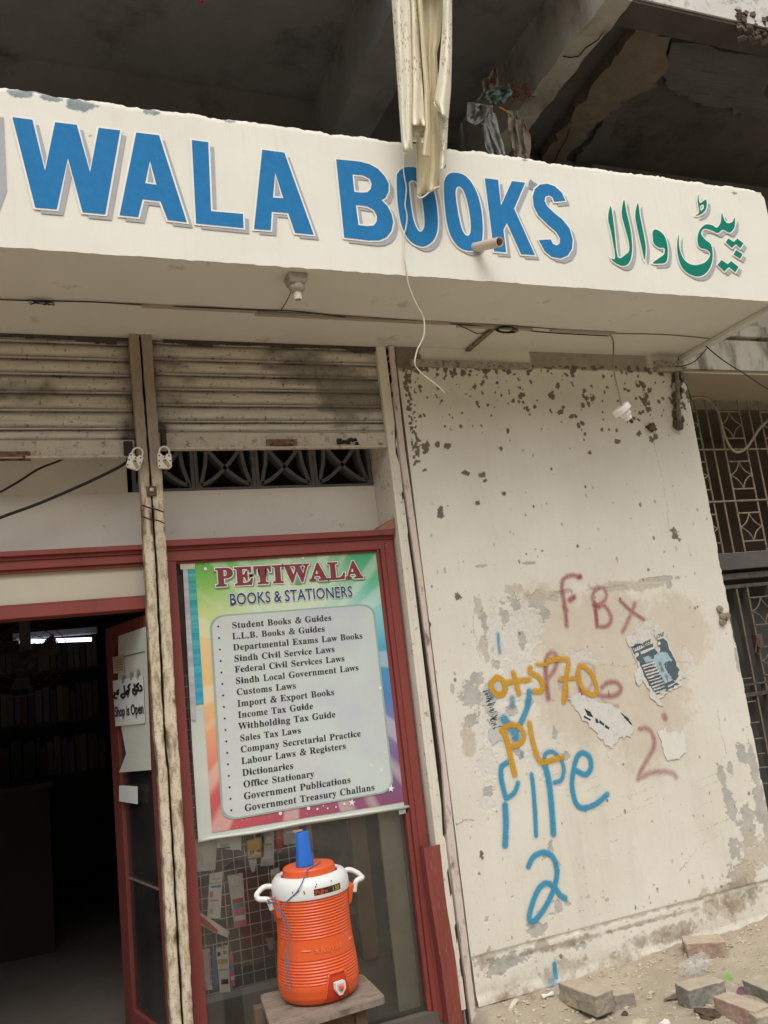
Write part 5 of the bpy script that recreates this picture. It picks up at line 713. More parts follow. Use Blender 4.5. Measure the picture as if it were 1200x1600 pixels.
dpaper('wrapping_paper', [(188,1026.5),(226,1017),(226,1018.8),(188,1028.5)], .010, PM('tape_dark', srgb(96, 98, 92), .6), 'dark tape strip across the ruled sheet on the open door', 'tape')
sp = dpaper('price_slip', [(176,1027),(193,1023),(195,1050),(177.5,1053)], .012, PM('pinkish_paper', srgb(186, 164, 146), .8, .05), 'small pinkish slip at the corner of the ruled sheet on the door', 'paper')
mb = MB()
for k in range(5):
    y = 1031+k*4; mb.tube([datp(179.5, y+.6, .0302), datp(185, y, .0302), datp(191.5, y-1, .0302)], .0012, 4)
obj('handwriting', mb, PM('brown_ink', srgb(120, 84, 66), .8), sp)
nt_ = dpaper('shop_notice', [(176,1064),(223,1055),(226.5,1130),(180.5,1135)], .014, paper, 'white notice reading Shop is Open in Urdu and English on the open door', 'sign')
ink = PM('black_ink', srgb(22, 22, 24), .6, .1)
mb = MB(); put_text(mb, 'Shop is Open', SANS, datp(179.5, 1120, .0325), datp(224.5, 1114.5, .0325), Vector((0, 0, 1)), .052*1.25, 0, 260, grow=22); obj('english_text', mb, ink, nt_)
n5 = lambda *p: zm(0, 930, 5, p)
mb = MB()
for P in [n5((1094,705),(1107,722),(1106,742),(1085,746)), n5((1050,690),(1053,742)), n5((1053,742),(1078,742),(1080,722),(1062,712),(1084,688)), n5((1040,728),(1040,760),(1050,774),(1066,766),(1068,740)), n5((1053,748),(1055,750)),
          n5((1018,695),(1000,716),(1012,735),(1004,752)), n5((1004,752),(992,745),(988,770),(1000,778),(1004,755),(975,765)), n5((972,705),(975,768),(968,772)), n5((968,772),(950,775),(948,795),(965,800),(978,788)),
          n5((928,740),(916,752),(926,768),(920,775)), n5((920,775),(900,768),(895,782),(890,795)), n5((893,796),(900,806),(914,806)), n5((1000,792),(1001,794)), n5((893,760),(894,762))]:
    mb.tube([datp(a, b, .0325) for a, b in (catmull(P, 4) if len(P) > 2 else P)], .0048, 6)
obj('urdu_text', mb, ink, nt_)
for x, y in ((192,1061),(204.5,1056),(215,1053)):
    mb = MB()
    P = [datp(x-1.6, y-6, .0322), datp(x+1.6, y-6.6, .0322), datp(x+1.6, y+6, .0322), datp(x-1.6, y+6.6, .0322)]; mb.add(P, [(3,2,1,0)]); obj('tape', mb, PM('grey_tape', srgb(150, 150, 140), .5), nt_)
dpaper('blank_card', [(186,1228),(190,1227),(214.5,1229),(215,1256.5),(186,1252)], .010, paper, 'small blank white card below the paper notices on the door glass', 'card')
# ================================================================== BANNER
BY = .082
bz4 = lambda *p: zm(280, 850, 1200/360, p); bz5 = lambda *p: zm(280, 1080, 1200/380, p)
ban = thing('shop_banner', at(470, 1080, BY), 'large printed vinyl banner listing law books and stationery, taped inside the red window frame', 'banner')
PRT = [at(*bz4((80, 75))[0], BY), at(*bz4((1029, 25))[0], BY), at(*bz5((1108, 545))[0], BY), at(*bz5((163, 698))[0], BY)]      # tl tr br bl
def bl(u, v, y=None):      # u right 0..1, v down 0..1 on the print
    p = PRT[0]*(1-u)*(1-v)+PRT[1]*u*(1-v)+PRT[2]*u*v+PRT[3]*(1-u)*v
    bow = .006*math.sin(v*7+u*3)*math.sin(u*math.pi)
    if y is not None: p.y = y
    return p
vin = NT('white_vinyl'); vn = vin.noise(30, 3, .6); vin.bsdf(vin.mix(vin.rng(vin.noise(4, 4, .6), .3, .7), srgb(196, 202, 192), srgb(214, 216, 206)), .42, 0, vn, .1, .002, .5)
def bgrid(name, u0, u1, v0, v1, y, mat, nu=24, nv=36, bulge=.003):
    U, V = np.meshgrid(np.linspace(u0, u1, nu), np.linspace(v1, v0, nv)); X = np.zeros_like(U); Z = np.zeros_like(U)
    for i in range(nv):
        for j in range(nu): p = bl(U[i, j], V[i, j]); X[i, j] = p.x; Z[i, j] = p.z
    Y = y - bulge*(fbm(U*3, V*3, 2.2, 3, 5)-.5)
    o = gridmesh(name, X, Y, Z, mat, ban); uvl = o.data.uv_layers.new(name='UVMap'); li = np.zeros(len(o.data.loops), np.int32); o.data.loops.foreach_get('vertex_index', li)
    uv = np.stack([U.ravel()[li], V.ravel()[li]], -1).astype(np.float32); uvl.data.foreach_set('uv', uv.ravel()); return o
mb = MB(); WB = [at(285, 877, BY+.004), at(598, 856, BY+.004), at(641, 1262, BY+.004), at(560, 1276, BY+.004), at(470, 1290, BY+.004), at(400, 1303, BY+.004), at(335, 1311, BY+.004), at(310, 1316, BY+.004), at(300, 1160, BY+.004)]
Lq = [(p.x, p.z) for p in WB]; Lq = Lq if area(Lq) > 0 else Lq[::-1]; mb.prism(Lq, lambda u, v, w_: Vector((u, BY+.003+w_, v)), .002); obj('vinyl_sheet', mb, vin.m, ban)
t = NT('printed_rays'); uv = t.co('UV'); X_, Y_, _z = t.sep(uv)
def ramp(f, stops):
    r = t.n('ValToRGB'); e = r.color_ramp.elements
    while len(e) < len(stops): e.new(.5)
    for k, (p, c_) in enumerate(stops): e[k].position = p; e[k].color = (*srgb(*c_), 1)
    t.l(f, r.inputs[0]); return r.outputs[0]
wob = t.math('ADD', Y_, t.math('MULTIPLY', t.math('SUBTRACT', t.noise(4, 3, .6, uv), .5), .12))
left = ramp(wob, [(0, (104, 176, 72)), (.10, (142, 196, 98)), (.22, (206, 222, 150)), (.34, (238, 206, 148)), (.55, (234, 190, 128)), (.72, (232, 150, 120)), (.88, (206, 96, 96)), (1, (196, 84, 92))])
right = ramp(wob, [(0, (60, 160, 112)), (.12, (98, 190, 150)), (.25, (150, 212, 210)), (.4, (78, 168, 204)), (.58, (84, 134, 190)), (.7, (138, 126, 178)), (.88, (126, 96, 142)), (1, (138, 84, 116))])
base = t.mix(t.rng(X_, .1, .9), left, right)
ang = t.math('ARCTAN2', t.math('SUBTRACT', Y_, .42), t.math('SUBTRACT', X_, .5)); ray_ = t.math('SINE', t.math('MULTIPLY', ang, 26)); ray2 = t.math('SINE', t.math('ADD', t.math('MULTIPLY', ang, 11), 1))
base = t.mix(t.math('MULTIPLY', t.rng(t.math('ADD', ray_, ray2), .2, .9), .34), base, srgb(240, 240, 226))
dx = t.math('SUBTRACT', X_, .5); dy = t.math('MULTIPLY', t.math('SUBTRACT', Y_, .16), 1.6); dd = t.math('SQRT', t.math('ADD', t.math('MULTIPLY', dx, dx), t.math('MULTIPLY', dy, dy)))
base = t.mix(t.rng(dd, .42, .12, 0, .75), base, srgb(222, 232, 206))
spk = t.n('TexVoronoi'); spk.inputs['Scale'].default_value = 34; t.l(t.scalevec(uv, (1, 1.5, 1)), spk.inputs['Vector']); base = t.mix(t.rng(spk.outputs['Distance'], .10, .05, 0, .7), base, srgb(245, 245, 235))
t.bsdf(base, .4, 0, t.noise(20, 2, .5), .05, .002, .5); pr = bgrid('print', 0, 1, 0, 1, BY, t.m)
# pale rounded panel
CP = [at(*bz4((168, 382))[0], BY), at(*bz4((1004, 318))[0], BY), at(*bz5((1050, 488))[0], BY), at(*bz5((220, 634))[0], BY)]
def cpan(u, v): return CP[0]*(1-u)*(1-v)+CP[1]*u*(1-v)+CP[2]*u*v+CP[3]*(1-u)*v
def rrect(rx, ry, n=8):
    L = []
    for cx_, cy_, a0 in ((1-rx, ry, -90), (1-rx, 1-ry, 0), (rx, 1-ry, 90), (rx, ry, 180)):
        for k in range(n+1): a = R_(a0+90*k/n); L.append((cx_+rx*math.cos(a), cy_+ry*math.sin(a)))
    return L
t = NT('printed_panel'); n1 = t.noise(5, 4, .6); X_, Yq, Z_ = t.sep(t.co()); f2 = t.math('ADD', n1, t.math('MULTIPLY', X_, .35))
t.bsdf(t.mix(t.rng(n1, .35, .7), srgb(204, 214, 208), t.mix(t.rng(f2, .05, .4), srgb(214, 210, 208), srgb(198, 202, 206))), .4, spec=.5); pmat = t.m
def cell(loop, fr, y, mb):
    pts = [fr(u, v) for u, v in loop]; L = [(p.x, p.z) for p in pts]; L = L if area(L) > 0 else L[::-1]
    mb.sheet([L], lambda a, b: Vector((a, y, b))); return mb
obj('list_panel_edge', cell([(u*1.024-.012, v*1.016-.008) for u, v in rrect(.085, .06)], cpan, BY-.0028, MB()), PM('panel_edge', srgb(158, 180, 168), .4, .05), ban)
obj('list_panel', cell(rrect(.085, .06), cpan, BY-.0036, MB()), pmat, ban)
LINES = [("Student Books & Guides",(362.5,982),(518.5,969.4)),("L.L.B. Books & Guides",(363,999),(508,986.5)),("Departmental Exams Law Books",(364.3,1016.5),(567,997.6)),("Sindh Civil Service Laws",(365.8,1034),(523.6,1018.6)),
 ("Federal Civil Services Laws",(367,1051),(539,1033)),("Sindh Local Government Laws",(368,1069),(561,1047.4)),("Customs Laws",(369.7,1086.4),(463,1075.6)),("Import & Export Books",(371,1104.4),(523,1085.7)),("Income Tax Guide",(372,1122),(489.6,1107.5)),
 ("Withholding Tax Guide",(373,1140),(524.8,1120.5)),("Sales Tax Laws",(375,1158.2),(471,1145.5)),("Company Secretarial Practice",(376,1176),(564,1150.3)),("Labour Laws & Registers",(377.2,1194.3),(541,1170)),("Dictionaries",(378.5,1212.7),(459,1201)),
 ("Office Stationary",(380.4,1230.7),(491,1213.6)),("Government Publications",(381,1249.4),(548.5,1223)),("Government Treasury Challans",(382.3,1267.8),(586,1234.5))]
TY = BY-.0046; mb = MB(); UP = (PRT[0]-PRT[3]); UP.y = 0; UP.normalize()
bul = MB()
for i, (s, a, b) in enumerate(LINES):
    A, B = at(*a, TY), at(*b, TY); wid = sum((230 if c_ == ' ' else glyph(c_, SERIF)[0])+14 for c_ in s)-14; sc = (B-A).length/wid*1000
    put_text(mb, s, SERIF, A, B, UP, sc*.98, 14, 244, grow=4)
    tt = i/16; q = at(341+(361.4-341)*tt, 979+(1266-979)*tt, TY); bul.sheet([[(q.x+.0045*math.cos(k*.7854), q.z+.0045*math.sin(k*.7854)) for k in range(8)]], lambda u, v: Vector((u, TY, v)))
obj('list_text', mb, PM('printed_black', srgb(44, 44, 44), .45, .05), ban); obj('list_bullets', bul, PM('printed_black', srgb(44, 44, 44)), ban)
a, b = at(337.6, 916, TY), at(566.5, 902.5, TY); mbw = MB(); mbt = MB(); mbs = MB(); hT = (at(337, 889, TY)-at(338, 916.6, TY)).length/.455*.98
put_text(mbs, 'PETIWALA', SERIF, a, b, UP, hT, 40, 200, grow=46, lift=Vector((.004, -.0002, -.004))); put_text(mbw, 'PETIWALA', SERIF, a, b, UP, hT, 40, 200, grow=40, lift=Vector((0, -.0008, 0))); put_text(mbt, 'PETIWALA', SERIF, a, b, UP, hT, 40, 200, grow=18, lift=Vector((0, -.0016, 0)))
obj('title_shadow', mbs, PM('print_shadow', srgb(120, 150, 120), .5), ban); obj('title_outline', mbw, PM('print_white', srgb(236, 236, 228), .45), ban); obj('title_text', mbt, PM('print_maroon', srgb(134, 62, 66), .45, .05), ban)
a, b = at(358.6, 945.5, TY), at(551.5, 932, TY); mbw = MB(); mbt = MB(); put_text(mbw, 'BOOKS & STATIONERS', SANS, a, b, UP, .074, 24, 250, grow=46); put_text(mbt, 'BOOKS & STATIONERS', SANS, a, b, UP, .074, 24, 250, grow=14, lift=Vector((0, -.0008, 0)))
obj('subtitle_outline', mbw, PM('print_white', srgb(236, 236, 228)), ban); obj('subtitle_text', mbt, PM('print_navy', srgb(54, 66, 122), .45, .05), ban)
mb = MB()
for x, y, s in [(596,1203,6),(550,1254,6.5),(538,1256,2),(496,1264,2),(438,1271,3),(482,1263,3),(512,1263,1.5),(525,1261,1.5),(580,1195,2),(611,1232,7),(475,866,2),(473,872,2),(321,889,3),(602,1175,1.5),(594,1075,3),(505,1259,1)]:
    q = at(x, y, TY); R0 = s*.0026; st = s > 4
    mb.sheet([[(q.x+(R0 if k % 2 == 0 or not st else R0*.4)*math.sin(k*math.pi/5+.2), q.z+(R0 if k % 2 == 0 or not st else R0*.4)*math.cos(k*math.pi/5+.2)) for k in range(10)][::-1]], lambda u, v: Vector((u, TY-.0004, v)))
obj('printed_stars', mb, PM('print_white', srgb(236, 236, 228)), ban)
# side strip: colour bars and pale tape edge
mb = MB(); sp = [(287,878),(305,876),(331,1301),(312,1316),(300,1170)]
tealr = NT('colour_bar'); zq = tealr.sep(tealr.co())[2]; vv = tealr.noise(60, 2, .5, tealr.scalevec(tealr.co(), (.02, .02, 1))); 
tealr.bsdf(tealr.mix(tealr.rng(zq, at(310,1090,BY).z, at(310,900,BY).z), tealr.mix(tealr.rng(vv, .4, .6), srgb(44, 158, 190), srgb(70, 170, 196)), tealr.mix(tealr.rng(vv, .4, .6), srgb(40, 156, 152), srgb(96, 186, 180))), .45)
P = [at(a, b, BY) for a, b in ((293.5,890),(305,889),(318,1099),(306,1100))]; L = [(p.x, p.z) for p in P]; L = L if area(L) > 0 else L[::-1]; obj('colour_bar', MB().sheet([L], lambda u, v: Vector((u, BY-.001, v))), tealr.m, ban)
P = [at(a, b, BY) for a, b in ((285,877),(292,876.5),(306,1100),(306,1126),(299,1126))]; L = [(p.x, p.z) for p in P]; L = L if area(L) > 0 else L[::-1]
gs = NT('grey_edge'); vg = gs.noise(16, 3, .6, gs.scalevec(gs.co(), (.1, .1, 1))); gs.bsdf(gs.mix(gs.rng(vg, .35, .65), srgb(196, 200, 196), srgb(170, 152, 168)), .45); obj('grey_edge_strip', MB().sheet([L], lambda u, v: Vector((u, BY-.0014, v))), gs.m, ban)
P = [at(a, b, BY) for a, b in ((280.5,877),(305,873.5),(304,889),(282,890))]; L = [(p.x, p.z) for p in P]; L = L if area(L) > 0 else L[::-1]; obj('tape', MB().sheet([L], lambda u, v: Vector((u, BY-.002, v))), PM('cream_tape', srgb(206, 204, 178), .4), ban)
mb = MB(); hem = [at(x, y, BY-.004) for x, y in ((312,1314),(335,1309),(400,1300),(470,1286),(560,1272),(641,1260))]; mb.tube(hem, .007, 8); obj('bottom_hem', mb, vin.m, ban, smooth=True)
mb = MB(); P = [at(a, b, BY-.004) for a, b in ((622,1262),(637,1260),(637,1270),(624,1273))]; L = [(p.x, p.z) for p in P]; L = L if area(L) > 0 else L[::-1]; mb.prism(L, lambda u, v, w_: Vector((u, BY-.004+w_, v)), .001); obj('tape', mb, PM('clear_tape', srgb(170, 170, 160), .3), ban)
# ================================================================== SHOWCASE BEHIND THE GLASS
wg = thing('wire_display_grid', at(390, 1420, .15), 'pale wire grid panel hung with stationery packets behind the window glass', 'wire grid')
GZ = .140; wirem = PM('galvanised_wire', srgb(214, 214, 208), .5, .06)
xg0, xg1 = at(300, 1450, GZ).x, at(474, 1290, GZ).x+.02; zg0, zg1 = at(390, 1538, GZ).z, 1.6
mb = MB()
for k in range(12): x = xg0+(xg1-xg0)*k/11; mb.tube([(x, GZ, zg0), (x, GZ, zg1)], .0021, 5)
obj('upright_wires', mb, wirem, wg); mb = MB(); z = zg0
while z < zg1: mb.tube([(xg0, GZ-.003, z), (xg1, GZ-.003, z)], .0021, 5); z += .047
obj('cross_wires', mb, wirem, wg)
mb = MB(); mb.box(xg0-.06, xg1+.16, GZ-.016, GZ-.004, zg0-.03, zg0-.001); mb.box(xg1-.012, xg1+.012, GZ-.016, GZ-.004, zg0, zg1); obj('frame', mb, PM('grey_frame_bar', srgb(150, 158, 158), .5), wg)
pz = lambda *p: zm(280, 1240, 889/200, p)
prt = {k: PM('print_'+k, srgb(*c_), .45, .12, 40) for k, c_ in dict(pink=(222,120,160), teal=(90,170,176), red=(196,62,58), yellow=(214,190,86), blue=(62,110,156), white=(236,236,228), grey=(190,192,186), black=(46,46,46), green=(132,170,120)).items()}
plast = NT('clear_blister'); pp = plast.bsdf(plast.mix(plast.rng(plast.noise(30, 4, .7), .35, .7), srgb(196, 196, 188), srgb(228, 228, 222)), .3, spec=.6); 
def packet(label, poly, mat, prints, hook=True, lift=0):
    q = at(*poly[0], GZ-.02); P = [at(a, b, GZ-.02-lift) for a, b in poly]; L = [(p.x, p.z) for p in P]; L = L if area(L) > 0 else L[::-1]
    cx_ = sum(p.x for p in P)/len(P); ztop = max(p.z for p in P); root = thing('stationery_packet', (cx_, GZ-.02, ztop), label, 'packet', 'packets hanging on the wire grid')
    mb = MB(); mb.prism(L, lambda u, v, w_: Vector((u, GZ-.022-lift+w_, v)), .010); obj('card', mb, mat, root)
    if hook: mb = MB(); mb.tube([(cx_, GZ, ztop+.02), (cx_, GZ-.03-lift, ztop+.018), (cx_, GZ-.03-lift, ztop-.01)], .0016, 5); obj('hook', mb, wirem, root)
    for k, (pl, m) in enumerate(prints):
        P = [at(a, b, GZ-.02-lift) for a, b in pl]; L = [(p.x, p.z) for p in P]; L = L if area(L) > 0 else L[::-1]; obj('printed_band', MB().sheet([L], lambda u, v: Vector((u, GZ-.0228-lift-.0003*k, v))), prt[m], root)
rect = lambda x0, y0, x1, y1: pz((x0,y0),(x1,y0-(x1-x0)*.1),(x1,y1-(x1-x0)*.1),(x0,y1))
packet('clear blister packet topmost at the left of the wire grid, beside the red frame', pz((105,320),(265,290),(250,530),(112,545)), plast.m, [(rect(150,440,165,500),'grey'),(rect(120,350,240,362),'white')])
packet('white box with a barcode under the lower banner edge', pz((268,300),(432,278),(430,395),(262,380)), prt['white'], [(rect(262,378,355,388),'black'),(rect(285,350,350,372),'grey'),(rect(400,390,415,395),'black')])
packet('long white packet with pink and blue prints, left of the pink one', pz((212,560),(302,545),(286,868),(195,866)), prt['white'], [(rect(220,640,290,655),'blue'),(rect(212,680,235,720),'pink'),(rect(212,620,290,630),'grey'),(rect(212,740,270,750),'pink'),(rect(225,590,290,600),'grey'),(rect(208,800,235,835),'grey')])
packet('pink, red and teal strip packet in the middle of the wire grid', pz((335,570),(440,548),(468,918),(385,935)), plast.m, [(pz((370,735),(440,718),(444,750),(372,768)),'red'),(pz((372,770),(446,752),(450,785),(376,802)),'teal'),(pz((376,804),(450,788),(455,835),(380,850)),'pink'),(pz((380,852),(455,838),(460,870),(383,885)),'white'),(pz((383,888),(462,872),(466,915),(386,932)),'pink'),(rect(350,640,420,652),'grey')])
packet('white and red carton leaning diagonally at the left of the wire grid', pz((128,812),(185,850),(350,960),(335,1000),(240,960),(140,905)), prt['white'], [(pz((132,840),(180,868),(270,950),(262,968),(190,930),(138,888)),'red')], False, .012)
packet('yellowish packet hanging at the top centre of the grid', pz((468,330),(590,290),(588,440),(478,455)), prt['yellow'], [(rect(490,400,520,425),'black'),(rect(540,390,570,410),'red')])
packet('pale green-white packet hanging at the top right of the grid', pz((572,250),(655,230),(660,495),(566,505)), plast.m, [(rect(580,440,650,455),'white'),(rect(580,350,640,362),'green'),(rect(585,470,600,485),'grey')])
packet('red strip packet beside the pale green-white one', pz((672,225),(716,216),(712,405),(676,412)), prt['red'], [(rect(680,300,705,310),'grey')])
packet('grey-white box at the upper right end of the grid', pz((722,225),(828,205),(832,345),(725,355)), prt['grey'], [(rect(740,260,815,275),'white')])
packet('tall white packet with yellow and green prints and a barcode, bottom left of the grid', pz((256,1075),(340,1050),(356,1375),(284,1382)), prt['white'], [(rect(265,1100,285,1130),'black'),(rect(305,1090,330,1115),'teal'),(rect(268,1150,335,1185),'yellow'),(rect(290,1290,340,1325),'black'),(rect(275,1220,335,1232),'grey'),(rect(285,1062,320,1078),'yellow')])
packet('white packet with a pink stripe at the lower left corner of the grid', pz((162,1085),(212,1075),(230,1360),(180,1366)), plast.m, [(pz((200,1100),(212,1098),(228,1330),(216,1332)),'pink')])
packet('narrow pink and teal ruler strip at the bottom of the grid', pz((345,1095),(372,1090),(388,1335),(360,1345)), prt['pink'], [(pz((350,1180),(376,1175),(379,1215),(353,1220)),'teal'),(pz((357,1270),(382,1265),(384,1290),(359,1296)),'white')])
packet('dark blue packet between two white ones at the bottom of the grid', pz((222,1085),(255,1078),(268,1330),(240,1340)), prt['blue'], [], True, -.012)
packet('white card with a yellow top at the right of the grid, beside the cooler', pz((636,530),(690,515),(694,885),(660,892)), prt['white'], [(pz((638,570),(662,560),(664,600),(640,610)),'yellow'),(pz((655,780),(685,775),(688,830),(658,836)),'grey')], True, -.012)
packet('clear triangular hanger in the upper middle of the grid', pz((478,460),(535,452),(525,540),(505,548)), plast.m, [], False)
packet('clear triangular hanger in the lower right of the grid', pz((602,1005),(660,1000),(650,1080),(630,1095)), plast.m, [], False)
brownb = PM('brown_showcase_board', srgb(122, 78, 62), .6, .3, 6, dirt=srgb(64, 46, 40), dirt_amt=.4, dirt_scale=5)
cb = thing('showcase_back', (-.7, .55, 0), 'dark brown showcase cupboard behind the wire grid', 'cupboard')
mb = MB(); mb.box(-1.27, -.38, .56, .58, .14, 2.1); obj('back_board', mb, brownb, cb)
mb = MB()
for z in (.38, .62, .86, 1.1): mb.box(-1.27, -.38, .42, .559, z, z+.02)
obj('shelf', mb, brownb, cb)
mb = MB(); mb.box(-1.27, -.06, .30, .559, -.2, .22); obj('plinth', mb, PM('grey_plinth', srgb(112, 106, 98), .7, .12, 3), cb)
mb = MB(); mb.box(-.30, -.06, .165, .18, -.19, 2.1); obj('side_panel', mb, PM('drab_panel', srgb(176, 176, 156), .6, .2, 2.4, dirt=srgb(134, 132, 116), dirt_amt=.2, dirt_scale=2), cb)
mb = MB(); mb.box(-.42, -.34, .24, .29, .221, .92); obj('wooden_post', mb, PM('brown_post', srgb(112, 84, 62), .7, .25, 8), cb, bevel=.003)
# ================================================================== STOOL, COOLER, CUP, CORD
SZ = .30
stool = thing('low_stool', (-.82, -.27, 0), 'low stool with a worn wooden plank top under the orange cooler', 'stool')
plank = PM('worn_plank', srgb(138, 124, 110), .8, .2, 9, bstr=.4, dirt=srgb(96, 82, 70), dirt_amt=.3, dirt_scale=14, stretch=(1, 4, 1))
C4 = [atz(405, 1552, SZ), atz(425, 1612, SZ), atz(603, 1558, SZ), atz(566, 1521, SZ)]
C4[0] = Vector((C4[0].x, -.09, SZ)); 
def rounded(P, r=.03, n=5):
    out = []
    for i, p in enumerate(P):
        a = (P[i-1]-p).normalized(); b = (P[(i+1) % len(P)]-p).normalized()
        for k in range(n+1): s = k/n; out.append(p+a*r*(1-s)**2+b*r*s**2)
    return out
Lq = [(p.x, p.y) for p in rounded(C4)]; Lq = Lq if area(Lq) > 0 else Lq[::-1]
mb = MB(); mb.prism(Lq, lambda u, v, w_: Vector((u, v, SZ-w_)), .022); obj('plank_top', mb, plank, stool, bevel=.003)
darkwood = PM('dark_stool_wood', srgb(104, 84, 70), .8, .25, 10, stretch=(3, 3, .5))
for px_, py_ in ((-.99,-.14),(-.99,-.38),(-.66,-.19),(-.66,-.40)): mb = MB(); mb.box(px_-.022, px_+.022, py_-.022, py_+.022, -.19, SZ-.0225); obj('leg', mb, darkwood, stool, bevel=.003)
mb = MB(); mb.box(-.967, -.683, -.405, -.39, .20, SZ-.0226); obj('apron', mb, darkwood, stool); mb = MB(); mb.box(-.967, -.683, -.17, -.155, .20, SZ-.0226); obj('apron', mb, darkwood, stool)
CX, CY = -.765, -.245
cool = thing('water_cooler', (CX, CY, SZ), 'orange ribbed water cooler with white collar, side handles and orange lid on the stool', 'water cooler')
def plasticm(nm, col, rough=.38): 
    t = NT(nm); n = t.noise(14, 5, .7); n2 = t.noise(120, 3, .7); c = t.mix(t.rng(n, .3, .75), tuple(x*.93 for x in col), col); c = t.mix(t.rng(n2, .64, .74, 0, .18), c, tuple(x*.55 for x in col)); t.bsdf(c, t.rng(n, .2, .8, rough-.06, rough+.12), 0, n2, .06, .001, .45); return t.m
orange = plasticm('orange_plastic', srgb(224, 94, 46)); white = plasticm('white_plastic', srgb(226, 226, 222), .3); dkor = plasticm('deep_orange_plastic', srgb(196, 62, 30)); bluep = plasticm('blue_plastic', srgb(34, 104, 196), .35)
BH = .385
def rad(z):          # outer radius by height above the base
    return float(np.interp(z, [0, .012, .03, .06, .12, .17, .23, .29, .36, BH], [.128, .146, .155, .160, .158, .153, .147, .146, .149, .151]))
prof = [(.001, 0.0)]
zz = 0
while zz < BH:
    rr = rad(zz); rib = 0
    if .075 < zz < .165 or .235 < zz < BH-.004: rib = .0032*(.5-.5*math.cos(2*math.pi*(zz-.075 if zz < .2 else zz-.235)/.0108))-.0032
    prof.append((rr+rib, zz)); zz += .0013 if zz > .07 else .003
prof += [(.151, BH), (.001, BH)]
mb = MB(); mb.lathe(prof, (CX, CY, SZ), 72, cap=False); obj('body', mb, orange, cool, smooth=50)
mb = MB(); mb.lathe([(.120, BH-.006), (.1535, BH-.004), (.1555, BH+.004), (.1545, BH+.035), (.150, BH+.052), (.138, BH+.066), (.122, BH+.071), (.114, BH+.066), (.113, BH+.06)], (CX, CY, SZ), 64, cap=False); obj('collar', mb, white, cool, smooth=40)
LZ = BH+.056; lp = [(.001, LZ+.041), (.085, LZ+.041), (.098, LZ+.039), (.104, LZ+.033)]
mb = MB(); n = 96; vs = []; fs = []
for r_, z_ in [(.001, LZ+.041), (.083, LZ+.041), (.099, LZ+.0395), (.1045, LZ+.034), (.107, LZ+.004), (.108, LZ), (.108, LZ-.004)]:
    for k in range(n):
        g_ = .0018 if (k % 2 and LZ+.002 < z_ < LZ+.036) else 0; a = 2*math.pi*k/n; vs.append((CX+(r_-g_)*math.cos(a), CY+(r_-g_)*math.sin(a), SZ+z_))
for i in range(6):
    for k in range(n): fs.append((i*n+k, (i+1)*n+k, (i+1)*n+(k+1) % n, i*n+(k+1) % n))
mb.add(vs, fs); obj('lid', mb, orange, cool, smooth=35)
for sgn in (-1, 1):
    b = Vector((CX+sgn*.15, CY, SZ+BH+.015)); e_ = .035
    P = [b+Vector((-.004*sgn, e_, .018)), b+Vector((sgn*.03, e_, .022)), b+Vector((sgn*.062, e_*.7, .004)), b+Vector((sgn*.066, 0, -.004)), b+Vector((sgn*.062, -e_*.7, -.006)), b+Vector((sgn*.036, -e_, -.010)), b+Vector((sgn*.026, -e_, -.026)), b+Vector((sgn*.02, -e_, -.05))]
    mb = MB(); mb.tube(catmull(P, 4), .0105, 12); obj('handle', mb, white, cool, smooth=True)
    mb = MB(); mb.hexa([(b.x-sgn*.012, CY-.055, SZ+BH-.075), (b.x+sgn*.004, CY-.04, SZ+BH-.07), (b.x+sgn*.004, CY+.04, SZ+BH-.07), (b.x-sgn*.012, CY+.055, SZ+BH-.075)][::sgn], [(b.x-sgn*.01, CY-.055, SZ+BH-.006), (b.x+sgn*.022, CY-.045, SZ+BH-.002), (b.x+sgn*.022, CY+.045, SZ+BH-.002), (b.x-sgn*.01, CY+.055, SZ+BH-.006)][::sgn]); obj('handle_lug', mb, orange, cool, bevel=.004)
def cyl(a, z, dr=0): rr = rad(z)+dr; return Vector((CX+rr*math.sin(a), CY-rr*math.cos(a), SZ+z))     # a = 0 faces the street
def cylpatch(mb, loops, dr, sub=.006):
    for L in loops:
        pass
    mb.sheet(loops, lambda u, v: cyl(u/.15, v, dr)); return mb
# tap recess panel, spigot
def quad_cyl(mb, P, dr, n=10):     # trapezoid (u0b,u1b,zb),(u0t,u1t,zt) wrapped on the body
    (a0, a1, zb), (b0, b1, zt) = P; vs = []; fs = []
    for i in range(n+1):
        s = i/n
        for j in range(n+1): r_ = j/n; u = (a0+(a1-a0)*r_)*(1-s)+(b0+(b1-b0)*r_)*s; vs.append(cyl(u/.155, zb+(zt-zb)*s, dr))
    for i in range(n):
        for j in range(n): fs.append((i*(n+1)+j, i*(n+1)+j+1, (i+1)*(n+1)+j+1, (i+1)*(n+1)+j))
    mb.add(vs, fs); return mb
TA = .03
mb = quad_cyl(MB(), ((TA-.052, TA+.052, .018), (TA-.030, TA+.030, .108)), .0024); obj('tap_recess', mb, dkor, cool, smooth=True)
mb = MB(); 
for s0, s1 in (((-.054,.016),(-.032,.111)), ((-.032,.111),(.032,.111)), ((.032,.111),(.054,.016))): mb.tube([cyl((TA+s0[0]+(s1[0]-s0[0])*k/6)/.155, s0[1]+(s1[1]-s0[1])*k/6, .003) for k in range(7)], .004, 6)
obj('recess_rim', mb, orange, cool, smooth=True)
c0 = cyl(TA/.155, .062, .004); A_ = TA/.155; TX = Vector((math.cos(A_), math.sin(A_), 0)); TN = Vector((math.sin(A_), -math.cos(A_), 0))
P = [(-.021,.020),(.020,.020),(.022,-.006),(.006,-.026),(-.008,-.026),(-.022,-.004)]; P = P if area(P) > 0 else P[::-1]
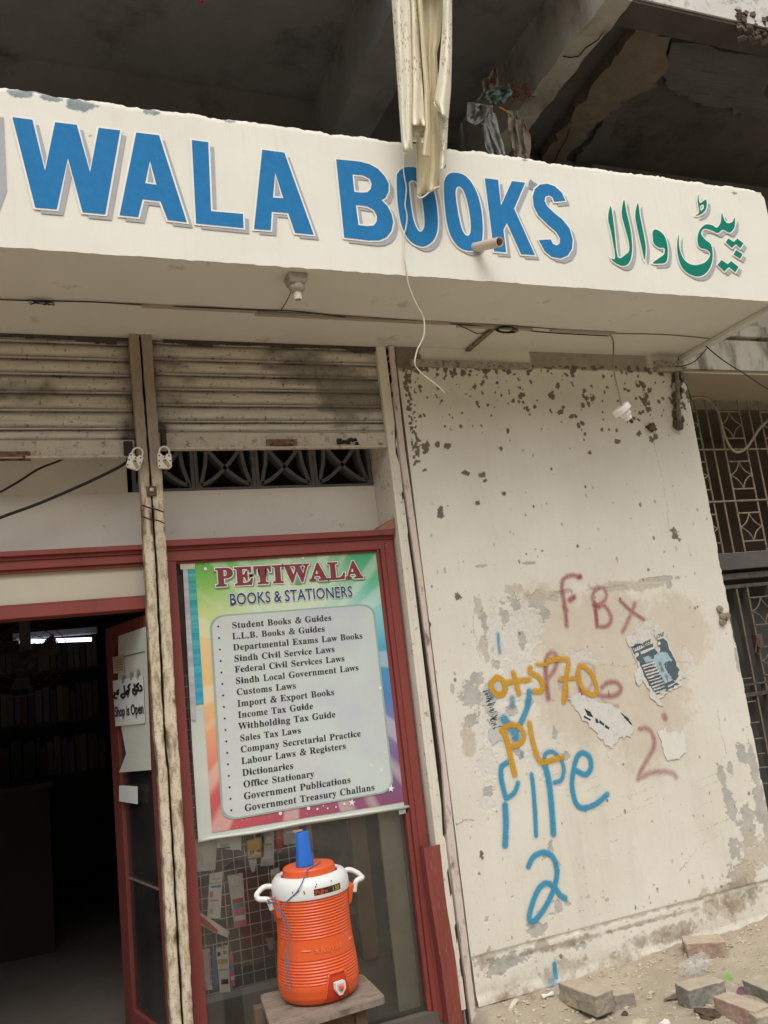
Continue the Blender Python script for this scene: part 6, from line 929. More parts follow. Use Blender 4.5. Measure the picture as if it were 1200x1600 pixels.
mb = MB(); mb.prism(P, lambda u, v, w_: c0+TX*u+Vector((0,0,v))+TN*(.018-w_), .020); tp = obj('tap', mb, white, cool, bevel=.003)
mb = MB(); P2 = [(u*.66, v*.66) for u, v in P]; mb.prism(P2, lambda u, v, w_: c0+TX*u+Vector((0,0,v))+TN*(.0195-w_), .001); obj('tap_face', mb, PM('tap_grey', srgb(190, 186, 182), .4), tp)
mb = MB(); mb.lathe([(.009,0),(.009,.006),(.006,.008),(.001,.0085)], c0+TN*.0195, 16, Matrix((TX, Vector((0,0,1)), TN)).transposed()); obj('tap_button', mb, orange, tp, smooth=40)
# embossed name, dashes and emblem
mb = MB(); gl_, wd = text_loops('Royal', SERIF, 10)
for x, L in gl_: mb.sheet(L, lambda u, v: cyl((TA-.012+(u-wd/2)*.000052+v*.000012)/.15, .190+v*.000052, .0042))
for k in range(5): mb.tube([cyl((TA-.066)/.15, .196, .0035), cyl((TA-.066+.011*math.sin((k-2)*.6))/.15, .196+.018*math.cos((k-2)*.6), .0035)], .0018, 5)
mb.tube([cyl((TA-.075)/.15, .193, .001), cyl((TA-.057)/.15, .193, .001)], .002, 5)
for a0, a1 in ((-.125, -.088), (.082, .118)): mb.tube([cyl((TA+a0+(a1-a0)*k/5)/.15, .2, .0) for k in range(6)], .0035, 6)
obj('embossed_name', mb, plasticm('emboss_orange', srgb(238, 116, 66)), cool)
def colp(u, v, dr): a = u/.155; rr = .1553+dr; return Vector((CX+rr*math.sin(a), CY-rr*math.cos(a), SZ+BH+v))
mb = MB(); vs = []; 
for i in range(2):
    for j in range(13): vs.append(colp(-.028+.118*j/12, (.010 if i == 0 else .033)-.0*j, .0006))
mb.add(vs, [(j, j+1, 14+j, 13+j) for j in range(12)]); stk = obj('sticker', mb, PM('sticker_black', srgb(40, 36, 20), .4, .4, 60, dirt=srgb(120, 104, 40), dirt_amt=.3, dirt_scale=60), cool)
mb = MB(); gl_, wd = text_loops('Pure', SANS, 0)
for x, L in gl_: mb.sheet(offset(L, 26), lambda u, v: colp(-.024+u*.000027, .0135+v*.000022, .0012))
obj('sticker_word', mb, PM('sticker_red', srgb(206, 52, 40), .4), stk)
mb = MB(); gl_, wd = text_loops('130', SANS, 0)
for x, L in gl_: mb.sheet(offset(L, 14), lambda u, v: colp(.046+u*.000024, .0125+v*.000024, .0012))
obj('sticker_number', mb, PM('sticker_gold', srgb(190, 164, 70), .4), stk)
mb = MB()
for a, v in ((-.098,.026),(-.088,.034),(-.066,.030),(-.064,.024),(-.02,.042),(-.016,.050),(.046,.050),(-.112,.03)): p = colp(a, v, .001); mb.lathe([(.0028,0),(.002,.002),(.0003,.003)], p, 6, Matrix.Rotation(R_(90), 3, 'X'))
obj('dirt_specks', mb, PM('dark_specks', srgb(40, 36, 32), .9), cool)
CUX, CUY, CUZ = CX-.018, CY-.015, SZ+LZ+.0415
mb = MB(); mb.lathe([(.034, 0), (.0365, .001), (.0365, .006), (.035, .010), (.0255, .126), (.0235, .130), (.021, .1305), (.020, .127), (.001, .127)], (CUX, CUY, CUZ), 40, cap=False); tag(obj('plastic_cup', mb, bluep, smooth=35), 'blue plastic tumbler upside down on the orange cooler lid', 'cup')
mb = MB(); T_ = CUZ+.131; mb.box(CUX-.034, CUX+.004, CUY+.0, CUY+.022, T_, T_+.005); tag(obj('wood_sliver', mb, PM('wood_sliver', srgb(160, 140, 112), .8)), 'small wooden sliver lying on top of the blue tumbler', 'stick')
hl = Vector((CX-.186, CY-.035, SZ+BH+.0))
Pc = [Vector((CUX+.05, CUY-.02, CUZ+.002)), Vector((CUX+.062, CUY-.005, CUZ+.003)), Vector((CUX+.042, CUY-.035, CUZ+.002)), Vector((CUX-.01, CY-.098, CUZ+.001)), Vector((CX-.05, CY-.115, SZ+LZ+.02)), colp(-.075, .055, .004), colp(-.095, .03, .003), colp(-.13, .005, .004), Vector((CX-.15, CY-.09, SZ+BH-.025)), hl+Vector((.02,-.03,-.01)), hl+Vector((.012,-.02,-.004)), hl+Vector((.0,-.012,.0))]
cord = PM('blue_cord_fibre', srgb(66, 110, 140), .85, .25, 80)
root = thing('blue_cord', hl, 'thin blue cord running from the tumbler down the cooler and knotted to its left handle', 'cord')
mb = MB(); mb.tube(catmull([tuple(p) for p in Pc], 5), .0021, 6); obj('strand', mb, cord, root)
k0 = hl+Vector((.014, -.016, -.012)); mb = MB(); mb.tube(catmull([tuple(k0+Vector((.016*math.cos(a), .016*math.sin(a), .002*a))) for a in np.linspace(0, 12, 14)], 3), .0022, 6)
dn = [k0+Vector((.012, -.03, -.01)), k0+Vector((.03, -.05, -.06)), k0+Vector((.026, -.058, -.14)), k0+Vector((.022, -.066, -.20)), k0+Vector((.012, -.07, -.25)), k0+Vector((.018, -.074, -.29)), k0+Vector((.032, -.074, -.275)), k0+Vector((.022, -.07, -.235)), k0+Vector((.036, -.066, -.18)), k0+Vector((.044, -.06, -.10)), k0+Vector((.036, -.05, -.04)), k0+Vector((.01, -.03, -.012))]
mb.tube(catmull([tuple(p) for p in dn], 5), .0021, 6); obj('knot_and_tail', mb, cord, root)
# ================================================================== CABLES AND FITTINGS UNDER THE CANOPY
blackc = PM('black_cable', srgb(46, 42, 40), .7, .15, 30); greyc = PM('grey_cable', srgb(108, 98, 86), .8, .2, 30); whitec = PM('white_cable', srgb(214, 204, 186), .6, .08, 30)
SFZ = 3.136
def cable(name, label, pts, r, mat, n=6, sm=5): mb = MB(); mb.tube(catmull([tuple(p) for p in pts], sm), r, n); return tag(obj(name, mb, mat, smooth=True), label, 'cable')
cable('soffit_cable', 'thin dark cable along the canopy soffit from the left edge to the dangling lamp', [atz(x, y, SFZ-(.004 if i % 2 else 0)) for i, (x, y) in enumerate([(-120,462),(0,468),(60,470),(150,472),(230,477),(300,480),(400,484),(470,487),(560,498),(640,504),(700,506),(790,513),(860,520),(950,525)])], .0028, blackc)
cable('soffit_cable', 'second thin cable along the soffit ending at its right corner', [atz(x, y, SFZ) for x, y in [(200,474),(330,482),(420,487),(520,492),(620,499),(700,504),(800,509),(900,517),(960,521),(1040,523),(1108,529)]], .0024, greyc)
mb = MB(); 
for a, b in (((222,473),(400,488)), ((400,487),(700,506)), ((715,507),(830,514)), ((860,515),(960,519))):
    p, q = atz(*a, 3.139), atz(*b, 3.139); mb.box(p.x, q.x, (p.y+q.y)/2-.012, (p.y+q.y)/2+.012, 3.130, 3.1385)
tag(obj('cable_trunking', mb, PM('trunking_paint', srgb(164, 152, 136), .8, .06, 8)), 'painted strip of cable trunking along the soffit', 'trunking')
mb = MB(); p0, p1 = atz(770, 512, 3.137), atz(712, 562, 3.137); d = (p1-p0).normalized(); nrm = Vector((-d.y, d.x, 0))*.013
mb.hexa([p0-nrm-Vector((0,0,.012)), p0+nrm-Vector((0,0,.012)), p1+nrm-Vector((0,0,.012)), p1-nrm-Vector((0,0,.012))], [p0-nrm, p0+nrm, p1+nrm, p1-nrm]); tag(obj('cable_trunking', mb, PM('trunking_dirty', srgb(140, 126, 108), .85, .2, 30, dirt=srgb(70, 60, 50), dirt_amt=.5, dirt_scale=40)), 'dirty diagonal trunking strip crossing the soffit to the wall', 'trunking')
mb = MB(); mb.box(.08, .80, -.022, -.002, 3.03, 3.065); tag(obj('cable_trunking', mb, PM('trunking_wall', srgb(168, 158, 142), .85, .1, 10, dirt=srgb(76, 66, 56), dirt_amt=.35, dirt_scale=36)), 'mud-specked trunking strip along the top of the plaster wall, left part', 'trunking')
mb = MB(); mb.box(1.63, 1.84, -.05, -.002, 3.035, 3.06); mb.box(1.60, 1.80, -.075, -.05, 3.06, 3.085); tag(obj('wall_ledge', mb, PM('trunking_wall', srgb(168, 158, 142)), bevel=.004), 'small plaster ledge at the top right corner of the wall', 'ledge')
mb = MB(); r = random.Random(5)
c0 = atz(790, 514, 3.128)
for k in range(4): mb.tube(catmull([tuple(c0+Vector((.045*math.cos(a)*(1+.15*k), .012*math.sin(a)-.004*k, -.010*math.sin(a*1.0)-.004*k))) for a in np.linspace(0, 6.2, 9)], 3), .0024, 5)
mb.tube(catmull([tuple(atz(x, y, 3.13)) for x, y in [(718,508),(732,515),(745,521),(760,519),(772,514),(785,511)]], 4), .0026, 5)
tag(obj('cable_coil', mb, blackc, smooth=True), 'small tangle of dark cable where the trunking strips meet on the soffit', 'cable')
mb = MB(); c0 = atz(65, 470, 3.13)
for k in range(6): mb.tube([c0+Vector((r.uniform(-.05,.05), r.uniform(-.02,.02), r.uniform(-.012,0))) for _ in range(4)], .002, 5)
tag(obj('cable_knot', mb, blackc), 'knot of dark wire on the soffit at the left', 'cable')
cable('door_cable', 'thick black cable sloping up across the cream band above the doorway', [at(-60, 835, .10), at(0, 809, .10), at(60, 787, .10), at(130, 757, .09), at(180, 733, .06), at(205, 718, .04)], .007, blackc)
cable('door_cable', 'thinner black cable above the thick one over the doorway', [at(-60, 800, .14), at(0, 769, .14), at(30, 752, .14), at(60, 733, .13), at(95, 719, .11), at(120, 708, .1)], .005, blackc)
# broken plaster edge where the soffit meets the shutters
mb = MB(); r = random.Random(61); x = -2.7
while x < -.06:
    wd_ = r.uniform(.01, .05); h_ = max(0, (fbm(np.array([x]), np.array([1.]), 5, 4, 91)[0]-.5))*.10+r.uniform(.001, .006)
    if not -1.33 < x < -1.19: mb.box(x, x+wd_, .012, .0195, 3.1385-h_-.012, 3.1385)
    x += wd_+.0005
tag(obj('plaster_edge', mb, PM('dark_broken_edge', srgb(78, 70, 60), .95, .3, 20)), 'dark ragged plaster edge along the soffit above the shutters', 'plaster edge')
# fixed lamp holder on the soffit
q = atz(462, 432, 3.14); lh = thing('lamp_holder', q, 'old lamp holder with a short white tube fixed to the soffit above the right shutter', 'lamp holder')
dust = PM('dusty_fitting', srgb(172, 162, 146), .8, .15, 20, dirt=srgb(120, 106, 90), dirt_amt=.3, dirt_scale=40)
mb = MB(); mb.hexa([q+Vector(v) for v in ((-.034,-.034,-.04),(.034,-.034,-.04),(.034,.034,-.04),(-.034,.034,-.04))], [q+Vector(v) for v in ((-.043,-.043,-.0015),(.043,-.043,-.0015),(.043,.043,-.0015),(-.043,.043,-.0015))]); obj('base_block', mb, dust, lh, bevel=.006)
mb = MB(); mb.lathe([(.030,-.039),(.034,-.050),(.033,-.060),(.024,-.070),(.014,-.074)], q, 24, cap=False); obj('socket', mb, dust, lh, smooth=True)
mb = MB(); mb.lathe([(.0165,-.068),(.0168,-.104),(.013,-.104),(.013,-.075),(.001,-.075)], q, 24, cap=False); obj('tube', mb, PM('white_fitting', srgb(212, 206, 192), .55, .06, 20), lh, smooth=35)
cable('lamp_wire', 'short wire from the fixed lamp holder down to the soffit cable', [q+Vector((-.026,.0,-.06)), atz(453, 460, 3.09), atz(446, 474, 3.12), atz(439, 484, 3.135)], .0022, blackc)
# hanging lamp holder
hy = -.36; h0 = atz(952, 523, 3.136)
hp = [h0, at(958, 532, h0.y+.02), at(958.5, 560, hy), at(960, 585, hy), at(966, 610, hy), at(971, 633, hy)]
cable('hanging_cable', 'cord holding the dangling white lamp holder in front of the wall', hp, .0045, PM('pendant_cord_grime', srgb(150, 134, 112), .8, .2, 30))
pe = at(971, 640, hy); pl_ = thing('pendant_lamp_holder', pe, 'white bakelite lamp holder dangling tilted on its cord in front of the mud-specked wall', 'lamp holder')
M = Matrix.Rotation(R_(-38), 3, 'Y')
mb = MB(); mb.lathe([(.001,.014),(.046,.014),(.049,.010),(.049,-.012),(.044,-.017),(.026,-.019),(.030,-.024),(.030,-.038),(.020,-.044),(.019,-.060),(.014,-.066),(.001,-.066)], pe, 32, M, cap=False); obj('holder_body', mb, PM('white_bakelite', srgb(244, 240, 234), .45, .05, 20, dirt=srgb(206, 196, 182), dirt_amt=.05, dirt_scale=50), pl_, smooth=35)
mb = MB(); mb.lathe([(.009,-.064),(.009,-.084),(.006,-.09),(.001,-.09)], pe, 16, M); obj('dark_socket', mb, PM('socket_dark', srgb(70, 62, 54), .7), pl_)
# PVC pipe stub
b_ = at(742, 387, FY); e_ = at(781, 378, FY-.16); ax = (e_-b_).normalized(); pv = PM('pvc_pipe', srgb(196, 182, 162), .5, .06, 12)
mb = MB(); Mx = ax.to_track_quat('Z', 'Y').to_matrix(); Lp = (e_-b_).length; mb.lathe([(.0215,-.03),(.0215,Lp),(.018,Lp),(.018,-.02),(.001,-.02)], b_, 32, Mx, cap=False); tag(obj('drain_pipe', mb, pv, smooth=35), 'short cream plastic drain pipe sticking out below the letter K', 'pipe')
# loose white wire down the fascia
zw = [(633,228),(632,240),(630.5,263),(632.5,280),(635,293),(634,308),(633,322),(636,338),(634,357),(631,367),(631,377),(630.5,395)]
P = [at(x, y, FY-.016) for x, y in zw]+[at(x, y, FY-.02+.012*i) for i, (x, y) in enumerate([(632,407),(635,425),(638,443),(645,463),(655,483),(662,497),(663,520),(658,535),(652,547),(648,567),(653,577),(663,587),(680,600),(688,607),(695,614)])]
cable('loose_wire', 'loose white wire hanging down over the second letter of BOOKS and below the canopy', P, .0034, whitec)
cable('corner_wire', 'thin dark wires tangled at the top right corner of the wall', [at(1104, 545, -.3), at(1085, 565, -.12), at(1063, 572, -.04), at(1060, 560, -.05), at(1064, 590, -.03), at(1072, 600, -.03), at(1080, 625, -.0)], .003, PM('greenish_wire', srgb(70, 74, 66), .8))
cable('corner_wire', 'dark wire from the canopy corner sagging to the right over the neighbouring opening', [at(1103, 541, -.35), at(1130, 563, -.3), at(1165, 585, -.2), at(1200, 608, -.1), at(1260, 640, 0)], .0035, blackc)
# encrusted conduit on the wall
cdt = thing('rusty_conduit', at(1058, 570, -.02), 'mud-encrusted conduit pipe hanging down the top right edge of the wall', 'conduit')
mud = PM('dried_mud', srgb(104, 90, 74), .95, .3, 30, bstr=.8, dirt=srgb(70, 58, 46), dirt_amt=.4, dirt_scale=50)
mb = MB(); A, B = at(1057, 573, -.025), at(1061, 662, -.025); mb.tube([A+(B-A)*k/12 for k in range(13)], [.013+.003*math.sin(k*2.1) for k in range(13)], 10); obj('pipe', mb, PM('conduit_paint', srgb(140, 128, 110), .8, .2, 20, dirt=srgb(92, 78, 64), dirt_amt=.5, dirt_scale=40), cdt, smooth=True)
mb = MB(); r = random.Random(8)
def blob(mb, c, s, n=9, seed=0, sq=(1, 1, 1)):
    vs = []; fs = []; m = n*2; rr = random.Random(seed); ph = [rr.uniform(0, 6) for _ in range(6)]
    for i in range(n+1):
        th = math.pi*i/n
        for j in range(m):
            a = 2*math.pi*j/m; k = 1+.22*math.sin(3*a+ph[0]+2*th)+.16*math.sin(5*th+ph[1]+a)+.10*math.sin(7*a+ph[2]-3*th)+rr.uniform(-.06, .06)
            vs.append((c[0]+s*sq[0]*k*math.sin(th)*math.cos(a), c[1]+s*sq[1]*k*math.sin(th)*math.sin(a), c[2]+s*sq[2]*k*math.cos(th)))
    for i in range(n):
        for j in range(m): fs.append((i*m+j, (i+1)*m+j, (i+1)*m+(j+1) % m, i*m+(j+1) % m))
    return mb.add(vs, fs)
for k in range(20): u = r.random(); p = at(1051+14*r.random()+4*u, 575+85*u, -.010); blob(mb, p, r.uniform(.008, .018), 5, k, (1, .7, 1.3))
blob(mb, at(1060, 664, -.02), .030, 8, 77, (1, .8, .9)); obj('mud_crust', mb, mud, cdt, smooth=True)
mb = MB(); p = at(1018, 668, -.012); blob(mb, p, .024, 8, 5, (1.2, .8, .9)); tag(obj('mud_nest', mb, mud, smooth=True), 'lump of dried mud like a wasp nest on the wall left of the conduit', 'mud lump')
anc = thing('rusty_anchor', at(1130, 966, -.01), 'cluster of rusty bolt washers at the right edge of the wall', 'bolts'); am = PM('old_metal_washer', srgb(150, 136, 112), .7, .25, 30, metal=.3)
for x, y, s in ((1124,952,.020),(1128,963,.020),(1136,962,.017),(1128,972,.020)):
    mb = MB(); p = at(x, y, -.004); mb.lathe([(s*.35, .012),(s, .010),(s, 0),(s*.35, 0)], p, 14, Matrix.Rotation(R_(78), 3, 'X'), cap=False); mb.lathe([(s*.3,0),(s*.3,.014),(.001,.016)], p, 8, Matrix.Rotation(R_(80), 3, 'X')); obj('washer', mb, am, anc, smooth=35)
# ================================================================== CLOTH
t = NT('printed_cotton'); uv = t.co('UV'); n1 = t.noise(3, 3, .6, uv); vo = t.n('TexVoronoi'); vo.inputs['Scale'].default_value = 30; vo.inputs['Randomness'].default_value = .9; t.l(uv, vo.inputs['Vector'])
vo2 = t.n('TexVoronoi'); vo2.inputs['Scale'].default_value = 5; t.l(uv, vo2.inputs['Vector']); rings = t.math('SINE', t.math('MULTIPLY', vo2.outputs['Distance'], 42))
petal = t.math('MULTIPLY', t.rng(vo.outputs['Distance'], .36, .28), t.rng(t.noise(7, 4, .6, uv), .42, .52)); ringm = t.math('MULTIPLY', t.math('MULTIPLY', t.rng(rings, .72, .9), t.rng(t.noise(75, 2, .5, uv), .45, .55)), t.rng(n1, .48, .6))
inkm = t.math('MULTIPLY', t.math('MAXIMUM', petal, ringm), t.rng(t.sep(uv)[1], .84, .66))
c = t.mix(t.rng(n1, .3, .7), srgb(228, 220, 196), srgb(240, 234, 214)); c = t.mix(t.math('MULTIPLY', inkm, .75), c, srgb(156, 112, 88))
wr = t.noise(3, 5, .7, t.scalevec(uv, (9, 1.3, 1))); c = t.mix(t.rng(wr, .55, .8, 0, .2), c, srgb(200, 186, 152))
p = t.bsdf(c, .95, 0, t.math('ADD', wr, t.math('MULTIPLY', t.noise(260, 2, .5, uv), .12)), .7, .012, .1); cloth = t.m
t2 = NT('plain_shaded_cotton'); uv2 = t2.co('UV'); w2 = t2.noise(3, 5, .7, t2.scalevec(uv2, (9, 1.3, 1))); t2.bsdf(t2.mix(t2.rng(w2, .3, .75), srgb(212, 198, 160), srgb(226, 216, 184)), .95, 0, w2, .7, .012, .1); plain_shaded_cloth = t2.m  # unprinted cloth, tinted darker to stand in for shade in the back fold
cl = thing('hanging_cloth', at(660, 60, -.86), 'cream patterned cotton cloth hanging in folds from the balcony over the shop sign', 'cloth')
zc = lambda P: zm(600, 0, 5, P)
def fold(name, Lp, Rp, y, bulge, hem, seed, wav=1.5, u0=0., mat=cloth):
    """one hanging fold: left/right edges in pixels (top to bottom), hem = bottom edge drop per u"""
    Lp, Rp = zc(Lp), zc(Rp); n, m = 70, 22; V = np.linspace(0, 1, n); U = np.linspace(0, 1, m)
    def samp(P, v): P = np.array(P); s = np.r_[0, np.cumsum(np.hypot(*np.diff(P, axis=0).T))]; s /= s[-1]; return np.interp(v, s, P[:, 0]), np.interp(v, s, P[:, 1])
    lx, ly = samp(Lp, V); rx, ry = samp(Rp, V); X = np.zeros((n, m)); Y = X.copy(); Z = X.copy()
    for i in range(n):
        for j in range(m):
            u = U[j]; px = lx[i]+(rx[i]-lx[i])*u; py = ly[i]+(ry[i]-ly[i])*u
            yy = y - bulge*math.sin(math.pi*u)*(.7+.3*V[i]) + .010*math.sin(u*wav*6.28+seed+V[i]*2)*(.4+V[i]) + (vnoise(u*4+seed, V[i]*9, seed)-.5)*.012
            if hem and V[i] > 1-hem: yy += ((V[i]-1+hem)/hem)**2*.03*math.sin(u*9+seed)
            q = at(px, py, float(yy)); X[i, j], Y[i, j], Z[i, j] = q.x, q.y, q.z
    o = gridmesh(name, X[::-1], Y[::-1], Z[::-1], mat, cl); uvl = o.data.uv_layers.new(name='UVMap'); li = np.zeros(len(o.data.loops), np.int32); o.data.loops.foreach_get('vertex_index', li)
    UU, VV = np.meshgrid(U*.22*(abs(Rp[0][0]-Lp[0][0])/20)+u0, V[::-1]); uvl.data.foreach_set('uv', np.stack([UU.ravel()[li], VV.ravel()[li]], -1).astype(np.float32).ravel())
    s = o.modifiers.new('thick', 'SOLIDIFY'); s.thickness = .0025; s.offset = 0; return o
Tp = -400
fold('front_fold', [(55,Tp),(60,0),(80,300),(105,650),(130,1000),(142,1165)], [(200,Tp),(205,0),(215,300),(222,650),(218,960),(222,1180)], -.90, .045, .06, 1, 1.6, 0)
fold('front_fold', [(195,Tp),(205,0),(214,300),(222,650),(212,950),(210,975)], [(258,Tp),(262,0),(278,300),(300,650),(318,900),(320,985)], -.895, .035, .05, 2, 1, .3)
fold('under_hem', [(206,975),(212,1040),(214,1105)], [(320,965),(322,1050),(318,1118)], -.865, .012, .3, 3, 1, .5)
fold('rolled_fold', [(255,Tp),(262,0),(290,350),(315,700),(322,1000),(300,1220)], [(288,Tp),(297,0),(325,350),(352,700),(360,1000),(358,1235)], -.91, .034, 0, 4, .5, .6, plain_shaded_cloth)
fold('back_fold', [(285,Tp),(295,0),(320,350),(330,700),(250,1090),(255,1300),(260,1530)], [(460,Tp),(465,0),(440,300),(412,420),(425,700),(445,1000),(450,1300),(425,1480)], -.81, .02, .05, 5, 2.4, .9, plain_shaded_cloth)
fold('right_fold', [(455,Tp),(462,0),(452,250),(430,550),(388,790),(415,850)], [(530,Tp),(530,0),(530,400),(522,700),(502,930),(500,940)], -.90, .04, .06, 6, .8, 1.3)
fold('right_tail', [(415,850),(435,1000),(445,1150),(435,1300),(425,1330)], [(502,920),(497,1020),(490,1150),(488,1300),(485,1310)], -.865, .012, .1, 7, .9, 1.6)
mb = MB()
def hemroll(pts, r, y): mb.tube(catmull([tuple(at(*p, y)) for p in zc(pts)], 5), r, 8)
hemroll([(145,1165),(160,1185),(190,1190),(215,1176),(222,1150)], .0035, -.89); hemroll([(260,1530),(275,1545),(305,1540),(350,1505),(400,1470),(440,1455)], .0035, -.84); hemroll([(388,800),(410,845),(450,880),(500,930)], .004, -.90)
obj('hem', mb, cloth, cl, smooth=True)
red_ = MB(); p = at(314, 1, -1.0); blob(red_, p+Vector((0,0,.03)), .035, 8, 9, (.35, .35, 1.0)); tag(obj('red_tassel', red_, PM('red_cloth', srgb(150, 30, 52), .8), smooth=True), 'tip of a dark red tassel hanging at the very top', 'tassel')
# ================================================================== RAGS STUFFED ON THE CANOPY
ragm = [PM('grey_rag', srgb(132, 130, 126), .95, .3, 14, bstr=.6), PM('brown_rag', srgb(126, 112, 96), .95, .35, 14, bstr=.6, dirt=srgb(70, 58, 50), dirt_amt=.3), PM('green_rag', srgb(88, 106, 94), .9, .35, 14), PM('olive_rag', srgb(116, 118, 92), .95, .3, 12)]
zr = lambda *p: zm(700, 80, 1200/180, p)
def rag(label, poly_l, poly_r, y, mat, seed, n=40, m=16, depth=.05):
    V = np.linspace(0, 1, n); U = np.linspace(0, 1, m); P, Q = np.array(zr(*poly_l)), np.array(zr(*poly_r)); X = np.zeros((n, m)); Y = X.copy(); Z = X.copy()
    sv = lambda A, v: (np.interp(v, np.linspace(0, 1, len(A)), A[:, 0]), np.interp(v, np.linspace(0, 1, len(A)), A[:, 1]))
    for i in range(n):
        a, b = sv(P, V[i]); c_, d_ = sv(Q, V[i])
        for j in range(m):
            u = U[j]; yy = y-depth*abs(math.sin(u*7+seed+V[i]*.7))*.8+(fbm(u*4+seed, V[i]*1.2, 2, 3, seed)-.5)*depth*2.2; q = at(a+(c_-a)*u+(vnoise(u*5, V[i]*2, seed)-.5)*5, b+(d_-b)*u+(vnoise(u*6, V[i]*2, seed+3)-.5)*5, float(yy)); X[i, j], Y[i, j], Z[i, j] = q.x, q.y, q.z
    o = gridmesh('rag', X[::-1], Y[::-1], Z[::-1], mat); s = o.modifiers.new('thick', 'SOLIDIFY'); s.thickness = .004; return tag(o, label, 'rag', 'rags stuffed above the canopy')
rag('long grey rag draped in strips down behind the sign top', [(345,600),(360,800),(400,1000),(455,1130)], [(480,640),(520,800),(580,980),(610,1130)], -.42, ragm[0], 3)
rag('brown stained rag hanging beside the beam', [(640,700),(650,850),(690,1050),(700,1150)], [(800,720),(835,850),(860,1000),(850,1150)], -.42, ragm[1], 8)
rag('olive rag under the brown one', [(600,640),(640,800),(660,1000),(680,1150)], [(720,620),(740,800),(760,1000),(790,1150)], -.39, ragm[3], 12)
rag('folded grey rag tucked sideways into the gap', [(200,540),(210,640),(220,720),(260,770)], [(480,560),(470,640),(400,740),(350,760)], -.40, ragm[0], 15)
rag('beige rag wedged at the top of the bundle', [(340,350),(370,440),(300,520)], [(490,170),(520,330),(480,450)], -.36, ragm[1], 19)
rag('green plastic sheet crumpled in the bundle', [(400,420),(390,470),(450,540)], [(640,340),(680,430),(600,530)], -.40, ragm[2], 23)
mb = MB(); r = random.Random(31)
for k in range(150):
    a = at(*zr((r.uniform(620, 850), r.uniform(350, 480)))[0], -.40+r.uniform(-.06, .06)); b = a+Vector((r.gauss(0, .016), r.gauss(0, .016), r.gauss(-.01, .02))); mb.tube([a, (a+b)/2+Vector((r.gauss(0, .01), r.gauss(0, .01), r.gauss(0, .01))), b], .0022, 4)
tag(obj('dry_twigs', mb, PM('reddish_twigs', srgb(98, 70, 60), .9, .4, 30)), 'clump of dry reddish twigs on top of the rag bundle', 'twigs')
mb = MB(); mb.tube([at(*zr((535,580))[0], -.47), at(*zr((670,665))[0], -.47)], .004, 6); tag(obj('orange_stick', mb, PM('orange_stick', srgb(178, 98, 52), .7)), 'thin orange stick poking out of the rags', 'stick')
# ================================================================== NEIGHBOURING OPENING, RIGHT
lin = thing('stained_lintel', (2.3, .1, 3.05), 'grey stained concrete lintel over the neighbouring grilled opening', 'lintel')
stc = PM('stained_concrete', srgb(168, 162, 148), .95, .15, 3, bstr=.5, dirt=srgb(92, 84, 74), dirt_amt=.45, dirt_scale=5, stretch=(1.6, 1, .6))
LY = .02; zl0 = at(1130, 578, LY).z; zl1 = at(1180, 533, LY).z; zl2 = at(1190, 512, LY).z
mb = MB(); mb.box(1.88, 5.2, LY, .55, zl0, zl1); mb.box(1.88, 5.2, LY+.02, .5, zl1+.001, zl1+.02); mb.box(1.88, 5.2, LY-.015, .5, zl1+.0201, zl2); mb.box(1.88, 5.2, LY+.03, .5, zl2+.0005, 3.9); obj('lintel_face', mb, stc, lin, bevel=.004)
mb = MB(); mb.box(1.88, 5.2, .035, .9, zl0-.02, zl0-.001); obj('lintel_underside', mb, PM('beige_underside', srgb(170, 158, 138), .9, .06, 3), lin)
GRY = atz(1150, 622, zl0).y; GRY = min(max(GRY, .3), .6)
gm = PM('grille_paint', srgb(152, 138, 118), .75, .2, 20, dirt=srgb(94, 78, 62), dirt_amt=.3, dirt_scale=30)
gr = thing('window_grille', (2.4, GRY, 1.8), 'iron window grille with four-pointed star ornaments beside the plaster wall', 'grille')
zg = lambda *p: zm(1060, 560, 5, p)
def gx_(px, py): return at(*zg((px, py))[0], GRY).x
def gz_(px, py): return at(*zg((px, py))[0], GRY).z
hz = [gz_(480, 712), gz_(480, 1114), gz_(480, 1522)]; pitch = (hz[0]-hz[2])/2; ztop = zl0-.02
b1, b2, b3, b4, b5, b6 = gx_(205,715), gx_(287,715), gx_(365,714), gx_(535,714), gx_(612,712), gx_(695,710)
period = b6-b3; zbot = hz[2]; bars = []
for k in range(-1, 7): bars += [b3+k*period, b4+k*period, b5+k*period]
mb = MB()
for x in bars:
    if x > 1.75: mb.tube([(x, GRY, zbot-.02), (x, GRY, ztop)], .006, 6)
obj('upright_bars', mb, gm, gr); mb = MB()
for z in hz: mb.tube([(1.8, GRY-.008, z), (5, GRY-.008, z)], .0065, 6)
obj('cross_bars', mb, gm, gr)
def star(mb, x0, x1, z0, z1, y, r=.0045, boxed=True):
    cx_, cz_ = (x0+x1)/2, (z0+z1)/2
    if boxed:
        for z in (z0, z1): mb.tube([(x0, y, z), (x1, y, z)], r*1.2, 6)
    T_ = [(cx_, z1), (x1, cz_), (cx_, z0), (x0, cz_)]
    for i in range(4):
        a, b = Vector((*T_[i], 0)), Vector((*T_[(i+1) % 4], 0)); mid = (a+b)/2; c_ = Vector((cx_, cz_, 0)); mid = mid+(c_-mid)*.55
        mb.tube([(lambda w_: (w_.x, y, w_.y))(a*(1-s)**2+mid*2*s*(1-s)+b*s*s) for s in np.linspace(0, 1, 9)], r, 6)
so = (gz_(470, 804)-hz[0], gz_(510, 1018)-hz[0])
for k in range(-1, 5):
    for i, z in enumerate((hz[0]+pitch, hz[0], hz[1])):
        if b4+k*period < 1.8 or z+so[0] > ztop: continue
        mb = MB(); star(mb, b3+k*period, b4+k*period, z+so[1], z+so[0], GRY); obj('star_ornament', mb, gm, gr)
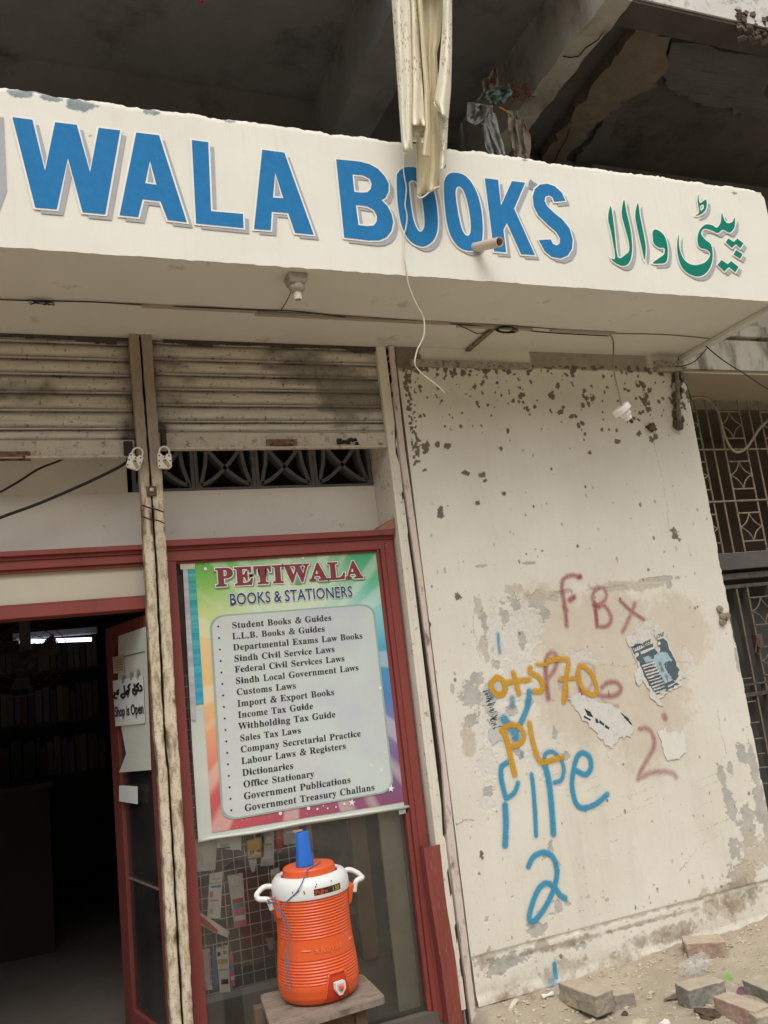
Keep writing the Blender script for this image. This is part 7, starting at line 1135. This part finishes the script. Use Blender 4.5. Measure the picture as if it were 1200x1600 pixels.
nb = thing('neighbour_room', (3, 1, 0), 'dim room interior and sill slab behind the neighbouring grilles', 'building')
dimw = PM('dim_brown_wall', srgb(104, 92, 78), .95, .15, 2); mb = MB(); mb.box(1.82, 6, 1.5, 1.6, 0, 3.1); mb.box(5.4, 5.5, .5, 1.5, 0, 3.1); mb.box(1.82, 6, .7, 1.5, 3.04, 3.1); obj('back_wall', mb, dimw, nb)
zs1, zs0 = at(1165, 862, GRY-.05).z, at(1165, 888, GRY-.05).z
mb = MB(); mb.box(1.88, 5.2, GRY-.06, 1.4, zs0, zs1-.004); obj('sill_slab', mb, PM('dark_sill', srgb(96, 92, 88), .9, .1, 4), nb)
mb = MB(); mb.box(1.83, 5.2, GRY+.12, GRY+.14, 0, zs0); obj('gate_backing', mb, PM('gate_sheet', srgb(74, 76, 72), .7, .15, 4), nb)
ga = thing('iron_gate', (2.4, GRY, .8), 'dark iron gate with star ornaments and bolt below the grilled window', 'gate'); gd = PM('dark_gate_paint', srgb(84, 78, 70), .7, .2, 16, dirt=srgb(58, 50, 44), dirt_amt=.3, dirt_scale=30); gd2 = PM('gate_edge_paint', srgb(112, 102, 88), .7, .2, 16)
zz7 = lambda *p: zm(1080, 880, 533/120, p); gt = lambda px, py: at(*zz7((px, py))[0], GRY)
ztg = gt(400, 85).z; z2g = gt(400, 155).z
mb = MB(); mb.box(1.83, 5, GRY-.03, GRY+.03, ztg-.02, ztg+.02); mb.box(1.83, 5, GRY-.025, GRY+.02, z2g-.012, z2g+.012); mb.box(1.83, 5, GRY-.03, GRY+.02, gt(450, 905).z-.012, gt(450, 905).z+.012); mb.box(1.83, 5, GRY-.02, GRY+.02, gt(450, 835).z-.006, gt(450, 835).z+.006); obj('rails', mb, gd, ga, bevel=.003)
x3, x4 = gt(375, 180).x, gt(520, 160).x; x2 = gt(300, 180).x; pr_ = (x4-x3)*2.05
mb = MB()
for k in range(-1, 8):
    for x in (x2+k*pr_, x3+k*pr_, x4+k*pr_):
        if x > 1.84: mb.box(x-.007, x+.007, GRY-.02, GRY+.02, .02, z2g)
obj('uprights', mb, gd2, ga); sh = gt(430, 240).z-gt(450, 405).z
for k in range(-1, 4):
    for zt_ in (gt(430, 240).z, gt(500, 580).z, gt(430, 240).z-.95, gt(430, 240).z-1.35):
        mb = MB(); star(mb, x3+k*pr_, x4+k*pr_, zt_-sh*1.15, zt_, GRY-.022, .005)
        if x4+k*pr_ > 1.9: obj('star_ornament', mb, gd2, ga)
mb = MB(); p = gt(430, 530); mb.box(p.x-.03, p.x+.02, GRY-.06, GRY-.02, p.z-.05, p.z+.03); mb.tube([p+Vector((-.03,-.06,-.0)), p+Vector((-.06,-.06,-.08)), p+Vector((-.03,-.06,-.1))], .006, 6); obj('bolt_lock', mb, PM('rusty_lock', srgb(96, 76, 62), .8, .4, 30), ga, bevel=.004)
mb = MB(); 
for y in (800, 960, 1105, 1215, 1320, 1415, 1525): p = at(*zz7((382+(y-800)*.18, y))[0], .26); mb.tube([p+Vector((-.04, 0, 0)), p+Vector((.012, -.03, 0))], .005, 6)
obj('hinge_pins', mb, gd2, ga)
cable('grille_cable', 'pale cable looping down in front of the star grille on the right', [at(*zg(p)[0], GRY-.08) for p in [(90,310),(180,305),(250,340),(300,400),(330,490),(350,570),(380,650),(420,715),(470,733),(530,700),(580,630),(640,540),(720,470),(800,430)]], .009, PM('pale_cable', srgb(160, 148, 126), .7, .15, 20))
# ================================================================== GROUND OBJECTS
def gz0(x, y): return float(ground_h(np.array([x]), np.array([y]))[0])
bm_ = {'grey': PM('grey_paver', srgb(146, 138, 124), .95, .15, 18, bstr=.7, dirt=srgb(176, 162, 138), dirt_amt=.35, dirt_scale=16, dust=srgb(182, 168, 146)), 'slate': PM('slate_paver', srgb(126, 124, 116), .95, .18, 14, bstr=.7, dirt=srgb(170, 158, 138), dirt_amt=.3, dirt_scale=14, dust=srgb(182, 168, 146)), 'red': PM('red_paver', srgb(154, 122, 110), .95, .15, 16, bstr=.7, dirt=srgb(172, 156, 136), dirt_amt=.6, dirt_scale=14, dust=srgb(182, 168, 146))}
def paver(label, a, b, mat, dep=.105, h=.075, tilt=0, depsign=1):
    """a, b: pixels of the two ends of the lower front edge on the ground"""
    A, B = atz(*a, .03), atz(*b, .03); d = (B-A); d.z = 0; L = d.length; d.normalize(); nn = Vector((-d.y, d.x, 0))*depsign
    z = max(gz0(A.x, A.y), gz0(B.x, B.y))-.012; r_ = random.Random(int(a[0])); V = []
    n = 10
    mb = MB(); c = [A, B, B+nn*dep, A+nn*dep] if depsign > 0 else [A+nn*dep, B+nn*dep, B, A]
    c = [Vector((p.x, p.y, z+tilt*((p-A).dot(d)))) for p in c]; t_ = [p+Vector((r_.gauss(0,.002), r_.gauss(0,.002), h+r_.gauss(0,.002))) for p in c]
    mb.hexa(c, t_); o = obj('paving_block', mb, bm_[mat]); 
    m = o.modifiers.new('edge', 'BEVEL'); m.width = .006; m.segments = 2
    s = o.modifiers.new('sub', 'SUBSURF'); s.subdivision_type = 'SIMPLE'; s.levels = s.render_levels = 4
    tx = bpy.data.textures.new('chip', 'CLOUDS'); tx.noise_scale = .025; dm = o.modifiers.new('rough', 'DISPLACE'); dm.texture = tx; dm.strength = .007; dm.mid_level = .5; dm.texture_coords = 'GLOBAL'
    return tag(o, label, 'paving block', 'loose paving blocks by the wall')
paver('large dusty grey block lying endwise nearest the red window frame', (873, 1550), (931, 1573), 'grey', .105, .085)
paver('grey block leaning behind the large dusty one', (940, 1560), (991, 1550), 'grey', .10, .075)
paver('pinkish block farthest back against the wall foot', (1075, 1488), (1136, 1483), 'red', .11, .075)
paver('dark grey block with a pale dusty top in the middle of the heap', (1077, 1560), (1134, 1546), 'slate', .10, .085)
paver('long red block in front at the right', (1115, 1568), (1180, 1592), 'red', .095, .075)
paver('grey block at the right edge behind the long red one', (1160, 1535), (1215, 1560), 'slate', .10, .07)
paver('grey block cut by the lower right corner of the photo', (1182, 1597), (1225, 1590), 'grey', .10, .07)
mb = MB(); r = random.Random(14)
for k in range(800):
    px, py = r.uniform(745, 1200), r.uniform(1440, 1600); p = atz(px, py, .0)
    if p.y > -.04 or p.x < .05: continue
    s = abs(r.gauss(.003, .0035))+.002; p.z = gz0(p.x, p.y)+s*.3; blob(mb, p, s, 3, k, (1.3, 1, .6))
for k in range(240):
    p = Vector((r.uniform(.1, 2.2), -.03-abs(r.gauss(0, .1)), 0)); s = r.uniform(.003, .011); p.z = gz0(p.x, p.y)+s*.3; blob(mb, p, s, 3, k+900, (1.3, 1, .6))
o = obj('gravel', mb, PM('grey_gravel', srgb(188, 175, 153), .95, .25, 40)); tag(o, 'scattered grit and small stones on the dusty ground', 'gravel', kind='stuff')
def chip(label, px, py, s, mat, sq, seed, name='stone_chip', cat='stone'):
    p = atz(px, py, .02); p.z = gz0(p.x, p.y)+s*sq[2]*.5; mb = MB(); blob(mb, p, s, 7, seed, sq); return tag(obj(name, mb, mat, smooth=25), label, cat)
chip('flat pale stone flake on the dust in front of the grey blocks', 994, 1583, .034, PM('pale_flake', srgb(186, 172, 148), .95, .12, 20), (1.5, .8, .3), 3)
chip('small flat stone beside the large dusty block', 921, 1575, .022, PM('pale_flake', srgb(186, 172, 148)), (1.6, .8, .3), 6)
chip('small dark stone between the grey blocks and the flake', 974, 1567, .012, PM('dark_chip', srgb(84, 76, 66), .95), (1.2, 1, .8), 9)
chip('thin brown shard left of the slate block', 1051, 1542, .03, PM('brown_shard', srgb(120, 100, 84), .9), (1.5, .6, .3), 12)
chip('wet dark clod between the slate and red blocks', 1104, 1574, .035, PM('wet_soil', srgb(86, 70, 56), .8, .2, 30), (1.2, 1.6, .25), 15, 'soil_clod', 'soil')
mb = MB(); p = atz(855, 1552, .02); p.z = gz0(p.x, p.y)+.012; mb.tube([p+Vector((-.028,0,0)), p+Vector((-.018,0,.001)), p, p+Vector((.018,0,.001)), p+Vector((.028,0,0))], [.012,.009,.006,.008,.012], 8); tag(obj('paper_twist', mb, PM('white_scrap', srgb(222, 220, 212), .8), smooth=True), 'white twisted paper scrap near the blue paint at the wall foot', 'litter')
mb = MB(); blob(mb, atz(1040, 1600, .03), .018, 6, 40, (1.2, 1, .8)); tag(obj('paper_ball', mb, PM('white_scrap', srgb(222, 220, 212))), 'crumpled white paper bit at the bottom edge', 'litter')
bag = NT('thin_plastic'); b_s = bag.n('BsdfPrincipled'); b_s.inputs['Base Color'].default_value = (.72, .72, .70, 1); b_s.inputs['Roughness'].default_value = .25; tr = bag.n('BsdfTransparent'); mx = bag.n('MixShader'); bag.l(bag.rng(bag.noise(30, 4, .7), .35, .7, .03, .3), mx.inputs[0]); bag.l(tr.outputs[0], mx.inputs[1]); bag.l(b_s.outputs[0], mx.inputs[2]); bag.l(mx.outputs[0], bag.o.inputs[0])
mb = MB(); p = atz(1088, 1505, .04); p.z = gz0(p.x, p.y)+.04
for k in range(3): blob(mb, p+Vector((-.05+.05*k, .01*k, .003*k)), .036, 10, 50+k, (1.1, .8, .9))
tag(obj('plastic_bag', mb, bag.m, smooth=False), 'crumpled translucent plastic bag between the pinkish and slate blocks', 'bag')
def scrap(name, label, px, py, w_, h_, mat, rz, cat):
    p = atz(px, py, .02); p.z = gz0(p.x, p.y)+.008; mb = MB(); n = 6; vs = []
    for i in range(n+1):
        for j in range(n+1): u, v = i/n-.5, j/n-.5; k = 1-1.2*abs(v)**2; x, y = u*w_, v*h_*(1-abs(u*1.6)**2); vs.append((p.x+x*math.cos(rz)-y*math.sin(rz), p.y+x*math.sin(rz)+y*math.cos(rz), p.z+.01*math.sin(u*5)+.008*v))
    mb.add(vs, [(i*(n+1)+j, (i+1)*(n+1)+j, (i+1)*(n+1)+j+1, i*(n+1)+j+1) for i in range(n) for j in range(n)]); return tag(obj(name, mb, mat, smooth=True), label, cat)
scrap('green_leaf', 'small bright green leaf between the paving blocks', 1136, 1518, .05, .03, PM('leaf_green', srgb(112, 160, 70), .6, .15, 40), .4, 'leaf')
scrap('wrapper', 'shiny red and blue snack wrapper beside the right-hand grey block', 1158, 1540, .06, .05, PM('wrapper_print', srgb(150, 60, 66), .3, .5, 60, dirt=srgb(70, 96, 130), dirt_amt=.6, dirt_scale=60), .2, 'wrapper')
scrap('paper_scrap', 'pale paper scrap on the dust left of the slate block', 1060, 1546, .06, .03, PM('beige_scrap', srgb(196, 186, 168), .8), -.3, 'litter')
scrap('paper_scrap', 'thin beige flake against the wall foot near the red window frame', 800, 1562, .10, .02, PM('beige_scrap', srgb(196, 186, 168)), .5, 'litter')
# ================================================================== TORN POSTERS ON THE WALL
def torn(P, jag=.004, seed=1, n=5):
    r_ = random.Random(seed); W = [at(*p, 0) for p in P]; L = []
    for a, b in zip(W, W[1:]+W[:1]):
        for k in range(n): u = k/n; L.append((a.x+(b.x-a.x)*u+r_.gauss(0, jag), a.z+(b.z-a.z)*u+r_.gauss(0, jag)))
    return L if area(L) > 0 else L[::-1]
def pasted(name, label, P, mat, lift=.0042, jag=.004, seed=1, cat='poster', parent=None, thick=.0015):
    L = torn(P, jag, seed); mb = MB(); mb.prism(L, lambda u, v, w_: Vector((u, -lift+w_, v)), thick); o = obj(name, mb, mat, parent)
    return o if parent else tag(o, label, cat)
pulp = PM('torn_white_paper', srgb(214, 212, 204), .9, .07, 30, bstr=.5, dirt=srgb(186, 176, 160), dirt_amt=.2, dirt_scale=40)
fp = pasted('torn_poster', 'torn black-and-white gym flyer reading FITNESS ONE on the plaster wall', g3((98,215),(125,170),(165,190),(205,245),(232,210),(275,188),(305,215),(345,290),(385,345),(395,300),(360,180),(345,110),(380,68),(415,110),(450,210),(520,350),(560,470),(575,500),(630,540),(600,570),(575,590),(590,640),(480,690),(430,730),(400,760),(430,820),(400,820),(310,730),(320,690),(250,600),(200,640),(165,520),(215,470),(180,390),(150,330)), pulp, .0048, .0035, 3)
slate = PM('flyer_slate', srgb(84, 98, 106), .7, .15, 30)
def onp(name, P, mat, lift, jag=.0015, seed=2): return pasted(name, '', P, mat, lift, jag, seed, parent=fp, thick=.0004)
onp('dark_print', g3((140,280),(200,255),(225,265),(320,235),(350,300),(385,352),(402,320),(372,232),(440,215),(520,370),(572,500),(560,560),(520,600),(580,625),(480,670),(370,720),(290,610),(240,480),(185,385)), slate, .0054, .003, 5)
onp('pale_figure', g3((250,385),(300,370),(340,400),(360,360),(400,335),(450,335),(480,365),(510,410),(470,420),(440,440),(455,500),(500,560),(515,590),(440,620),(420,560),(380,500),(330,430),(270,430)), PM('flyer_pale_blue', srgb(164, 186, 194), .7, .18, 60), .0058, .003, 7)
mb = MB()
for k in range(11):
    y = 440+k*27; x0 = 235+k*13; L = torn(g3((x0, y+12), (x0+118-k*2, y-24), (x0+123-k*2, y-9), (x0+6, y+26)), .0012, k, 3); mb.sheet([L], lambda u, v: Vector((u, -.0061, v)))
for P in (((160,305),(320,235),(328,262),(172,332)), ((372,190),(438,165),(445,200),(380,226)), ((180,350),(208,340),(212,372),(186,380)), ((225,335),(350,285),(356,305),(232,356)), ((250,240),(300,215),(304,230),(258,252)), ((380,250),(402,242),(408,268),(386,276)), ((400,700),(445,676),(450,690),(406,716)), ((470,640),(560,595),(564,603),(474,650))):
    mb.sheet([torn(g3(*P), .001, 4, 3)], lambda u, v: Vector((u, -.0061, v)))
obj('white_strips', mb, pulp, fp)
mb = MB(); up_ = Vector((.35, 0, .94)).normalized()
a, b = g3((172,325))[0], g3((322,258))[0]; put_text(mb, 'FITNESS', SANS, at(*a, -.0066), at(*b, -.0066), up_, .034, 0, 200, grow=20); a, b = g3((375,218))[0], g3((440,192))[0]; put_text(mb, 'ONE', SANS, at(*a, -.0066), at(*b, -.0066), up_, .034, 0, 200, grow=20)
for k in range(10):
    y = 447+k*27; x0 = 245+k*13; P = at(*g3((x0, y+8))[0], -.0066), at(*g3((x0+104, y-24))[0], -.0066); L_ = []
    for q in range(9): u0, u1 = q/9, q/9+.085*(.5+random.Random(k*9+q).random()*.5); A, B = P[0]+(P[1]-P[0])*u0, P[0]+(P[1]-P[0])*u1; mb.add([A, B, B+up_*.007, A+up_*.007], [(0,1,2,3)])
obj('printed_lines', mb, PM('flyer_ink', srgb(44, 52, 58), .7), fp)
mb = MB()
for P in (((385,420),(415,425),(420,470),(390,460)), ((400,475),(430,470),(440,510),(410,515)), ((452,430),(470,425),(462,470),(452,480)), ((440,520),(480,560),(470,590),(445,560))): mb.sheet([torn(g3(*P), .002, 6, 3)], lambda u, v: Vector((u, -.0063, v)))
obj('figure_shading', mb, PM('flyer_mid', srgb(116, 138, 148), .7, .15, 50), fp)
p2 = pasted('torn_poster', 'white scraped poster remnant with black letter fragments below the yellow zero', [(888,1092),(900,1083),(918,1090),(938,1098),(953,1100),(968,1110),(978,1125),(991,1140),(983,1152),(965,1155),(958,1168),(948,1165),(930,1148),(915,1128),(898,1108)], pulp, .0052, .006, 11)
mb = MB()
for P in (((912,1107),(921,1112),(926,1121),(917,1117)), ((912,1118),(922,1124),(921,1126),(911,1120)), ((968,1112),(980,1122),(987,1133),(984,1131),(974,1121)), ((929,1122),(933,1124),(934,1130),(930,1128)), ((936,1125),(943,1131),(942,1134),(935,1128)), ((945,1132),(951,1137),(950,1140),(944,1135))): mb.sheet([torn(list(P), .0015, 3, 3)], lambda u, v: Vector((u, -.0057, v)))
obj('letter_fragments', mb, PM('flyer_ink', srgb(44, 52, 58)), p2)
pasted('paper_slip', 'plain white paper slip stuck on the wall beside the red digit 2', g3((385,1042),(420,1030),(452,1012),(470,1060),(500,1055),(545,1042),(575,1075),(610,1045),(635,1150),(630,1220),(600,1250),(575,1285),(465,1305),(430,1200)), PM('slip_paper', srgb(222, 219, 208), .85, .05, 20), .005, .003, 17, 'paper')
p3 = pasted('torn_poster', 'whitish scraped poster patch with black print lines left of the yellow letters PL', [(757,1068),(775,1060),(790,1075),(770,1100),(782,1130),(800,1128),(792,1150),(770,1165),(762,1150),(766,1120),(752,1100)], PM('scraped_grey_paper', srgb(196, 194, 188), .9, .1, 40, bstr=.5), .0031, .006, 21)
mb = MB(); r = random.Random(3)
for k in range(22): x, y = 755+k*.7+r.uniform(-3, 4), 1080+k*2.8; L = torn([(x, y), (x+r.uniform(4, 13), y-r.uniform(1, 4)), (x+r.uniform(4, 12), y+1.2-2), (x, y+1.4)], .0012, k, 3); mb.sheet([L], lambda u, v: Vector((u, -.0037, v)))
obj('print_lines', mb, PM('flyer_ink', srgb(44, 52, 58)), p3)
# ================================================================== ACROSS THE STREET (added unseen behind the camera to block low sky light; reflects in glass)
opp = thing('sky_blocking_building', (0, -19, 0), 'plain beige building added across the street, out of view, to block low sky light', 'building')
mb = MB(); mb.box(-40, 40, -26, -18, -.1, 10); obj('wall', mb, PM('far_building_paint', srgb(150, 142, 128), .9, .12, .6), opp)
wmat = PM('far_window_glass', srgb(60, 66, 70), .2, .1)
for k in range(12):
    for z in (1.0, 4.4, 7.8): mb = MB(); mb.box(-27+k*4.8, -25.2+k*4.8, -18.03, -17.95, z, z+1.7); obj('window', mb, wmat, opp)
# ================================================================== INSIDE THE SHOP
tl = thing('tube_light', at(100, 1000, 2.6), 'lit bluish-white tube light on the ceiling deep inside the shop', 'tube light')
A, B = at(30, 1003, 2.6), at(143, 999, 2.6); em = NT('tube_glow'); e = em.n('Emission'); e.inputs[0].default_value = (.78, .82, 1, 1); e.inputs[1].default_value = 2.2; em.l(e.outputs[0], em.o.inputs[0])
mb = MB(); mb.tube([A, B], .014, 10); obj('tube', mb, em.m, tl); mb = MB(); mb.box(A.x-.04, B.x+.04, 2.6, 2.66, A.z+.015, A.z+.06); obj('batten', mb, PM('batten', srgb(190, 190, 196), .5), tl)
fc = at(40, 1030, 1.5); fan = thing('wall_fan', fc, 'dark round fan with a wire guard inside the doorway, in front of the tube light', 'fan'); fm = PM('fan_dark', srgb(70, 62, 56), .5, .1, 10)
Mf = Matrix.Rotation(R_(-24), 3, 'Y') @ Matrix.Rotation(R_(62), 3, 'X')
mb = MB()
for rr_ in (.23, .19, .14, .09): mb.tube([fc+Mf @ Vector((rr_*math.cos(a), rr_*math.sin(a), .05*(1-(rr_/.23)**2))) for a in np.linspace(0, 2*math.pi, 40)], .0025, 5)
for k in range(24): a = k*math.pi/12; mb.tube([fc+Mf @ Vector((q*math.cos(a), q*math.sin(a), .05*(1-(q/.23)**2))) for q in (.03, .12, .23)], .0015, 4)
obj('guard', mb, fm, fan); mb = MB()
for k in range(3):
    a = k*2.094; mb.add([fc+Mf @ Vector((r0*math.cos(a+da), r0*math.sin(a+da), dz)) for r0, da, dz in ((.03,-.3,0),(.19,-.35,-.02),(.2,.3,.02),(.03,.4,0))], [(0,1,2,3)])
obj('blades', mb, fm, fan); mb = MB(); mb.lathe([(.001,-.10),(.05,-.09),(.06,-.02),(.04,0),(.001,.01)], fc, 16, Mf); mb.box(fc.x-.03, fc.x+.03, fc.y, fc.y+.06, fc.z+.05, 2.71); obj('motor', mb, fm, fan)
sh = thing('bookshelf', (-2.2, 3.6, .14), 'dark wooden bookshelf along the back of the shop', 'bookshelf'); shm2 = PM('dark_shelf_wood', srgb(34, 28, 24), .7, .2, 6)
mb = MB()
for z in (.2, .6, 1.0, 1.4, 1.8, 2.2): mb.box(-3.6, -.1, 3.5, 3.85, z, z+.025)
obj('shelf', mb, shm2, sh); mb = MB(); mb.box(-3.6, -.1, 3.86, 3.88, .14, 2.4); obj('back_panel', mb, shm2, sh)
r = random.Random(77); bk = None; cols = [srgb(*c_) for c_ in ((70,34,30),(34,42,58),(84,80,72),(38,50,42),(64,54,42),(74,70,74))]; x = -3.5; row = 0; n = 0
names = ['red', 'blue', 'cream', 'green', 'tan', 'lilac']; protos = []
for i, c_ in enumerate(cols): mb = MB(); mb.box(-.02, .02, -.1, .1, 0, .27); protos.append(obj('book', mb, PM('book_cover_'+names[i], c_, .6, .1, 10), bevel=.003))
used = [False]*6
for z in (1.025, 1.425, 1.825):
    x = -2.75
    while x < -1.35:
        i = r.randrange(6); o = protos[i] if not used[i] else protos[i].copy()
        if used[i]: COL.objects.link(o)
        used[i] = True; s = r.uniform(.8, 1.3); o.location = (x, 3.62, z); o.scale = (s, 1, r.uniform(.8, 1.1)); tag(o, names[i]+' book standing in the dim row on the back shelf', 'book', 'books on the back shelf'); x += .042*s+.002
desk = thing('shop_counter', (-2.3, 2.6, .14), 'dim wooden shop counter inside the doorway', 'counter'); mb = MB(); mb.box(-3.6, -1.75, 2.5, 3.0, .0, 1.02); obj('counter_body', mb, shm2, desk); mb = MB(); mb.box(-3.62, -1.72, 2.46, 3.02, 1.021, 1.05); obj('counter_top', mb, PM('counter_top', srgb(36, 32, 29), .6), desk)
